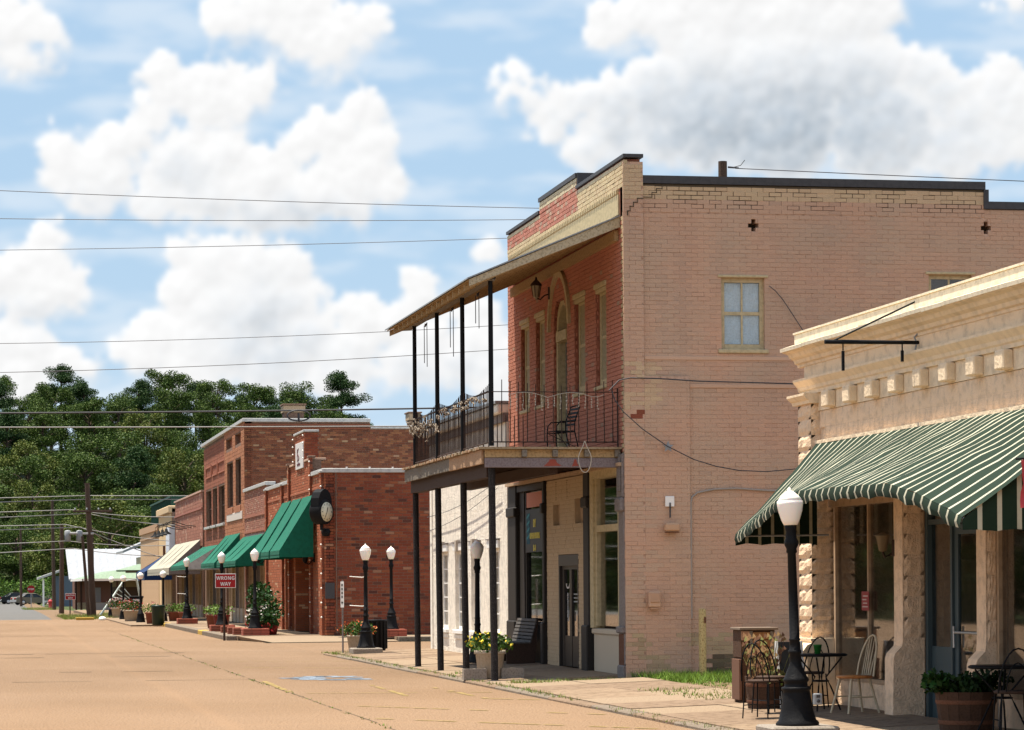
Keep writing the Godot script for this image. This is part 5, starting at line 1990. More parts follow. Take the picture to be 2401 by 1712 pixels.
func make_low_brick():
	var p := thing("low_brick_shop", Vector3(10.5, 0, -106), "low brick shop with two small green awnings beside the tall building", "building")
	var ff := frame(Vector3(10.5, 0, 0), Vector3(-1, 0, 0))
	var bricks := []
	rng.seed = 73
	var holes := [[-114.6, -106.6, .1, 3.3]]
	backing(p, "front_wall", ff, -115, -106, .1, 5.42, holes, .3, M.red_mortar)
	gather(bricks, ff, -115, -106, .14, 5.42, holes, pale_red_tone)
	for y in [4.35, 3.75]:
		var b := MB.new()
		b.bevel(-115, -106.0, y, y + .08, -.02, .04, .006, ff)
		wp(p, "brick_band", b, mat(.30, .12, .08, .9))
	var b := MB.new()
	b.bevel(-115, -105.9, 5.42, 5.55, -.32, .08, .012, ff)
	wp(p, "coping", b, M.tin_white)
	wbox(p, "roof", M.tin_white, 10.8, 24, 5.2, 5.28, -115, -106)
	wbox(p, "near_wall", M.red_mortar, 10.8, 24, .1, 5.45, -106.3, -106)
	shopfront(p, ff, -114.6, -106.6, .14, 3.3, 5)
	b = MB.new()
	b.box(-114.5, -106.7, 3.32, 3.70, -.05, .02, ff)
	wp(p, "sign_band", b, M.iron_grey)
	lay(p, bricks, 300)
	plain_awning("green_awning", "small green awning on the low brick shop beside the corner building", -114.9, -106.3, 10.40, 9.35, 3.62, 2.62, .22, M.canvas_green, 3, "", .03)
	plain_awning("green_awning", "narrow green awning below the slit windows of the tall brick building", -123.2, -116.1, 10.40, 9.35, 3.82, 2.62, .22, M.canvas_green, 3, "", .03)

# posts, dark glass and pale stall risers of a distant shop front
func shopfront(p: Node3D, ff: Transform3D, u0: float, u1: float, v0: float, v1: float, bays: int):
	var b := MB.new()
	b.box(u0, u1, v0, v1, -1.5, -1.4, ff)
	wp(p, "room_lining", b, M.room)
	var w := (u1 - u0) / bays
	for k in bays:
		var a := u0 + k * w
		b = MB.new()
		b.box(a, a + .12, v0, v1, -.3, -.1, ff)
		b.box(a + w - .1, a + w - .001, v0, v1, -.3, -.1, ff)
		b.box(a + w * .5 - .04, a + w * .5 + .04, v0 + .6, v1, -.28, -.14, ff)
		var f := wp(p, "shop_window", b, [M.tan_paint, M.wood_soffit, M.iron_grey][k % 3])
		b = MB.new()
		b.box(a + .12, a + w - .1, v0 + .6, v1, -.22, -.21, ff)
		wsub(f, "pane", b, M.glass)
		b = MB.new()
		b.box(a + .12, a + w - .1, v0, v0 + .6, -.27, -.12, ff)
		wsub(f, "stall_riser", b, M.planter)

func make_tall_brick():
	var p := thing("tall_brick_building", Vector3(10.5, 0, -115), "tall two-storey old red brick building with white coping and chimneys", "building")
	var sf := frame(Vector3(0, 0, -115), Vector3(0, 0, 1))
	var ff := frame(Vector3(10.5, 0, 0), Vector3(-1, 0, 0))
	var bricks := []
	rng.seed = 75
	backing(p, "side_wall", sf, 10.5, 15.6, .1, 8.28, [], .3, M.red_mortar_dark)
	backing(p, "side_wall", sf, 15.6, 28, .1, 8.02, [], .3, M.red_mortar_dark)
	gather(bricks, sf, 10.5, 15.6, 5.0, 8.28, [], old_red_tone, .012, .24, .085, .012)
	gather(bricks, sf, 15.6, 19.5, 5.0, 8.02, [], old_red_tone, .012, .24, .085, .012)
	var bright := func(u, v, r): return tint(Color(.44, .19, .10), r, .28)
	var dull := func(u, v, r): return tint(Color(.34, .125, .075), r, .3)
	var h1 := [[-123.1, -120.2, 5.0, 6.9], [-119.0, -116.5, 5.0, 6.9], [-123.5, -120.5, 7.52, 7.95], [-119.1, -116.4, 7.52, 7.95], [-124.0, -115.6, .1, 3.5]]
	var h2 := [[-135.8, -132.6, 4.43, 6.12], [-131.9, -129.4, 4.43, 6.12], [-128.6, -125.2, 4.43, 6.12], [-136.3, -125.0, .1, 3.2]]
	backing(p, "front_wall", ff, -124.4, -115, .1, 8.28, h1, .3, M.red_mortar)
	backing(p, "front_wall", ff, -137, -124.4, .1, 8.24, h2, .3, M.red_mortar, -.08)
	gather(bricks, ff, -124.4, -115, 3.5, 8.28, h1, bright, .012, .22, .15, .012)
	gather(bricks, Transform3D(ff.basis, ff.origin + Vector3(.08, 0, 0)), -137, -124.4, 3.2, 8.24, h2, dull, .012, .22, .15, .012)
	# recessed brick panels with raised frames
	for q in [[-135.6, -132.4], [-131.9, -129.0], [-128.6, -125.0]]:
		var b := MB.new()
		for r in cut(q[0], q[1], 6.7, 7.25, [[q[0] + .18, q[1] - .18, 6.78, 7.17]]): b.box(r[0], r[1], r[2], r[3], -.08, -.03, ff)
		wp(p, "brick_panel", b, mat(.32, .115, .07, .9))
	for q in h1.slice(2, 4):
		var b := MB.new()
		b.box(q[0], q[1], q[2], q[3], -.25, -.18, ff)
		wp(p, "recess_panel", b, mat(.30, .11, .06, .9))
	# slit windows: four dark lights between brick mullions
	for q in h1.slice(0, 2):
		for k in 2:
			var a: float = lerpf(q[0], q[1], k * .5)
			var e: float = lerpf(q[0], q[1], k * .5 + .5)
			window(p, ff, a + .05, e - .05, q[2], q[3], .12, M.wood_dark, 2, 1, .08)
		var b := MB.new()
		for k in 4: b.bevel(lerpf(q[0], q[1], k * .25) + .05, lerpf(q[0], q[1], k * .25 + .25) - .05, q[2] - .3, q[2] - .02, -.02, .05, .01, ff)
		wp(p, "sill_brackets", b, mat(.36, .15, .08))
	for q in h2.slice(0, 3):
		window(p, Transform3D(ff.basis, ff.origin + Vector3(.08, 0, 0)), q[0], q[1], q[2], q[3], .15, M.wood_dark, 3, 2, .10)
		var b := MB.new()
		b.bevel(q[0] - .1, q[1] + .1, 4.32, 4.43, -.1, .05, .01, ff)
		wp(p, "sill", b, M.tin_white)
	var b := MB.new()
	b.bevel(-123.2, -115.9, 4.40, 4.72, 0, .04, .01, ff)
	wp(p, "name_panel", b, mat(.55, .50, .46, .8))
	# white coping
	b = MB.new()
	b.bevel(-137, -114.9, 8.28, 8.42, -.34, .08, .012, ff)
	wp(p, "coping", b, M.tin_white)
	b = MB.new()
	b.bevel(10.58, 15.62, 8.28, 8.421, -.34, .06, .012, sf)
	wp(p, "coping", b, M.tin_white)
	b = MB.new()
	b.bevel(15.63, 28, 8.02, 8.13, -.34, .06, .012, sf)
	wp(p, "coping", b, M.tin_white)
	for y in [8.0, 8.14]:
		b = MB.new()
		b.bevel(10.5, 15.6, y, y + .05, -.02, .05, .006, sf)
		wp(p, "corbel", b, mat(.20, .07, .04, .9))
	wbox(p, "roof", M.roof_tar, 10.8, 28, 7.7, 7.8, -137, -115.31)
	# chimneys
	for q in [[12.20, 13.0, 9.05], [17.35, 17.75, 8.75]]:
		wbox(p, "chimney", M.red_mortar_dark, q[0], q[1], 7.8, q[2] - .35, -116.6, -115.7, .02)
		wbox(p, "chimney_top", mat(.40, .30, .20, .9), q[0] - .05, q[1] + .05, q[2] - .35, q[2] - .06, -116.65, -115.65, .02)
		wbox(p, "chimney_cap", M.red_mortar, q[0] - .09, q[1] + .09, q[2] - .06, q[2], -116.7, -115.6, .01)
	shopfront(p, ff, -124.0, -115.6, .14, 3.5, 5)
	shopfront(p, ff, -136.3, -125.0, .14, 3.2, 6)
	lay(p, bricks)

func make_far_block():
	var ff := frame(Vector3(10.5, 0, 0), Vector3(-1, 0, 0))
	var p := thing("pale_brick_shop", Vector3(10.5, 0, -137), "one-storey faded pinkish brick shop with gooseneck lamps and white awning", "building")
	rng.seed = 77
	var bricks := []
	backing(p, "front_wall", ff, -156.4, -137.02, .1, 6.18, [[-155.5, -137.6, .1, 3.6]], .3, M.red_mortar)
	gather(bricks, ff, -156.4, -137.02, 3.6, 6.18, [], pale_red_tone, .012, .30, .16, .014)
	lay(p, bricks, 300)
	wbox(p, "coping", mat(.45, .30, .24), 10.42, 10.85, 6.18, 6.26, -156.45, -137.02)
	wbox(p, "brick_band", mat(.30, .12, .09), 10.43, 10.5, 5.36, 5.44, -156.4, -137.02)
	wbox(p, "roof", M.roof_tar, 10.8, 24, 5.9, 6.0, -156.4, -137.05)
	shopfront(p, ff, -155.5, -137.6, .14, 3.6, 9)
	plain_awning("white_awning", "long cream awning on the faded brick shop", -155.2, -137.4, 10.40, 8.9, 3.9, 2.55, .35, M.canvas_white, 4, "", .01, M.iron_grey)
	plain_awning("striped_shop_awning", "green topped awning with grey striped underside on tall brick building", -136.2, -126.0, 10.40, 8.9, 3.5, 2.6, .22, M.canvas_green, 4, "", .0, M.tin_white)
	for k in 4:
		var z := -140.8 - k * 3.0
		var l := thing("gooseneck_lamp", Vector3(10.45, 4.6, z), "black gooseneck sign lamp on the faded brick wall", "lamp", "gooseneck lamps over the cream awning")
		var b := MB.new()
		b.tube([Vector3(0, 0, 0), Vector3(-.5, .05, 0), Vector3(-1.0, .22, 0), Vector3(-1.25, .24, 0), Vector3(-1.42, .12, 0), Vector3(-1.45, -.1, 0)], .022, .022, 6)
		piece(l, "arm", b.done(), M.black_paint)
		b = MB.new()
		b.lathe([[0, -.1], [.06, -.12], [.08, -.24], [.24, -.36], [.26, -.39]], 12, Vector3(-1.45, 0, 0))
		piece(l, "shade", b.done(), M.black_paint)
	p = thing("tan_stucco_shop", Vector3(10.5, 0, -160), "tall narrow tan stucco shop front with two dark wall slots", "building")
	wbox(p, "front_wall", mat(.60, .43, .24, .9), 10.5, 11, .05, 6.05, -171.2, -160.2)
	wbox(p, "side_wall", M.red_mortar_dark, 10.55, 11.9, .05, 6.0, -160.2, -160.0)
	wbox(p, "body", M.stucco, 11.9, 20, .05, 5.6, -171, -156.6)
	wbox(p, "cornice", mat(.55, .40, .24, .9), 10.35, 11, 5.75, 6.15, -171.3, -160.0, .04)
	for z in [-163.2, -167.5]: wbox(p, "wall_slot", M.seam, 10.46, 10.51, 4.55, 4.95, z - .2, z + .2)
	wbox(p, "downpipe", M.rust, 10.38, 10.5, 2.2, 4.0, -165.6, -165.3)
	wbox(p, "sign_panel", mat(.65, .68, .74, .5), 10.2, 10.5, 3.2, 4.9, -160.0, -157.0)
	shopfront(p, frame(Vector3(10.4, 0, 0), Vector3(-1, 0, 0)), -171, -160.3, .1, 3.0, 5)
	plain_awning("blue_awning", "deep blue awning on the tan stucco shop", -166.5, -158.0, 10.40, 8.9, 3.4, 2.45, .5, M.canvas_blue, 1, "", .0)
	p = thing("tan_brick_shop", Vector3(10.5, 0, -171.5), "low weathered tan shop at the far end of the row", "building")
	wbox(p, "front_wall", mat(.52, .36, .22, .9, noise_tex(81, .03, 5, [[0.0, .55, .5, .45], [.5, .95, .93, .9], [1.0, 1, 1, 1]]), 3.0), 10.5, 11, -.1, 5.2, -191, -171.5)
	wbox(p, "parapet", mat(.40, .25, .15, .9), 10.42, 11, 5.0, 5.4, -191, -171.5)
	wbox(p, "band", mat(.36, .24, .15, .9), 10.45, 10.5, 4.6, 4.72, -191, -171.5)
	wbox(p, "body", M.stucco, 11, 20, -.1, 4.9, -190.8, -171.6)
	shopfront(p, frame(Vector3(10.45, 0, 0), Vector3(-1, 0, 0)), -190.5, -172, 0.0, 3.0, 6)
	p = thing("green_metal_building", Vector3(12, 0, -172), "dark green ribbed metal building rising behind the tan shops", "building")
	wbox(p, "walls", M.metal_green, 11.3, 26, 0, 6.95, -192, -171.7)
	wbox(p, "roof_edge", M.metal_green, 11.2, 26, 6.95, 7.05, -192.1, -171.6)
	for k in 30:
		var b := MB.new()
		b.box(11.26, 11.30, 5.3, 6.95, -191.8 + k * .68, -191.72 + k * .68)
		wp(p, "rib", b, M.metal_green)
	# corner store under a light green canopy
	p = thing("canopy_store", Vector3(9, 0, -196), "brown corner store with a pale green hipped canopy and scalloped edge", "building")
	wbox(p, "walls", mat(.085, .055, .035, .8), 9.6, 20, -.3, 2.7, -214, -193)
	wbox(p, "sign_band", mat(.23, .19, .10, .8), 9.5, 9.6, 1.6, 2.2, -213, -193.2)
	wbox(p, "near_band", mat(.23, .19, .10, .8), 9.62, 20, 1.6, 2.2, -192.98, -192.92)
	var b := MB.new()
	var e := [Vector3(6.7, 2.15, -216), Vector3(6.7, 2.15, -191.6), Vector3(12, 2.15, -191.6), Vector3(12, 2.15, -216)]
	var r := [Vector3(8.9, 2.72, -214), Vector3(8.9, 2.72, -193.6), Vector3(12, 2.72, -193.6), Vector3(12, 2.72, -214)]
	for i in 3:
		var a: int = [0, 1, 3][i]
		var c: int = [1, 2, 0][i]
		b.quad(e[a], e[c], r[c], r[a])
	b.quad(r[0], r[1], r[2], r[3])
	b.quad(e[0], e[1], e[2], e[3])
	wp(p, "canopy", b, M.canopy_green)
	b = MB.new()
	b.box(6.66, 6.70, 2.02, 2.17, -216, -191.56)
	b.box(6.66, 12, 2.02, 2.17, -191.6, -191.56)
	wp(p, "canopy_edge", b, M.white_paint)
	b = MB.new()
	b.quad(Vector3(9.0, 2.74, -193.4), Vector3(12, 2.74, -193.4), Vector3(12, 3.2, -196), Vector3(10.6, 3.15, -196))
	b.box(9.0, 12, 2.66, 2.74, -193.5, -193.3)
	wp(p, "upper_canopy", b, M.canopy_green)
	for q in [[7.0, -192], [9.0, -192], [7.0, -203], [7.0, -214]]: wbox(p, "post", M.wood_dark, q[0] - .07, q[0] + .07, -.3, 2.1, q[1] - .07, q[1] + .07)
	wbox(p, "low_wall", mat(.30, .31, .32, .9), 7.0, 9.55, -.3, .55, -192.9, -192.6)
	# warehouse with a broad white metal roof
	p = thing("metal_roof_warehouse", Vector3(12, -.4, -270), "brick warehouse under a broad white ribbed metal roof", "building")
	wbox(p, "walls", mat(.20, .085, .055, .9, noise_tex(83, .08, 3, [[0.0, .5, .5, .5], [1.0, 1, 1, 1]]), 1.0), 9.0, 40, -.6, 2.2, -286, -272)
	b = MB.new()
	b.hexa([Vector3(8.2, 2.15, -270.5), Vector3(41, 2.15, -270.5), Vector3(41, 5.1, -281), Vector3(8.2, 5.1, -281), Vector3(8.2, 2.3, -270.5), Vector3(41, 2.3, -270.5), Vector3(41, 5.25, -281), Vector3(8.2, 5.25, -281)])
	wp(p, "roof_slope", b, M.metal_roof)
	for k in 44:
		b = MB.new()
		var x := 8.3 + k * .75
		b.hexa([Vector3(x, 2.3, -270.5), Vector3(x + .08, 2.3, -270.5), Vector3(x + .08, 5.25, -281), Vector3(x, 5.25, -281), Vector3(x, 2.36, -270.5), Vector3(x + .08, 2.36, -270.5), Vector3(x + .08, 5.31, -281), Vector3(x, 5.31, -281)])
		wp(p, "roof_rib", b, M.metal_roof)
	wbox(p, "door", M.iron_grey, 10.2, 11.2, -.6, 1.5, -271.99, -271.9)
	wbox(p, "corner_post", M.rust, 9.0, 9.25, -.6, 2.2, -271.98, -271.9)
	wbox(p, "loading_ledge", M.concrete, 9.0, 14, -.5, .1, -271.95, -270.2)
	p = thing("gable_roof_house", Vector3(18, -.4, -255), "grey gable roof showing above the white warehouse roof", "building")
	wbox(p, "walls", M.stucco, 14.0, 24, -.5, 4.2, -262, -250)
	b = MB.new()
	b.prism(PackedVector2Array([Vector2(12.2, 4.7), Vector2(19, 7.6), Vector2(26, 4.7), Vector2(26, 4.5), Vector2(19, 7.3), Vector2(12.2, 4.5)]), -262.5, -249.5)
	wp(p, "roof", b, M.galv)
	p = thing("blue_grey_shed", Vector3(9, -.5, -330), "small blue grey shed with a white eave and porch post", "shed")
	wbox(p, "walls", M.shed_blue, 8.4, 12, -.8, 2.8, -336, -330)
	b = MB.new()
	b.hexa([Vector3(6.5, 2.4, -336.5), Vector3(6.5, 2.4, -329), Vector3(9.4, 3.4, -329), Vector3(9.4, 3.4, -336.5), Vector3(6.5, 2.65, -336.5), Vector3(6.5, 2.65, -329), Vector3(9.4, 3.65, -329), Vector3(9.4, 3.65, -336.5)])
	wp(p, "eave", b, M.tin_white)
	wbox(p, "porch_post", M.white_paint, 7.0, 7.2, -.8, 2.5, -329.6, -329.4)
	wbox(p, "porch_rail", M.white_paint, 7.2, 8.4, -.1, 0.0, -329.6, -329.5)

# ---------------------------------------------------------------- street furniture
func acorn_lamp(at: Vector3, label: String, block: String, lean := Vector2.ZERO, arms := false) -> Node3D:
	var p := thing("street_lamp", at, label, "street lamp")
	var b := MB.new()
	var y0 := .0
	if block == "concrete":
		b.bevel(-.36, .36, -.12, .13, -.36, .36, .02)
		piece(p, "plinth", b.done(), M.concrete_block)
		y0 = .13
	elif block == "brick":
		for j in 3:
			for s in 4:
				for k in 3:
					var q := MB.new()
					q.bevel(-.40 + k * .272, -.135 + k * .272, j * .075, j * .075 + .067, .30, .41, .008)
					piece(p, "plinth_brick", q.done(), mat(.26 + .03 * k, .085, .055, .9), Transform3D(Basis().rotated(Vector3.UP, s * PI / 2), Vector3.ZERO))
		b.box(-.38, .38, -.05, .21, -.38, .38)
		piece(p, "plinth", b.done(), M.red_mortar)
		y0 = .215
	var t := Transform3D(Basis().rotated(Vector3(0, 0, 1), lean.x).rotated(Vector3(1, 0, 0), lean.y).scaled_local(Vector3(.97, .94, .97)), Vector3(0, y0, 0))
	b = MB.new()
	b.lathe([[0, 0], [.235, 0], [.235, .03], [.205, .06], [.17, .20], [.15, .36], [.145, .39], [.16, .40], [.16, .43], [.125, .44], [.125, .48], [.14, .50], [.14, .52], [.125, .54], [.10, .60], [.075, .66]], 20, Vector3.ZERO)
	piece(p, "base", b.done(), M.black_paint, t)
	b = MB.new()
	b.lathe([[.075, .66], [.062, .70], [.060, .80], [.072, .81], [.072, .84], [.058, .85], [.056, .95], [.062, .955], [.062, .97], [.055, .975], [.046, 1.93], [.06, 1.94], [.055, 1.98], [.075, 2.02], [.078, 2.06], [.06, 2.10], [.055, 2.17], [.062, 2.20], [.065, 2.25], [.0, 2.25]], 16, Vector3.ZERO)
	piece(p, "post", b.done(), M.black_paint, t)
	b = MB.new()
	b.lathe([[0, 2.245], [.075, 2.245], [.10, 2.30], [.13, 2.40], [.143, 2.48], [.142, 2.51], [.125, 2.53], [.128, 2.535], [.095, 2.575], [.05, 2.615], [.02, 2.635], [.022, 2.65], [.0, 2.67]], 20, Vector3.ZERO)
	piece(p, "globe", b.done(), M.globe, t)
	if arms:
		for y in [1.82, 1.08]:
			b = MB.new()
			b.tube([Vector3(0, y, 0), Vector3(-.09, y - .015, 0), Vector3(-.40, y + .01, 0)], .014, .012, 6)
			piece(p, "banner_arm", b.done(), M.white_paint, t)
	return p

func ball_lamp(at: Vector3, h: float, label: String):
	var p := thing("globe_lamp", at, label, "street lamp", "globe lamps along the far walk")
	var b := MB.new()
	b.lathe([[0, 0], [.22, 0], [.20, .05], [.15, .35], [.16, .38], [.12, .42], [.07, .60], [.055, .62], [.05, h - .34], [.07, h - .32], [0, h - .31]], 14, Vector3.ZERO)
	piece(p, "post", b.done(), M.black_paint)
	b = MB.new()
	b.lathe([[0, -.16], [.08, -.14], [.135, -.07], [.15, 0], [.13, .08], [.06, .14], [0, .16]], 16, Vector3(0, h - .16, 0))
	piece(p, "globe", b.done(), M.globe)

func leaves(b: MB, c: Vector3, r: Vector3, n: int, size: float, cols: Array, shell := 0.5, upright := 0.0):
	for i in n:
		var d := Vector3(rng.randfn(), rng.randfn(), rng.randfn()).normalized()
		var p := c + d * r * pow(rng.randf(), shell)
		var s := size * rng.randf_range(.6, 1.3)
		var a := Vector3(rng.randfn(), rng.randfn() + upright * 2.0, rng.randfn()).normalized()
		var q := a.cross(Vector3(rng.randfn(), rng.randfn(), rng.randfn())).normalized()
		var k: Color = cols[rng.randi() % cols.size()]
		b.col = k * rng.randf_range(.75, 1.2)
		b.tri(p - a * s * .5, p + q * s * .32, p + a * s * .5)
		b.tri(p - a * s * .5, p + a * s * .5, p - q * s * .32)

const GREENS := [Color(.04, .085, .015), Color(.05, .10, .018), Color(.03, .065, .015), Color(.07, .115, .025)]
const DARKS := [Color(.018, .05, .014), Color(.025, .06, .016), Color(.03, .075, .02)]

func potted(n: String, at: Vector3, label: String, cat: String, r: float, h: float, pot: Material, fol: Vector3, nleaf: int, cols: Array, petals: Array, npet: int, group := "") -> Node3D:
	var p := thing(n, at, label, cat, group)
	var b := MB.new()
	b.lathe([[0, 0], [r * .72, 0], [r * .78, .02], [r * .95, h * .86], [r * 1.06, h * .87], [r * 1.06, h], [r * .94, h], [r * .92, h * .9], [0, h * .9]], 18, Vector3.ZERO)
	piece(p, "pot", b.done(), pot)
	b = MB.new()
	leaves(b, Vector3(0, h + fol.y * .55, 0), fol, nleaf, .09, cols, .45)
	piece(p, "foliage", b.done(), M.leaf)
	if npet:
		b = MB.new()
		leaves(b, Vector3(0, h + fol.y * .7, 0), fol * 1.06, npet, .07, petals, .12)
		piece(p, "flowers", b.done(), M.petal)
	return p

func make_street_furniture():
	rng.seed = 91
	acorn_lamp(Vector3(8.46, .09, -29.05), "black acorn street lamp with outlet box before the striped awning", "concrete", Vector2(.028, 0))
	var ob := thing("outlet_box", Vector3(8.63, .50, -28.90), "small grey outlet box on the lamp base before the striped awning", "outlet box")
	var b := MB.new()
	b.bevel(-.045, .045, -.06, .06, -.02, .05, .008)
	piece(ob, "box", b.done(), M.galv)
	b = MB.new()
	b.lathe([[0, 0], [.018, 0], [.018, .01], [0, .01]], 10, Vector3.ZERO, Transform3D(Basis().rotated(Vector3.RIGHT, PI / 2), Vector3(0, -.02, .05)))
	b.cbox(Vector3(0, .03, .052), Vector3(.04, .03, .006))
	piece(ob, "socket", b.done(), M.plate)
	acorn_lamp(Vector3(9.12, .06, -68.2), "black acorn street lamp with white banner arms on concrete plinth", "concrete", Vector2.ZERO, true)
	acorn_lamp(Vector3(12.2, .14, -85.4), "black acorn street lamp on brick plinth before red side wall", "brick")
	acorn_lamp(Vector3(8.45, .14, -89.3), "black acorn street lamp on brick plinth beside the dark flowering bush", "brick")
	acorn_lamp(Vector3(8.1, .14, -97.5), "black acorn street lamp behind the near WRONG WAY sign", "brick")
	acorn_lamp(Vector3(8.3, .14, -117.0), "black acorn street lamp with arms by the green topped shop awning", "brick", Vector2.ZERO, true)
	acorn_lamp(Vector3(9.9, .12, -57.0), "black acorn street lamp standing in shade under the gallery", "none")
	for q in [[7.9, -126.0, 2.3], [7.05, -128.5, 2.24], [6.9, -141, 2.15], [6.75, -150.5, 2.13]]:
		ball_lamp(Vector3(q[0], .06, q[1]), q[2], "black lamp with round white globe along the far low walk")

	# loose plinths of brick in front of the bush
	for q in [[8.05, -92.0], [8.05, -94.6], [8.1, -90.6]]:
		var p := thing("brick_plinth", Vector3(q[0], .14, q[1]), "short stack of red bricks on the kerb by the flowering bush", "bricks", "brick stacks by the bush")
		for j in 3:
			for k in 2:
				b = MB.new()
				b.bevel(-.23 + k * .235, -.005 + k * .235, j * .075, j * .075 + .068, -.2, .2, .008)
				piece(p, "brick", b.done(), mat(.24 + .04 * k, .08, .05, .9))

	# signs
	wrong_way(Vector3(7.42, 0, -88.5), Vector3(7.46, 1.85, -88.44), .64, .44, "red WRONG WAY sign on a dark post before the raised sidewalk")
	wrong_way(Vector3(5.05, 0, -165), Vector3(5.07, 1.10, -164.9), .58, .37, "distant red WRONG WAY sign at the grassy kerb by the poles")
	var p := thing("parking_sign", Vector3(8.66, .03, -69.0), "narrow white parking sign turned edge-on on a thin post", "sign")
	b = MB.new()
	b.tube([Vector3(0, 0, 0), Vector3(0, 1.8, 0)], .022, .022, 6)
	piece(p, "post", b.done(), M.iron_grey)
	var sx := Transform3D(Basis().rotated(Vector3.UP, deg_to_rad(-80)), Vector3(-.01, 0, .03))
	b = MB.new()
	b.bevel(-.13, .13, 1.13, 1.76, -.004, .004, .002)
	piece(p, "panel", b.done(), M.sign_white, sx)
	b = MB.new()
	for k in 4: b.box(-.06, .06, 1.36 + k * .095, 1.42 + k * .095, .005, .007)
	b.prism(PackedVector2Array([Vector2(-.08, 1.25), Vector2(0, 1.19), Vector2(0, 1.23), Vector2(.08, 1.23), Vector2(.08, 1.27), Vector2(0, 1.27), Vector2(0, 1.31)]), .005, .007)
	piece(p, "print", b.done(), M.sign_black, sx)
	p = thing("stop_sign", Vector3(5.2, -.6, -300), "distant red octagonal stop sign on a post by the parked cars", "sign")
	b = MB.new()
	b.tube([Vector3(0, -.1, 0), Vector3(0, 2.3, 0)], .04, .04, 6)
	piece(p, "post", b.done(), M.galv)
	b = MB.new()
	var oct := PackedVector2Array()
	for k in 8: oct.append(Vector2(cos(TAU * (k + .5) / 8.0), sin(TAU * (k + .5) / 8.0)) * .42)
	b.prism(oct, .05, .07, Transform3D(Basis(), Vector3(0, 1.95, 0)))
	piece(p, "panel", b.done(), M.sign_red)
	write(p, "lettering", "STOP", p.global_position + Vector3(0, 1.95, .08), Vector3(0, 0, 1), .26, M.sign_white)

	# bollards by the painted wall
	for q in [[12.12, -47.35, "dented yellow pipe bollard in the grass before the tan wall"], [11.55, -38.3, "yellow pipe bollard half hidden by the stone pilaster"]]:
		p = thing("bollard", Vector3(q[0], .10, q[1]), q[2], "bollard")
		b = MB.new()
		b.lathe([[.065, 0], [.065, 1.14], [.055, 1.17], [0, 1.18]], 14, Vector3.ZERO)
		piece(p, "pipe", b.done(), M.bollard)
		b = MB.new()
		b.cbox(Vector3(.03, .98, .06), Vector3(.035, .10, .03))
		piece(p, "hasp", b.done(), M.rust)

	# bench under the gallery
	p = thing("slatted_bench", Vector3(10.58, .12, -57.0), "grey weathered slatted bench against the dark shop front", "bench")
	for k in 7:
		b = MB.new()
		var t := k / 6.0
		b.cbox(Vector3(.22 + t * .12, .44 + t * .42, 0), Vector3(.025, .052, 2.05), Basis().rotated(Vector3.BACK, -.28))
		piece(p, "back_slat", b.done(), M.bench_wood)
	for k in 5:
		b = MB.new()
		b.bevel(-.28 + k * .095, -.195 + k * .095, .40, .43, -1.025, 1.025, .006)
		piece(p, "seat_slat", b.done(), M.bench_wood)
	for z in [-.96, .98]:
		b = MB.new()
		b.prism(PackedVector2Array([Vector2(-.27, 0), Vector2(.30, 0), Vector2(.38, .88), Vector2(.33, .88), Vector2(.22, .40), Vector2(-.27, .395)]), z - .03, z + .03)
		piece(p, "end_board", b.done(), M.wood_dark)

	# pots
	p = potted("flower_planter", Vector3(8.78, .06, -49.3), "pale concrete planter of yellow flowers beside the gallery post", "planter", .27, .50, M.planter, Vector3(.42, .20, .42), 420, GREENS, [Color(.75, .55, .03), Color(.8, .62, .06)], 90)
	for q in [[8.45, -49.0], [9.15, -49.2]]:
		var k := thing("concrete_block", Vector3(q[0], .055, q[1]), "hollow concrete block beside the planter of yellow flowers", "block", "blocks at the planter")
		b = MB.new()
		for c in [[-.2, -.165], [-.018, .018], [.165, .2]]: b.box(c[0], c[1], 0, .19, -.095, .095)
		b.box(-.165, -.018, 0, .19, -.095, -.06)
		b.box(-.165, -.018, 0, .19, .06, .095)
		b.box(.018, .165, 0, .19, -.095, -.06)
		b.box(.018, .165, 0, .19, .06, .095)
		piece(k, "block", b.done(), M.concrete_block)
	potted("flower_planter", Vector3(9.05, .06, -69.3), "pale planter of orange flowers behind the lamp with banner arms", "planter", .26, .42, M.planter, Vector3(.46, .22, .46), 420, GREENS, [Color(.6, .12, .04), Color(.65, .3, .12)], 110)
	p = thing("litter_bin", Vector3(9.65, .06, -70.4), "black slatted litter bin behind the corner planter", "bin")
	b = MB.new()
	b.lathe([[0, 0], [.24, 0], [.26, .05], [.28, .72], [.30, .74], [.30, .78], [.24, .78], [.0, .6]], 16, Vector3.ZERO)
	for k in 16:
		var a := TAU * k / 16.0
		b.cbox(Vector3(cos(a) * .285, .40, sin(a) * .285), Vector3(.03, .68, .05), Basis().rotated(Vector3.UP, -a))
	piece(p, "basket", b.done(), M.black_paint)
	for q in [[6.95, .06, -147.5, "pale planter of pink flowers on the far low walk", Color(.75, .30, .30)], [6.85, .06, -133.0, "pale planter of red flowers on the far low walk", Color(.65, .05, .04)]]:
		potted("flower_planter", Vector3(q[0], q[1], q[2]), q[3], "planter", .36, .52, M.planter, Vector3(.62, .30, .62), 420, GREENS, [q[4], Color(.7, .45, .4)], 170)
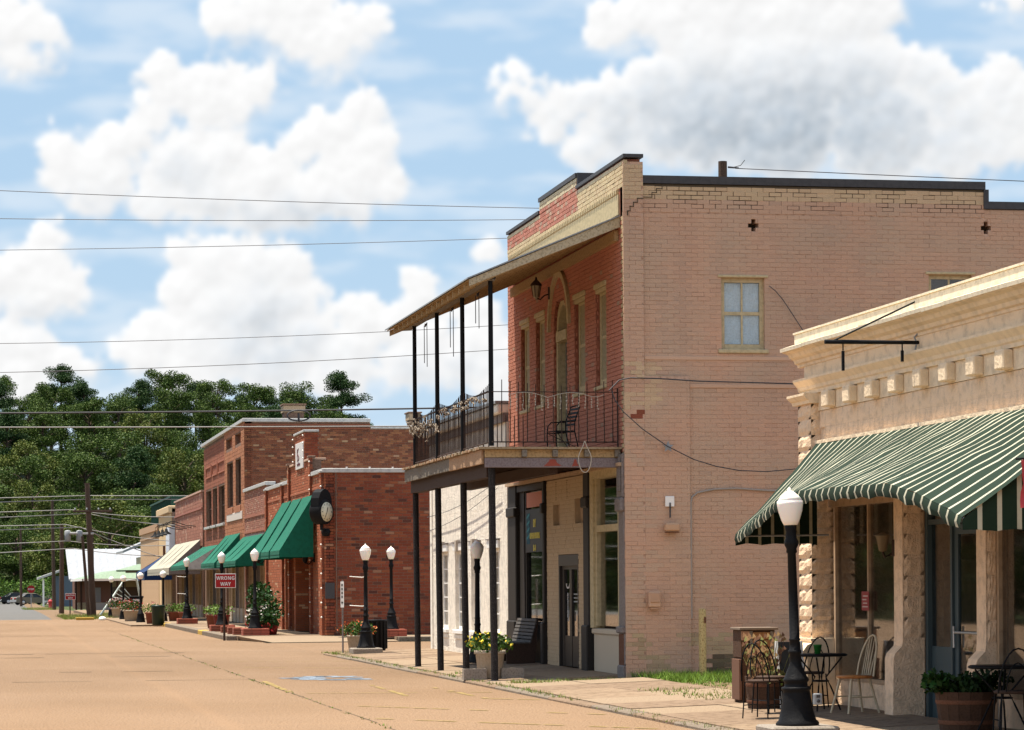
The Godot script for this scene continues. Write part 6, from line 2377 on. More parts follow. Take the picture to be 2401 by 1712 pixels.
	for q in [[7.25, -123.2, "terracotta pot of pink blooms by the far kerb"], [8.4, -126.0, "terracotta pot of green ferns by the cream awning"], [8.75, -124.4, "small terracotta pot of green ferns by the cream awning"], [8.4, -104.6, "terracotta pot of light green ferns beside the brick plinth"], [8.55, -103.2, "red glazed pot of ferns beside the brick plinth"]]:
		var red: bool = "red" in q[2]
		potted("terracotta_pot", Vector3(q[0], .14 if q[1] > -120 else .06, q[1]), q[2], "pot", .30, .50, M.clay_red if red else M.terracotta, Vector3(.48, .26, .48), 260, [Color(.12, .20, .04), Color(.09, .16, .03)], [Color(.6, .2, .2), Color(.65, .35, .3)], 60 if "pink" in q[2] else 0)
	p = thing("litter_bin", Vector3(7.3, .06, -119.8), "dark green litter bin at the end of the raised kerb", "bin")
	b = MB.new()
	b.lathe([[0, 0], [.25, 0], [.28, .75], [.30, .80], [.22, .84], [0, .84]], 14, Vector3.ZERO)
	piece(p, "drum", b.done(), mat(.01, .025, .018, .4))
	p = thing("wheeled_bin", Vector3(8.0, .06, -150), "black wheeled bin with a pale label in front of the corner store", "bin")
	b = MB.new()
	b.hexa([Vector3(-.25, .1, -.3), Vector3(-.25, .1, .3), Vector3(.25, .1, .3), Vector3(.25, .1, -.3), Vector3(-.33, 1.0, -.36), Vector3(-.33, 1.0, .36), Vector3(.33, 1.0, .36), Vector3(.33, 1.0, -.36)])
	piece(p, "body", b.done(), M.black_paint)
	b = MB.new()
	b.bevel(-.37, .37, 1.0, 1.1, -.4, .4, .02)
	piece(p, "lid", b.done(), M.black_paint)
	b = MB.new()
	b.bevel(-.2, .2, .82, .94, .36, .375, .005)
	piece(p, "label", b.done(), M.sign_white)
	for s in [-.27, .27]:
		b = MB.new()
		b.lathe([[0, -.03], [.12, -.03], [.12, .03], [0, .03]], 12, Vector3.ZERO, Transform3D(Basis().rotated(Vector3.BACK, PI / 2), Vector3(s, .12, -.25)))
		piece(p, "wheel", b.done(), M.black_paint)
	p = thing("folding_ladder", Vector3(7.9, .06, -157), "pale green lattice frame leaning open in front of the corner store", "frame")
	b = MB.new()
	for s in [-.25, .25]:
		b.tube([Vector3(-1.5, 0, s), Vector3(-.2, 1.9, s), Vector3(.5, 2.0, s), Vector3(.7, .9, s)], .05, .05, 6)
	for k in 8:
		var t := k / 8.0
		b.tube([Vector3(lerpf(-1.4, -.2, t), lerpf(.15, 1.9, t), -.25), Vector3(lerpf(-1.4, -.2, t), lerpf(.15, 1.9, t), .25)], .03, .03, 5)
		b.tube([Vector3(lerpf(-1.4, -.2, t), lerpf(.15, 1.9, t), 0), Vector3(lerpf(-.9, .5, t), .9, 0)], .02, .02, 4)
	piece(p, "frame", b.done(), mat(.55, .62, .58, .6))

	# dark gardenia with white and red flowers in front of the corner entrance
	p = thing("flowering_bush", Vector3(8.95, .14, -91.0), "big dark glossy bush dotted with white flowers in red pots", "bush")
	b = MB.new()
	for q in [[0, .95, -.6, .62, .75], [0, .80, .55, .55, .62], [-.1, 1.25, -.9, .40, .45], [.0, .5, 1.3, .35, .35], [-.1, .45, -1.7, .35, .35]]:
		leaves(b, Vector3(q[0], q[1], q[2]), Vector3(q[3], q[4], q[3]), 420, .13, DARKS, .4)
	piece(p, "foliage", b.done(), M.leaf)
	b = MB.new()
	for q in [[-.1, .62, 1.1, .38, .30], [-.15, .55, -1.5, .38, .30], [-.1, .9, .3, .6, .6]]: leaves(b, Vector3(q[0], q[1], q[2]), Vector3(q[3], q[4], q[3]) * 1.05, 55, .085, [Color(.75, .72, .66)], .1)
	piece(p, "white_flowers", b.done(), M.petal)
	b = MB.new()
	for q in [[-.1, .25, 1.3], [-.1, .28, .6], [-.1, .26, -1.0], [-.15, .25, -1.9]]: leaves(b, Vector3(q[0], q[1], q[2]), Vector3(.36, .24, .36), 70, .10, [Color(.35, .02, .02), Color(.25, .03, .02), Color(.45, .05, .04)], .3)
	piece(p, "red_flowers", b.done(), M.petal)
	for z in [1.2, .3, -.8, -1.8]:
		b = MB.new()
		b.lathe([[0, 0], [.22, 0], [.28, .28], [.30, .30], [.26, .30], [0, .26]], 12, Vector3(0, 0, z))
		piece(p, "pot", b.done(), M.clay_red)
	b = MB.new()
	for k in 7: b.tube([Vector3(rng.randf_range(-.1, .1), .2, rng.randf_range(-1.0, .8)), Vector3(rng.randf_range(-.3, .3), 1.3, rng.randf_range(-1.1, .8))], .02, .008, 5)
	piece(p, "stem", b.done(), M.bark)

func wrong_way(base: Vector3, c: Vector3, w: float, h: float, label: String):
	var p := thing("wrong_way_sign", base, label, "sign")
	var b := MB.new()
	b.tube([Vector3(0, -.02, 0), Vector3(0, c.y + h * .4, 0)], .038, .036, 8)
	piece(p, "post", b.done(), M.wood_dark)
	var o := c - base
	b = MB.new()
	b.bevel(-w / 2, w / 2, -h / 2, h / 2, -.004, .006, .003)
	piece(p, "panel", b.done(), M.sign_white, Transform3D(Basis(), o + Vector3(0, 0, .04)))
	b = MB.new()
	b.bevel(-w / 2 + .018, w / 2 - .018, -h / 2 + .018, h / 2 - .018, .0065, .009, .001)
	piece(p, "red_field", b.done(), M.sign_red, Transform3D(Basis(), o + Vector3(0, 0, .04)))
	write(p, "lettering", "WRONG", c + Vector3(0, h * .19, .055), Vector3(0, 0, 1), h * .34, M.sign_white)
	write(p, "lettering", "WAY", c + Vector3(0, -h * .22, .055), Vector3(0, 0, 1), h * .34, M.sign_white)

# ---------------------------------------------------------------- terrace of the stone shop
func wire_chair(at: Vector3, turn: float, label: String):
	var p := thing("bistro_chair", at, label, "chair")
	p.rotation.y = turn
	var b := MB.new()
	for s in [-1, 1]:
		b.tube([Vector3(.17 * s, 0, .19), Vector3(.15 * s, .44, .16)], .009, .009, 5)
		b.tube([Vector3(.17 * s, 0, -.20), Vector3(.15 * s, .44, -.17)], .009, .009, 5)
		b.tube([Vector3(.16 * s, .16, .18), Vector3(.16 * s, .16, -.19)], .007, .007, 5)
	piece(p, "leg_frame", b.done(), M.black_paint)
	b = MB.new()
	b.lathe([[0, .435], [.19, .435], [.205, .45], [.19, .465], [0, .465]], 18, Vector3.ZERO)
	piece(p, "seat", b.done(), M.wood_dark)
	b = MB.new()
	var hoop := []
	for k in 13:
		var a := PI * k / 12.0
		hoop.append(Vector3(cos(a) * .19, .45 + sin(a) * .46, -.18 - sin(a) * .10))
	b.tube(hoop, .010, .010, 6)
	var inner := []
	for k in 11:
		var a := PI * k / 10.0
		inner.append(Vector3(cos(a) * .11, .46 + sin(a) * .30, -.19 - sin(a) * .06))
	b.tube(inner, .007, .007, 5)
	piece(p, "back_hoop", b.done(), M.black_paint)

func bistro_table(at: Vector3, r: float, label: String):
	var p := thing("bistro_table", at, label, "table")
	var b := MB.new()
	b.lathe([[0, .68], [r - .02, .68], [r, .69], [r, .705], [r - .02, .715], [0, .715]], 24, Vector3.ZERO)
	piece(p, "table_top", b.done(), M.black_paint)
	for k in 4:
		var a := TAU * (k + .3) / 4.0
		var d := Vector3(cos(a), 0, sin(a))
		b = MB.new()
		b.tube([d * (r * .75) + Vector3(0, 0, 0), d * .13 + Vector3(0, .30, 0), d * .07 + Vector3(0, .42, 0), d * (r * .8) + Vector3(0, .67, 0)], .011, .011, 6)
		piece(p, "leg", b.done(), M.black_paint)
	b = MB.new()
	b.lathe([[.10, .36], [.115, .37], [.10, .38], [.09, .37], [.10, .36]], 16, Vector3.ZERO)
	piece(p, "ring", b.done(), M.black_paint)

func half_barrel(n: String, at: Vector3, label: String, r: float, h: float) -> Node3D:
	var p := thing(n, at, label, "planter")
	for k in 16:
		var a := TAU * k / 16.0
		var b := MB.new()
		var w := TAU * r / 16.0 * .98
		b.hexa([Vector3(-w * .42, 0, r * .84 - .025), Vector3(-w * .42, 0, r * .84), Vector3(w * .42, 0, r * .84), Vector3(w * .42, 0, r * .84 - .025), Vector3(-w * .5, h, r - .025), Vector3(-w * .5, h, r), Vector3(w * .5, h, r), Vector3(w * .5, h, r - .025)])
		piece(p, "stave", b.done(), M.wood_barrel, Transform3D(Basis().rotated(Vector3.UP, a), Vector3.ZERO))
	for y in [.22, .74]:
		var b := MB.new()
		var rr := lerpf(r * .84, r, y) + .006
		b.lathe([[rr, h * y - .022], [rr + .008, h * y], [rr + .006, h * y + .022]], 24, Vector3.ZERO)
		piece(p, "hoop", b.done(), M.rust)
	var b2 := MB.new()
	b2.lathe([[0, h * .9], [r * .93, h * .9]], 18, Vector3.ZERO)
	piece(p, "soil", b2.done(), M.soil)
	return p

func make_terrace():
	rng.seed = 95
	# pale wooden chair with a hooped back
	var p := thing("wooden_chair", Vector3(10.50, .12, -33.55), "pale wooden hoop-back chair with an orange brown seat", "chair")
	p.rotation.y = deg_to_rad(-75)
	var b := MB.new()
	b.lathe([[0, .425], [.20, .425], [.225, .44], [.22, .46], [0, .465]], 20, Vector3.ZERO, Transform3D(Basis().scaled(Vector3(1.0, 1.0, 1.0)), Vector3.ZERO))
	piece(p, "seat", b.done(), M.wood_seat)
	for q in [[-.13, .13, -.20, .22], [.13, .13, .20, .22], [-.12, -.13, -.19, -.23], [.12, -.13, .19, -.23]]:
		b = MB.new()
		b.tube([Vector3(q[0], .43, q[1]), Vector3((q[0] + q[2]) / 2, .2, (q[1] + q[3]) / 2), Vector3(q[2], 0, q[3])], .018, .014, 8)
		piece(p, "leg", b.done(), M.wood_chair)
	b = MB.new()
	b.tube([Vector3(-.165, .2, .18), Vector3(-.155, .2, -.18)], .010, .010, 6)
	b.tube([Vector3(.165, .2, .18), Vector3(.155, .2, -.18)], .010, .010, 6)
	b.tube([Vector3(-.16, .2, 0), Vector3(.16, .2, 0)], .010, .010, 6)
	piece(p, "stretcher", b.done(), M.wood_chair)
	b = MB.new()
	var hoop := []
	for k in 15:
		var a := PI * k / 14.0
		hoop.append(Vector3(cos(a) * .185, .45 + pow(sin(a), .8) * .50, -.15 - sin(a) * .12))
	b.tube(hoop, .013, .013, 8)
	piece(p, "back_hoop", b.done(), M.wood_chair)
	for k in 5:
		var x := -.11 + k * .055
		b = MB.new()
		b.tube([Vector3(x * .8, .45, -.16), Vector3(x, .45 + .48 * sqrt(1.0 - pow(x / .19, 2.0)), -.26)], .008, .007, 6)
		piece(p, "spindle", b.done(), M.wood_chair)
	bistro_table(Vector3(10.38, .11, -34.6), .34, "round black iron table holding a green pot")
	p = thing("green_pot", Vector3(10.30, .826, -34.45), "small bright green pot on the round iron table", "pot")
	b = MB.new()
	b.lathe([[0, 0], [.035, 0], [.052, .10], [.055, .10], [.055, .115], [.045, .115], [0, .09]], 14, Vector3.ZERO)
	piece(p, "pot", b.done(), M.green_pot)
	wire_chair(Vector3(9.32, .08, -33.5), 2.4, "black wire bistro chair beside the lamp base")
	wire_chair(Vector3(9.72, .09, -34.5), .3, "black wire bistro chair behind the barrel of dry plants")
	wire_chair(Vector3(10.45, .11, -35.35), 3.4, "black wire bistro chair behind the round table with green pot")
	# folded black chair or easel leaning by the pilaster
	p = thing("sandwich_board", Vector3(10.30, .11, -35.75), "black sandwich board with white edges beside the stone pilaster", "board")
	for s in [-1, 1]:
		b = MB.new()
		b.cbox(Vector3(0, .42, .11 * s), Vector3(.30, .86, .015), Basis().rotated(Vector3.RIGHT, -.24 * s))
		var bd := piece(p, "panel", b.done(), M.sign_black)
		b = MB.new()
		for x in [-.165, .165]: b.cbox(Vector3(x, .42, .11 * s), Vector3(.03, .88, .022), Basis().rotated(Vector3.RIGHT, -.24 * s))
		piece(bd, "edge", b.done(), M.white_paint)
	# barrels
	p = half_barrel("barrel_planter", Vector3(9.98, .09, -35.75), "half barrel of dry brown stalks behind the bistro chairs", .26, .42)
	b = MB.new()
	for k in 60:
		var a := rng.randf() * TAU
		var q := Vector3(cos(a), 0, sin(a)) * .22 * sqrt(rng.randf())
		b.col = [Color(.22, .11, .05), Color(.28, .17, .07), Color(.14, .06, .03), Color(.20, .20, .06)][rng.randi() % 4]
		var top := q * 1.8 + Vector3(0, .40 + rng.randf_range(.2, .5), 0)
		b.tube([q + Vector3(0, .36, 0), top], .005, .003, 3, false)
		for j in 4:
			var l := q.lerp(top, .3 + .2 * j) + Vector3(rng.randf_range(-.04, .04), .12, rng.randf_range(-.04, .04))
			b.tri(l, l + Vector3(.05, .03, .01), l + Vector3(.02, .07, -.02))
	piece(p, "dry_stalks", b.done(), M.petal)
	b = MB.new()
	leaves(b, Vector3(.1, .42, .12), Vector3(.2, .14, .2), 70, .08, [Color(.12, .16, .04), Color(.22, .2, .08)], .5)
	piece(p, "foliage", b.done(), M.leaf)
	p = half_barrel("barrel_planter", Vector3(10.43, .12, -29.35), "half barrel of dark trailing plants by the shop door", .33, .42)
	b = MB.new()
	leaves(b, Vector3(0, .46, 0), Vector3(.36, .16, .36), 700, .075, [Color(.012, .03, .008), Color(.018, .04, .010)], .45)
	leaves(b, Vector3(-.34, .52, .05), Vector3(.18, .14, .18), 200, .08, [Color(.02, .06, .012), Color(.018, .045, .01)], .5)
	leaves(b, Vector3(.22, .54, .1), Vector3(.28, .12, .2), 220, .075, [Color(.012, .03, .008)], .5)
	piece(p, "foliage", b.done(), M.leaf)
	bistro_table(Vector3(10.62, .12, -28.75), .36, "round black iron table at the right end beside the barrel planter")
	wire_chair(Vector3(10.55, .12, -28.25), 3.0, "black wire bistro chair at the table beside the barrel planter")
	# old cabinet with an open door, by the vacant lot
	p = thing("wooden_cabinet", Vector3(10.30, .10, -37.5), "rough dark wooden cabinet with a plank top at the shop corner", "cabinet")
	p.scale = Vector3(.84, .98, .84)
	b = MB.new()
	b.bevel(-.30, .34, 1.0, 1.035, -.30, .32, .006)
	piece(p, "top_board", b.done(), mat(.16, .12, .09, .9))
	for q in [[-.26, .30, .62, 1.0, .24], [-.24, -.17, .0, .62, .24], [.22, .29, .0, .62, .24]]:
		b = MB.new()
		b.bevel(q[0], q[1], q[2], q[3] - .001, q[4] - .5, q[4], .006)
		piece(p, "box" if q[2] > .1 else "side_board", b.done(), M.wood_barrel)
	for q in [[-.10, .26, .66, .76], [-.10, .26, .77, .86], [-.10, .26, .87, .97]]:
		b = MB.new()
		b.bevel(q[0], q[1], q[2], q[3], .2405, .262, .004)
		piece(p, "front_board", b.done(), mat(.24, .12, .05, .85))
	b = MB.new()
	b.bevel(-.12, -.075, .64, .985, .262, .272, .003)
	b.bevel(.22, .27, .64, .985, .262, .272, .003)
	piece(p, "frame_strip", b.done(), M.wood_grey)
	b = MB.new()
	b.bevel(-.16, .21, .06, .61, -.24, .18, .004)
	piece(p, "inner_box", b.done(), M.sign_black)
	b = MB.new()
	b.bevel(-.30, -.255, .04, .60, -.2, .26, .004)
	piece(p, "leaning_plank", b.done(), mat(.14, .07, .045, .9))
	b = MB.new()
	b.bevel(-.26, -.08, .86, .985, .2405, .26, .003)
	piece(p, "small_board", b.done(), mat(.34, .20, .13, .85))

# ---------------------------------------------------------------- plants
func make_tree_kind(kind: int, sd: int) -> Array:
	rng.seed = sd
	var tr := MB.new()
	var cr := MB.new()
	var h := 17.0
	var cols := [Color(.046, .080, .016), Color(.064, .105, .020), Color(.034, .064, .014), Color(.090, .130, .028)]
	if kind == 2: cols = [Color(.090, .120, .024), Color(.11, .135, .03), Color(.062, .092, .02), Color(.13, .14, .036)]
	if kind == 1: cols = [Color(.025, .058, .018), Color(.034, .070, .022), Color(.020, .046, .014), Color(.05, .085, .025)]
	if kind == 1:
		# pine: bare bole, broken tiers of needle clumps
		tr.tube([Vector3(0, -1, 0), Vector3(.2, 6, .1), Vector3(-.1, 12, 0), Vector3(.1, 16.5, 0)], .36, .09, 7)
		for k in 38:
			var y := rng.randf_range(7.0, 17.3)
			var reach := lerpf(5.0, 1.8, pow((y - 7.0) / 10.3, 1.8)) * rng.randf_range(.5, 1.05)
			var a := rng.randf() * TAU
			var q := Vector3(cos(a) * reach, y + rng.randf_range(0, .8), sin(a) * reach)
			tr.tube([Vector3(0, y - .8, 0), q * Vector3(.5, 1, .5), q], .10, .03, 4, false)
			leaves(cr, q, Vector3(1.8, 1.05, 1.8), 430, .30, cols, .42, .3)
			leaves(cr, q * Vector3(.55, 1, .55), Vector3(.9, .5, .9), 60, .4, cols, .5)
	else:
		tr.tube([Vector3(0, -1, 0), Vector3(.15, 4, .1), Vector3(0, 9, 0), Vector3(.1, 14, 0)], .42, .10, 7)
		for k in 34:
			var y := rng.randf_range(3.2, 16.0)
			var t := (y - 3.2) / 12.8
			var reach := 5.0 * sqrt(maxf(.05, sin(PI * (.12 + .80 * t)))) * rng.randf_range(.35, 1.05)
			var a := rng.randf() * TAU
			var q := Vector3(cos(a) * reach, y, sin(a) * reach)
			tr.tube([Vector3(0, maxf(y - 2.2, 2.0), 0), q * Vector3(.55, 1, .55) - Vector3(0, .4, 0), q], .11, .03, 4, false)
			leaves(cr, q, Vector3(1.75, 1.35, 1.75) * rng.randf_range(.7, 1.15), 520, .31, cols, .42)
	return [tr.done(), cr.done()]

func make_woods():
	var kinds := []
	for k in [[0, 201], [1, 202], [2, 203], [0, 204], [1, 205], [0, 206]]: kinds.append(make_tree_kind(k[0], k[1]))
	var words := ["dark green broadleaf tree on the wooded hill", "pine tree with open tiered crown on the wooded hill", "yellow green broadleaf tree on the wooded hill", "dark green broadleaf tree on the wooded hill", "pine tree with open tiered crown on the wooded hill", "dark green broadleaf tree on the wooded hill"]
	var grow := func(k: int, at: Vector3, s: Vector3, label: String, group: String, n := "broadleaf_tree"):
		var t := thing(n, at, label, "tree", group)
		t.rotation.y = rng.randf() * TAU
		t.scale = s
		piece(t, "trunk", kinds[k][0], M.bark)
		piece(t, "crown", kinds[k][1], M.leaf)
	rng.seed = 207
	# rows from the foot of the hill to the ridge; the ridge carries the pines
	for row in [[-430, 7.0, .74, "at the foot of"], [-448, 7.5, .85, "low on"], [-468, 7.5, .9, "low on"], [-492, 8.0, .92, "halfway up"], [-518, 8.0, .95, "halfway up"], [-546, 8.5, .95, "high on"], [-576, 8.5, .95, "high on"], [-612, 9.0, 1.0, "just below the ridge of"]]:
		var z0: float = row[0]
		var x := -22.0
		while x < absf(z0) * .137:
			var z := z0 + rng.randf_range(-9, 9)
			var xx := x + rng.randf_range(-2, 2)
			var k: int = [0, 3, 5, 0, 2, 3, 5, 1][rng.randi() % 8]
			var s: float = row[2] * rng.randf_range(.82, 1.12)
			grow.call(k, Vector3(xx, ground_y(xx, z) - .3, z), Vector3(s * 1.1, s, s * 1.1), words[k].replace("on the", row[3] + " the"), "trees of the wooded hill", "pine_tree" if k in [1, 4] else "broadleaf_tree")
			x += row[1]
	# ridge: single crowns against the sky; x, top height
	for q in [[-14, 46, 0], [-4, 47, 4], [4, 49.5, 0], [11, 45, 3], [18, 49.6, 1], [14.5, 47.5, 5], [22, 46, 4], [27, 43, 0], [33, 46, 5], [37, 44.5, 1], [42, 43, 3], [48, 46.8, 4], [53, 43.5, 0], [58, 43.7, 1], [65, 44.7, 1], [70, 45.2, 4], [73.5, 42, 5], [79, 42.9, 1], [84, 39.5, 0], [76, 39.5, 3], [68, 41.5, 5], [62, 42, 0], [87, 38.5, 5], [91, 37, 3], [95, 36, 0], [99, 34, 4]]:
		var g := ground_y(q[0], -645)
		var s: float = (q[1] - g) / 17.3
		grow.call(q[2], Vector3(q[0], g - .3, -645 + rng.randf_range(-4, 4)), Vector3(s * 1.05, s, s * 1.05), "pine tree standing on the ridge against the sky" if q[2] in [1, 4] else "round crowned tree standing on the ridge against the sky", "ridge trees", "pine_tree" if q[2] in [1, 4] else "broadleaf_tree")
	# big pale crown in front of the hill, above the utility poles
	grow.call(2, Vector3(17.5, -.4, -395), Vector3(1.25, .88, 1.25), "broad yellow green tree at the foot of the hill above the poles", "")
	grow.call(2, Vector3(11.0, -.4, -398), Vector3(1.0, .68, 1.0), "lower yellow green tree at the foot of the hill beside the poles", "")
	grow.call(0, Vector3(26.0, -.4, -405), Vector3(1.1, .80, 1.1), "dark green tree at the foot of the hill behind the green metal building", "")
	grow.call(3, Vector3(5.0, -.4, -404), Vector3(1.0, .62, 1.0), "dark green tree at the foot of the hill behind the parked cars", "")
	grow.call(5, Vector3(-4.0, -.4, -400), Vector3(1.0, .62, 1.0), "dark green tree at the foot of the hill at the road's end", "")
	# along the other side of the street, seen only in the shop windows
	for k in 20:
		var z := -62.0 - k * 7.5
		grow.call([0, 3, 5][k % 3], Vector3(-19.0 - (k % 3) * 1.5, -1.9, z), Vector3(.9, .82, .9), "street tree on the opposite side of the street", "trees across the street")
	# sunlit shrubs at the end of the road
	for k in 9:
		var t := thing("shrub", Vector3(-3.0 + k * 1.75, ground_y(0, -372), -372.0 - (k % 3) * 3.0), "light green shrub behind the parked cars", "shrub", "shrubs at the road's end")
		var b := MB.new()
		rng.seed = 300 + k
		for j in 5: leaves(b, Vector3(rng.randf_range(-1.2, 1.2), rng.randf_range(.8, 2.8), rng.randf_range(-.8, .8)), Vector3(1.0, .9, 1.0), 90, .34, [Color(.09, .16, .03), Color(.12, .19, .04), Color(.05, .10, .02)], .4)
		piece(t, "foliage", b.done(), M.leaf)
		b = MB.new()
		for j in 3: b.tube([Vector3(.1 * j, -.1, 0), Vector3(rng.randf_range(-.8, .8), 1.8, 0)], .06, .02, 4)
		piece(t, "stem", b.done(), M.bark)

func blades(n: String, label: String, spots: Array, seed_: int, cols: Array):
	# spots: [x0, x1, z0, z1, y, count, height]
	rng.seed = seed_
	var b := MB.new()
	for s in spots:
		for i in s[5]:
			# denser in tufts
			var cx := rng.randf_range(s[0], s[1])
			var cz := rng.randf_range(s[2], s[3])
			if pn.get_noise_2d(cx * 6.0, cz * 6.0) < rng.randf_range(-.5, .25): continue
			for j in 3:
				var q := Vector3(cx + rng.randfn() * .03, s[4], cz + rng.randfn() * .03)
				var h: float = s[6] * rng.randf_range(.5, 1.2)
				var d := Vector3(rng.randfn() * .5, 1.0, rng.randfn() * .5).normalized() * h
				var w := Vector3(rng.randfn(), 0, rng.randfn()).normalized() * .008
				b.col = cols[rng.randi() % cols.size()] * rng.randf_range(.75, 1.25)
				b.tri(q - w, q + w, q + d)
	var o := piece(self, n, b.done(), M.leaf)
	tag(o, label, "grass", "", "stuff")

func make_grass():
	var g := [Color(.13, .22, .03), Color(.17, .27, .04), Color(.10, .17, .03)]
	var dry := [Color(.26, .24, .08), Color(.19, .20, .05), Color(.32, .27, .13)]
	blades("lot_grass", "bright green grass at the foot of the tan brick wall", [[11.0, 22.0, -47.9, -44.3, .10, 11000, .16], [11.0, 15.0, -44.3, -42.6, .10, 700, .08]], 401, g)
	blades("pavement_weeds", "patchy weeds along the edge of the sidewalk", [[8.7, 10.8, -47.4, -46.6, .06, 420, .08], [8.3, 8.5, -69, -40, .04, 420, .07], [8.6, 9.2, -52.5, -50.5, .05, 160, .07], [9.8, 11.2, -42.5, -38.0, .10, 380, .07], [8.2, 8.45, -38, -31, .03, 90, .06], [4.82, 4.88, -100, -32, 0.0, 200, .03], [8.3, 9.6, -70.3, -67.6, .02, 380, .08]], 402, dry + g)
	blades("verge_grass", "grass on the verge around the utility poles", [[4.2, 7.6, -163, -146, .0, 2400, .22], [6.8, 8.2, -168, -150, .04, 700, .25], [3.6, 6.6, -262, -240, -.35, 900, .25]], 403, g + dry)

# ---------------------------------------------------------------- cars, poles, wires
func car(at: Vector3, turn: float, label: String, paint: Material):
	var p := thing("parked_car", at, label, "car")
	p.rotation.y = turn
	# sedan, nose towards -z; outline in (z, y) swept across
	var side := PackedVector2Array([Vector2(-2.3, .35), Vector2(-2.32, .62), Vector2(-2.1, .78), Vector2(-1.1, .90), Vector2(1.35, .95), Vector2(2.1, .98), Vector2(2.32, .90), Vector2(2.36, .45), Vector2(2.2, .28), Vector2(-2.1, .24)])
	var xs := Transform3D(Basis(Vector3(0, 0, 1), Vector3(0, 1, 0), Vector3(1, 0, 0)), Vector3.ZERO)
	var b := MB.new()
	b.prism(side, -.86, .86, xs)
	piece(p, "body", b.done(), paint)
	var lowr := [Vector2(-1.15, .90), Vector2(1.55, .94)]
	var uppr := [Vector2(-.35, 1.38), Vector2(.75, 1.40)]
	b = MB.new()
	b.hexa([Vector3(-.80, .90, -1.15), Vector3(-.80, .94, 1.55), Vector3(.80, .94, 1.55), Vector3(.80, .90, -1.15), Vector3(-.60, 1.38, -.35), Vector3(-.60, 1.40, .75), Vector3(.60, 1.40, .75), Vector3(.60, 1.38, -.35)])
	piece(p, "cabin", b.done(), mat(.015, .018, .02, .08))
	b = MB.new()
	b.hexa([Vector3(-.64, 1.36, -.45), Vector3(-.64, 1.38, .85), Vector3(.64, 1.38, .85), Vector3(.64, 1.36, -.45), Vector3(-.56, 1.43, -.28), Vector3(-.56, 1.45, .66), Vector3(.56, 1.45, .66), Vector3(.56, 1.43, -.28)])
	for s in [-1, 1]:
		for q in [[-1.15, .90, -.38, 1.38], [.15, .92, .18, 1.40], [1.55, .94, .78, 1.40]]:
			b.tube([Vector3(.81 * s, q[1], q[0]), Vector3(.615 * s, q[3], q[2])], .045, .035, 5)
	piece(p, "roof", b.done(), paint)
	for z in [-1.42, 1.42]:
		for s in [-1, 1]:
			b = MB.new()
			b.lathe([[0, -.1], [.30, -.1], [.325, -.06], [.325, .06], [.30, .1], [0, .1]], 18, Vector3.ZERO, Transform3D(Basis().rotated(Vector3.BACK, PI / 2), Vector3(.78 * s, .32, z)))
			var w := piece(p, "wheel", b.done(), M.sign_black)
			b = MB.new()
			b.lathe([[0, .005], [.18, .005], [.20, -.005]], 12, Vector3.ZERO, Transform3D(Basis().rotated(Vector3.BACK, -PI / 2 * s), Vector3(.885 * s, .32, z)))
			piece(w, "rim", b.done(), M.steel)
	for s in [-1, 1]:
		b = MB.new()
		b.bevel(.48 * s - .2, .48 * s + .2, .72, .88, 2.30, 2.375, .02)
		piece(p, "tail_light", b.done(), mat(.32, .01, .01, .25))
		b = MB.new()
		b.bevel(.56 * s - .2, .56 * s + .2, .58, .74, -2.34, -2.2, .02)
		piece(p, "headlight", b.done(), M.white_paint)
	b = MB.new()
	b.bevel(-.84, .84, .36, .56, 2.30, 2.44, .03)
	piece(p, "bumper", b.done(), M.steel)
	b = MB.new()
	b.bevel(-.2, .2, .66, .80, 2.362, 2.38, .006)
	piece(p, "number_plate", b.done(), M.sign_white)

func wire(n: String, label: String, a: Vector3, e: Vector3, sag: float, r: float, m: Material, group := "", seg := 24):
	var t := thing(n, a, label, "wire", group)
	var b := MB.new()
	var pts := []
	for i in seg + 1:
		var k := float(i) / seg
		pts.append(a.lerp(e, k) - Vector3(0, sag * 4.0 * k * (1.0 - k), 0))
	b.tube(pts, r, r, 5, false)
	wp(t, "strand", b, m)

func utility_pole(at: Vector3, h: float, r: float, label: String, arm := 0.0, lean := 0.0) -> Node3D:
	var p := thing("utility_pole", at, label, "utility pole")
	var b := MB.new()
	b.tube([Vector3(0, -.3, 0), Vector3(lean * .5, h * .5, 0), Vector3(lean, h, 0)], r, r * .7, 10)
	piece(p, "pole", b.done(), M.wood_pole)
	if arm > 0.0:
		b = MB.new()
		b.bevel(-arm, arm, h - 1.6, h - 1.48, .1, .2, .01)
		piece(p, "crossarm", b.done(), M.wood_pole)
		for k in 4:
			b = MB.new()
			b.lathe([[0, 0], [.04, 0], [.05, .06], [.03, .12], [0, .13]], 8, Vector3(lerpf(-arm * .9, arm * .9, k / 3.0), h - 1.48, .15))
			piece(p, "insulator", b.done(), M.galv)
	return p

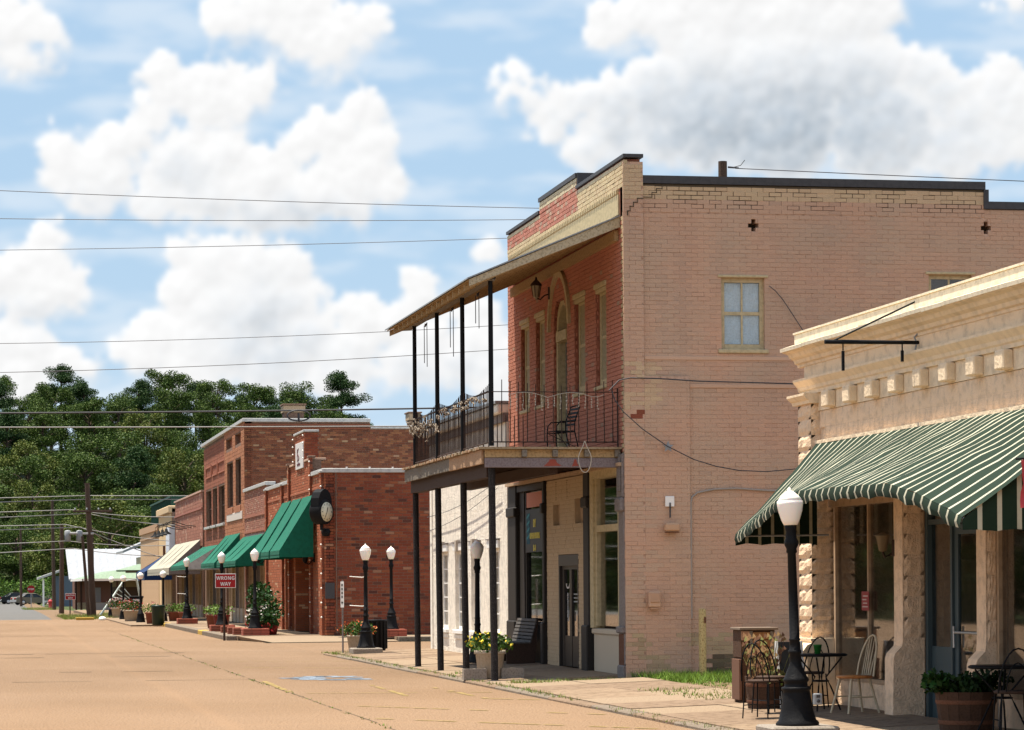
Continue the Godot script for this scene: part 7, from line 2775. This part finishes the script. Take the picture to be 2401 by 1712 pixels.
func make_far_details():
	car(Vector3(6.1, -.62, -352), -1.15, "olive grey sedan parked nose-in at the end of the road", mat(.13, .115, .085, .25))
	car(Vector3(4.6, -.60, -368), -1.25, "black sedan parked beyond the olive grey car", mat(.012, .013, .015, .2))
	var p := thing("fire_hydrant", Vector3(6.25, -.40, -262), "red fire hydrant on the verge beside the parked car", "hydrant")
	var b := MB.new()
	b.lathe([[0, -.1], [.22, -.1], [.22, .06], [.16, .08], [.16, .62], [.22, .64], [.22, .70], [.16, .78], [.08, .86], [0, .88]], 14, Vector3.ZERO)
	piece(p, "barrel", b.done(), mat(.40, .05, .05, .5))
	b = MB.new()
	b.tube([Vector3(-.3, .48, 0), Vector3(.3, .48, 0)], .08, .08, 8)
	piece(p, "outlet", b.done(), mat(.45, .3, .28, .5))
	# the pole line at the end of the block
	p = utility_pole(Vector3(6.05, .0, -157), 7.3, .19, "tall dark utility pole with crossarm and two transformers on the verge", 1.05, -.28)
	for q in [[-1.35, 4.42], [-.72, 4.42]]:
		b = MB.new()
		b.lathe([[0, -.3], [.16, -.3], [.17, .25], [.12, .3], [0, .32]], 12, Vector3(q[0], q[1], .1))
		piece(p, "transformer", b.done(), M.galv)
	b = MB.new()
	b.bevel(-1.5, .05, 4.5, 4.6, .05, .13, .01)
	b.bevel(-1.25, -.85, 4.52, 4.62, .2, .5, .02)
	piece(p, "bracket", b.done(), M.tin_white)
	utility_pole(Vector3(5.80, .0, -156.4), 4.4, .10, "slanting brace pole set against the tall utility pole", 0.0, -.33)
	utility_pole(Vector3(5.15, .0, -186), 5.6, .17, "thick dark pole behind the distant WRONG WAY sign", 0.0, .05)
	utility_pole(Vector3(6.1, -.35, -242), 9.2, .17, "dark utility pole on the verge beyond the fire hydrant", 0.0, -.1)
	utility_pole(Vector3(7.3, -.05, -190), 5.4, .11, "slim dark pole before the white metal roof", 0.0, .0)
	utility_pole(Vector3(4.6, -.60, -330), 9.0, .16, "far utility pole beside the stop sign", 0.0, 0.0)
	var L := "thin wire strung along the far pole line"
	for q in [[-30, 6.9, 5.75, 6.62, 30, 6.9], [-30, 6.5, 5.75, 6.42, 30, 6.75], [-30, 6.0, 4.9, 5.85, 10.6, 5.45], [-30, 5.3, 5.8, 5.65, 10.6, 5.0], [-30, 5.6, 4.6, 5.05, 10.6, 4.1], [-30, 4.0, 4.7, 4.15, 10.6, 3.9], [-30, 3.0, 5.0, 3.75, 10.6, 3.3], [-30, 5.0, 5.4, 4.9, 10.6, 3.0]]:
		wire("distant_wire", L, Vector3(q[0], q[1], -157.2), Vector3(q[2], q[3], -157.2), .35, .024, M.wire_pale, "wires of the far pole line", 14)
		wire("distant_wire", L, Vector3(q[2], q[3], -157.2), Vector3(q[4], q[5], -157.4), .12, .022, M.wire_pale, "wires of the far pole line", 8)
	# the line over the cross street, behind the painted building
	p = utility_pole(Vector3(19.85, .0, -75), 13.1, .17, "top of a dark utility pole behind the painted brick building", 0.0)
	b = MB.new()
	b.tube([Vector3(.15, 12.95, 0), Vector3(.45, 12.93, 0)], .03, .02, 6)
	b.tube([Vector3(.3, 12.95, 0), Vector3(.5, 13.0, 0), Vector3(.62, 13.15, 0)], .012, .01, 5)
	piece(p, "clamp", b.done(), M.wire)
	utility_pole(Vector3(-32, .0, -75), 13.6, .17, "utility pole across the street carrying the cross street wires", 0.0)
	var W := "thin black wire high across the sky over the cross street"
	for q in [[13.7, 11.75, .55, 14], [12.0, 11.6, .55, 12], [10.4, 11.25, .55, 10], [9.3, 9.1, 1.25, 9], [8.3, 8.5, 1.25, 12]]:
		wire("sky_wire", W, Vector3(-32, q[0], -75), Vector3(19.8, q[1], -75), q[2], .0055 + q[3] * .0003, M.wire_thin, "wires over the cross street", 40)
	wire("sky_wire", "thin wire leaving the pole behind the painted brick roof", Vector3(20.2, 12.92, -75), Vector3(60, 12.3, -75), .1, .012, M.wire)
	wire("cable_bundle", "thick twisted black cable across the red brick roofs", Vector3(-32, 6.6, -75), Vector3(19.8, 6.6, -75), .42, .024, M.wire, "", 60)
	wire("cable_bundle", "single grey cable below the thick twisted one", Vector3(-32, 6.0, -75), Vector3(19.8, 6.0, -75), .17, .016, M.wire_pale, "", 40)
	p = thing("cable_loop", Vector3(8.28, 6.17, -75), "oval spare loop of black cable hanging on the thick line", "cable")
	b = MB.new()
	var pts := []
	for k in 25:
		var a := TAU * k / 24.0
		pts.append(Vector3(cos(a) * .30, sin(a) * .14, .03))
	b.tube(pts, .022, .022, 5, false)
	b.tube([Vector3(.0, .06, .03), Vector3(0, -.14, .03)], .03, .03, 6)
	piece(p, "loop", b.done(), M.wire)
	p = thing("litter", Vector3(5.9, .01, -141.5), "crumpled white paper lying near the far kerb", "litter")
	b = MB.new()
	b.lathe([[0, 0], [.2, .02], [.16, .14], [.05, .2], [0, .2]], 6, Vector3.ZERO)
	piece(p, "paper", b.done(), M.white_paint)

# ----------------------------------------------------------------
func _ready():
	pn.seed = 17
	pn.frequency = 0.35
	pn.fractal_octaves = 4
	make_materials()
	make_camera_and_light()
	make_ground()
	var b := MB.new()
	b.bevel(-.5, .5, -.5, .5, -.5, .5, .04)
	brick_mesh = b.done()
	make_rocks()
	make_stone_shop()
	make_striped_awning()
	make_shop_extras()
	make_pink_building()
	make_gallery()
	make_white_building()
	make_red_corner()
	make_low_brick()
	make_tall_brick()
	make_far_block()
	make_street_furniture()
	make_terrace()
	make_woods()
	make_grass()
	make_far_details()
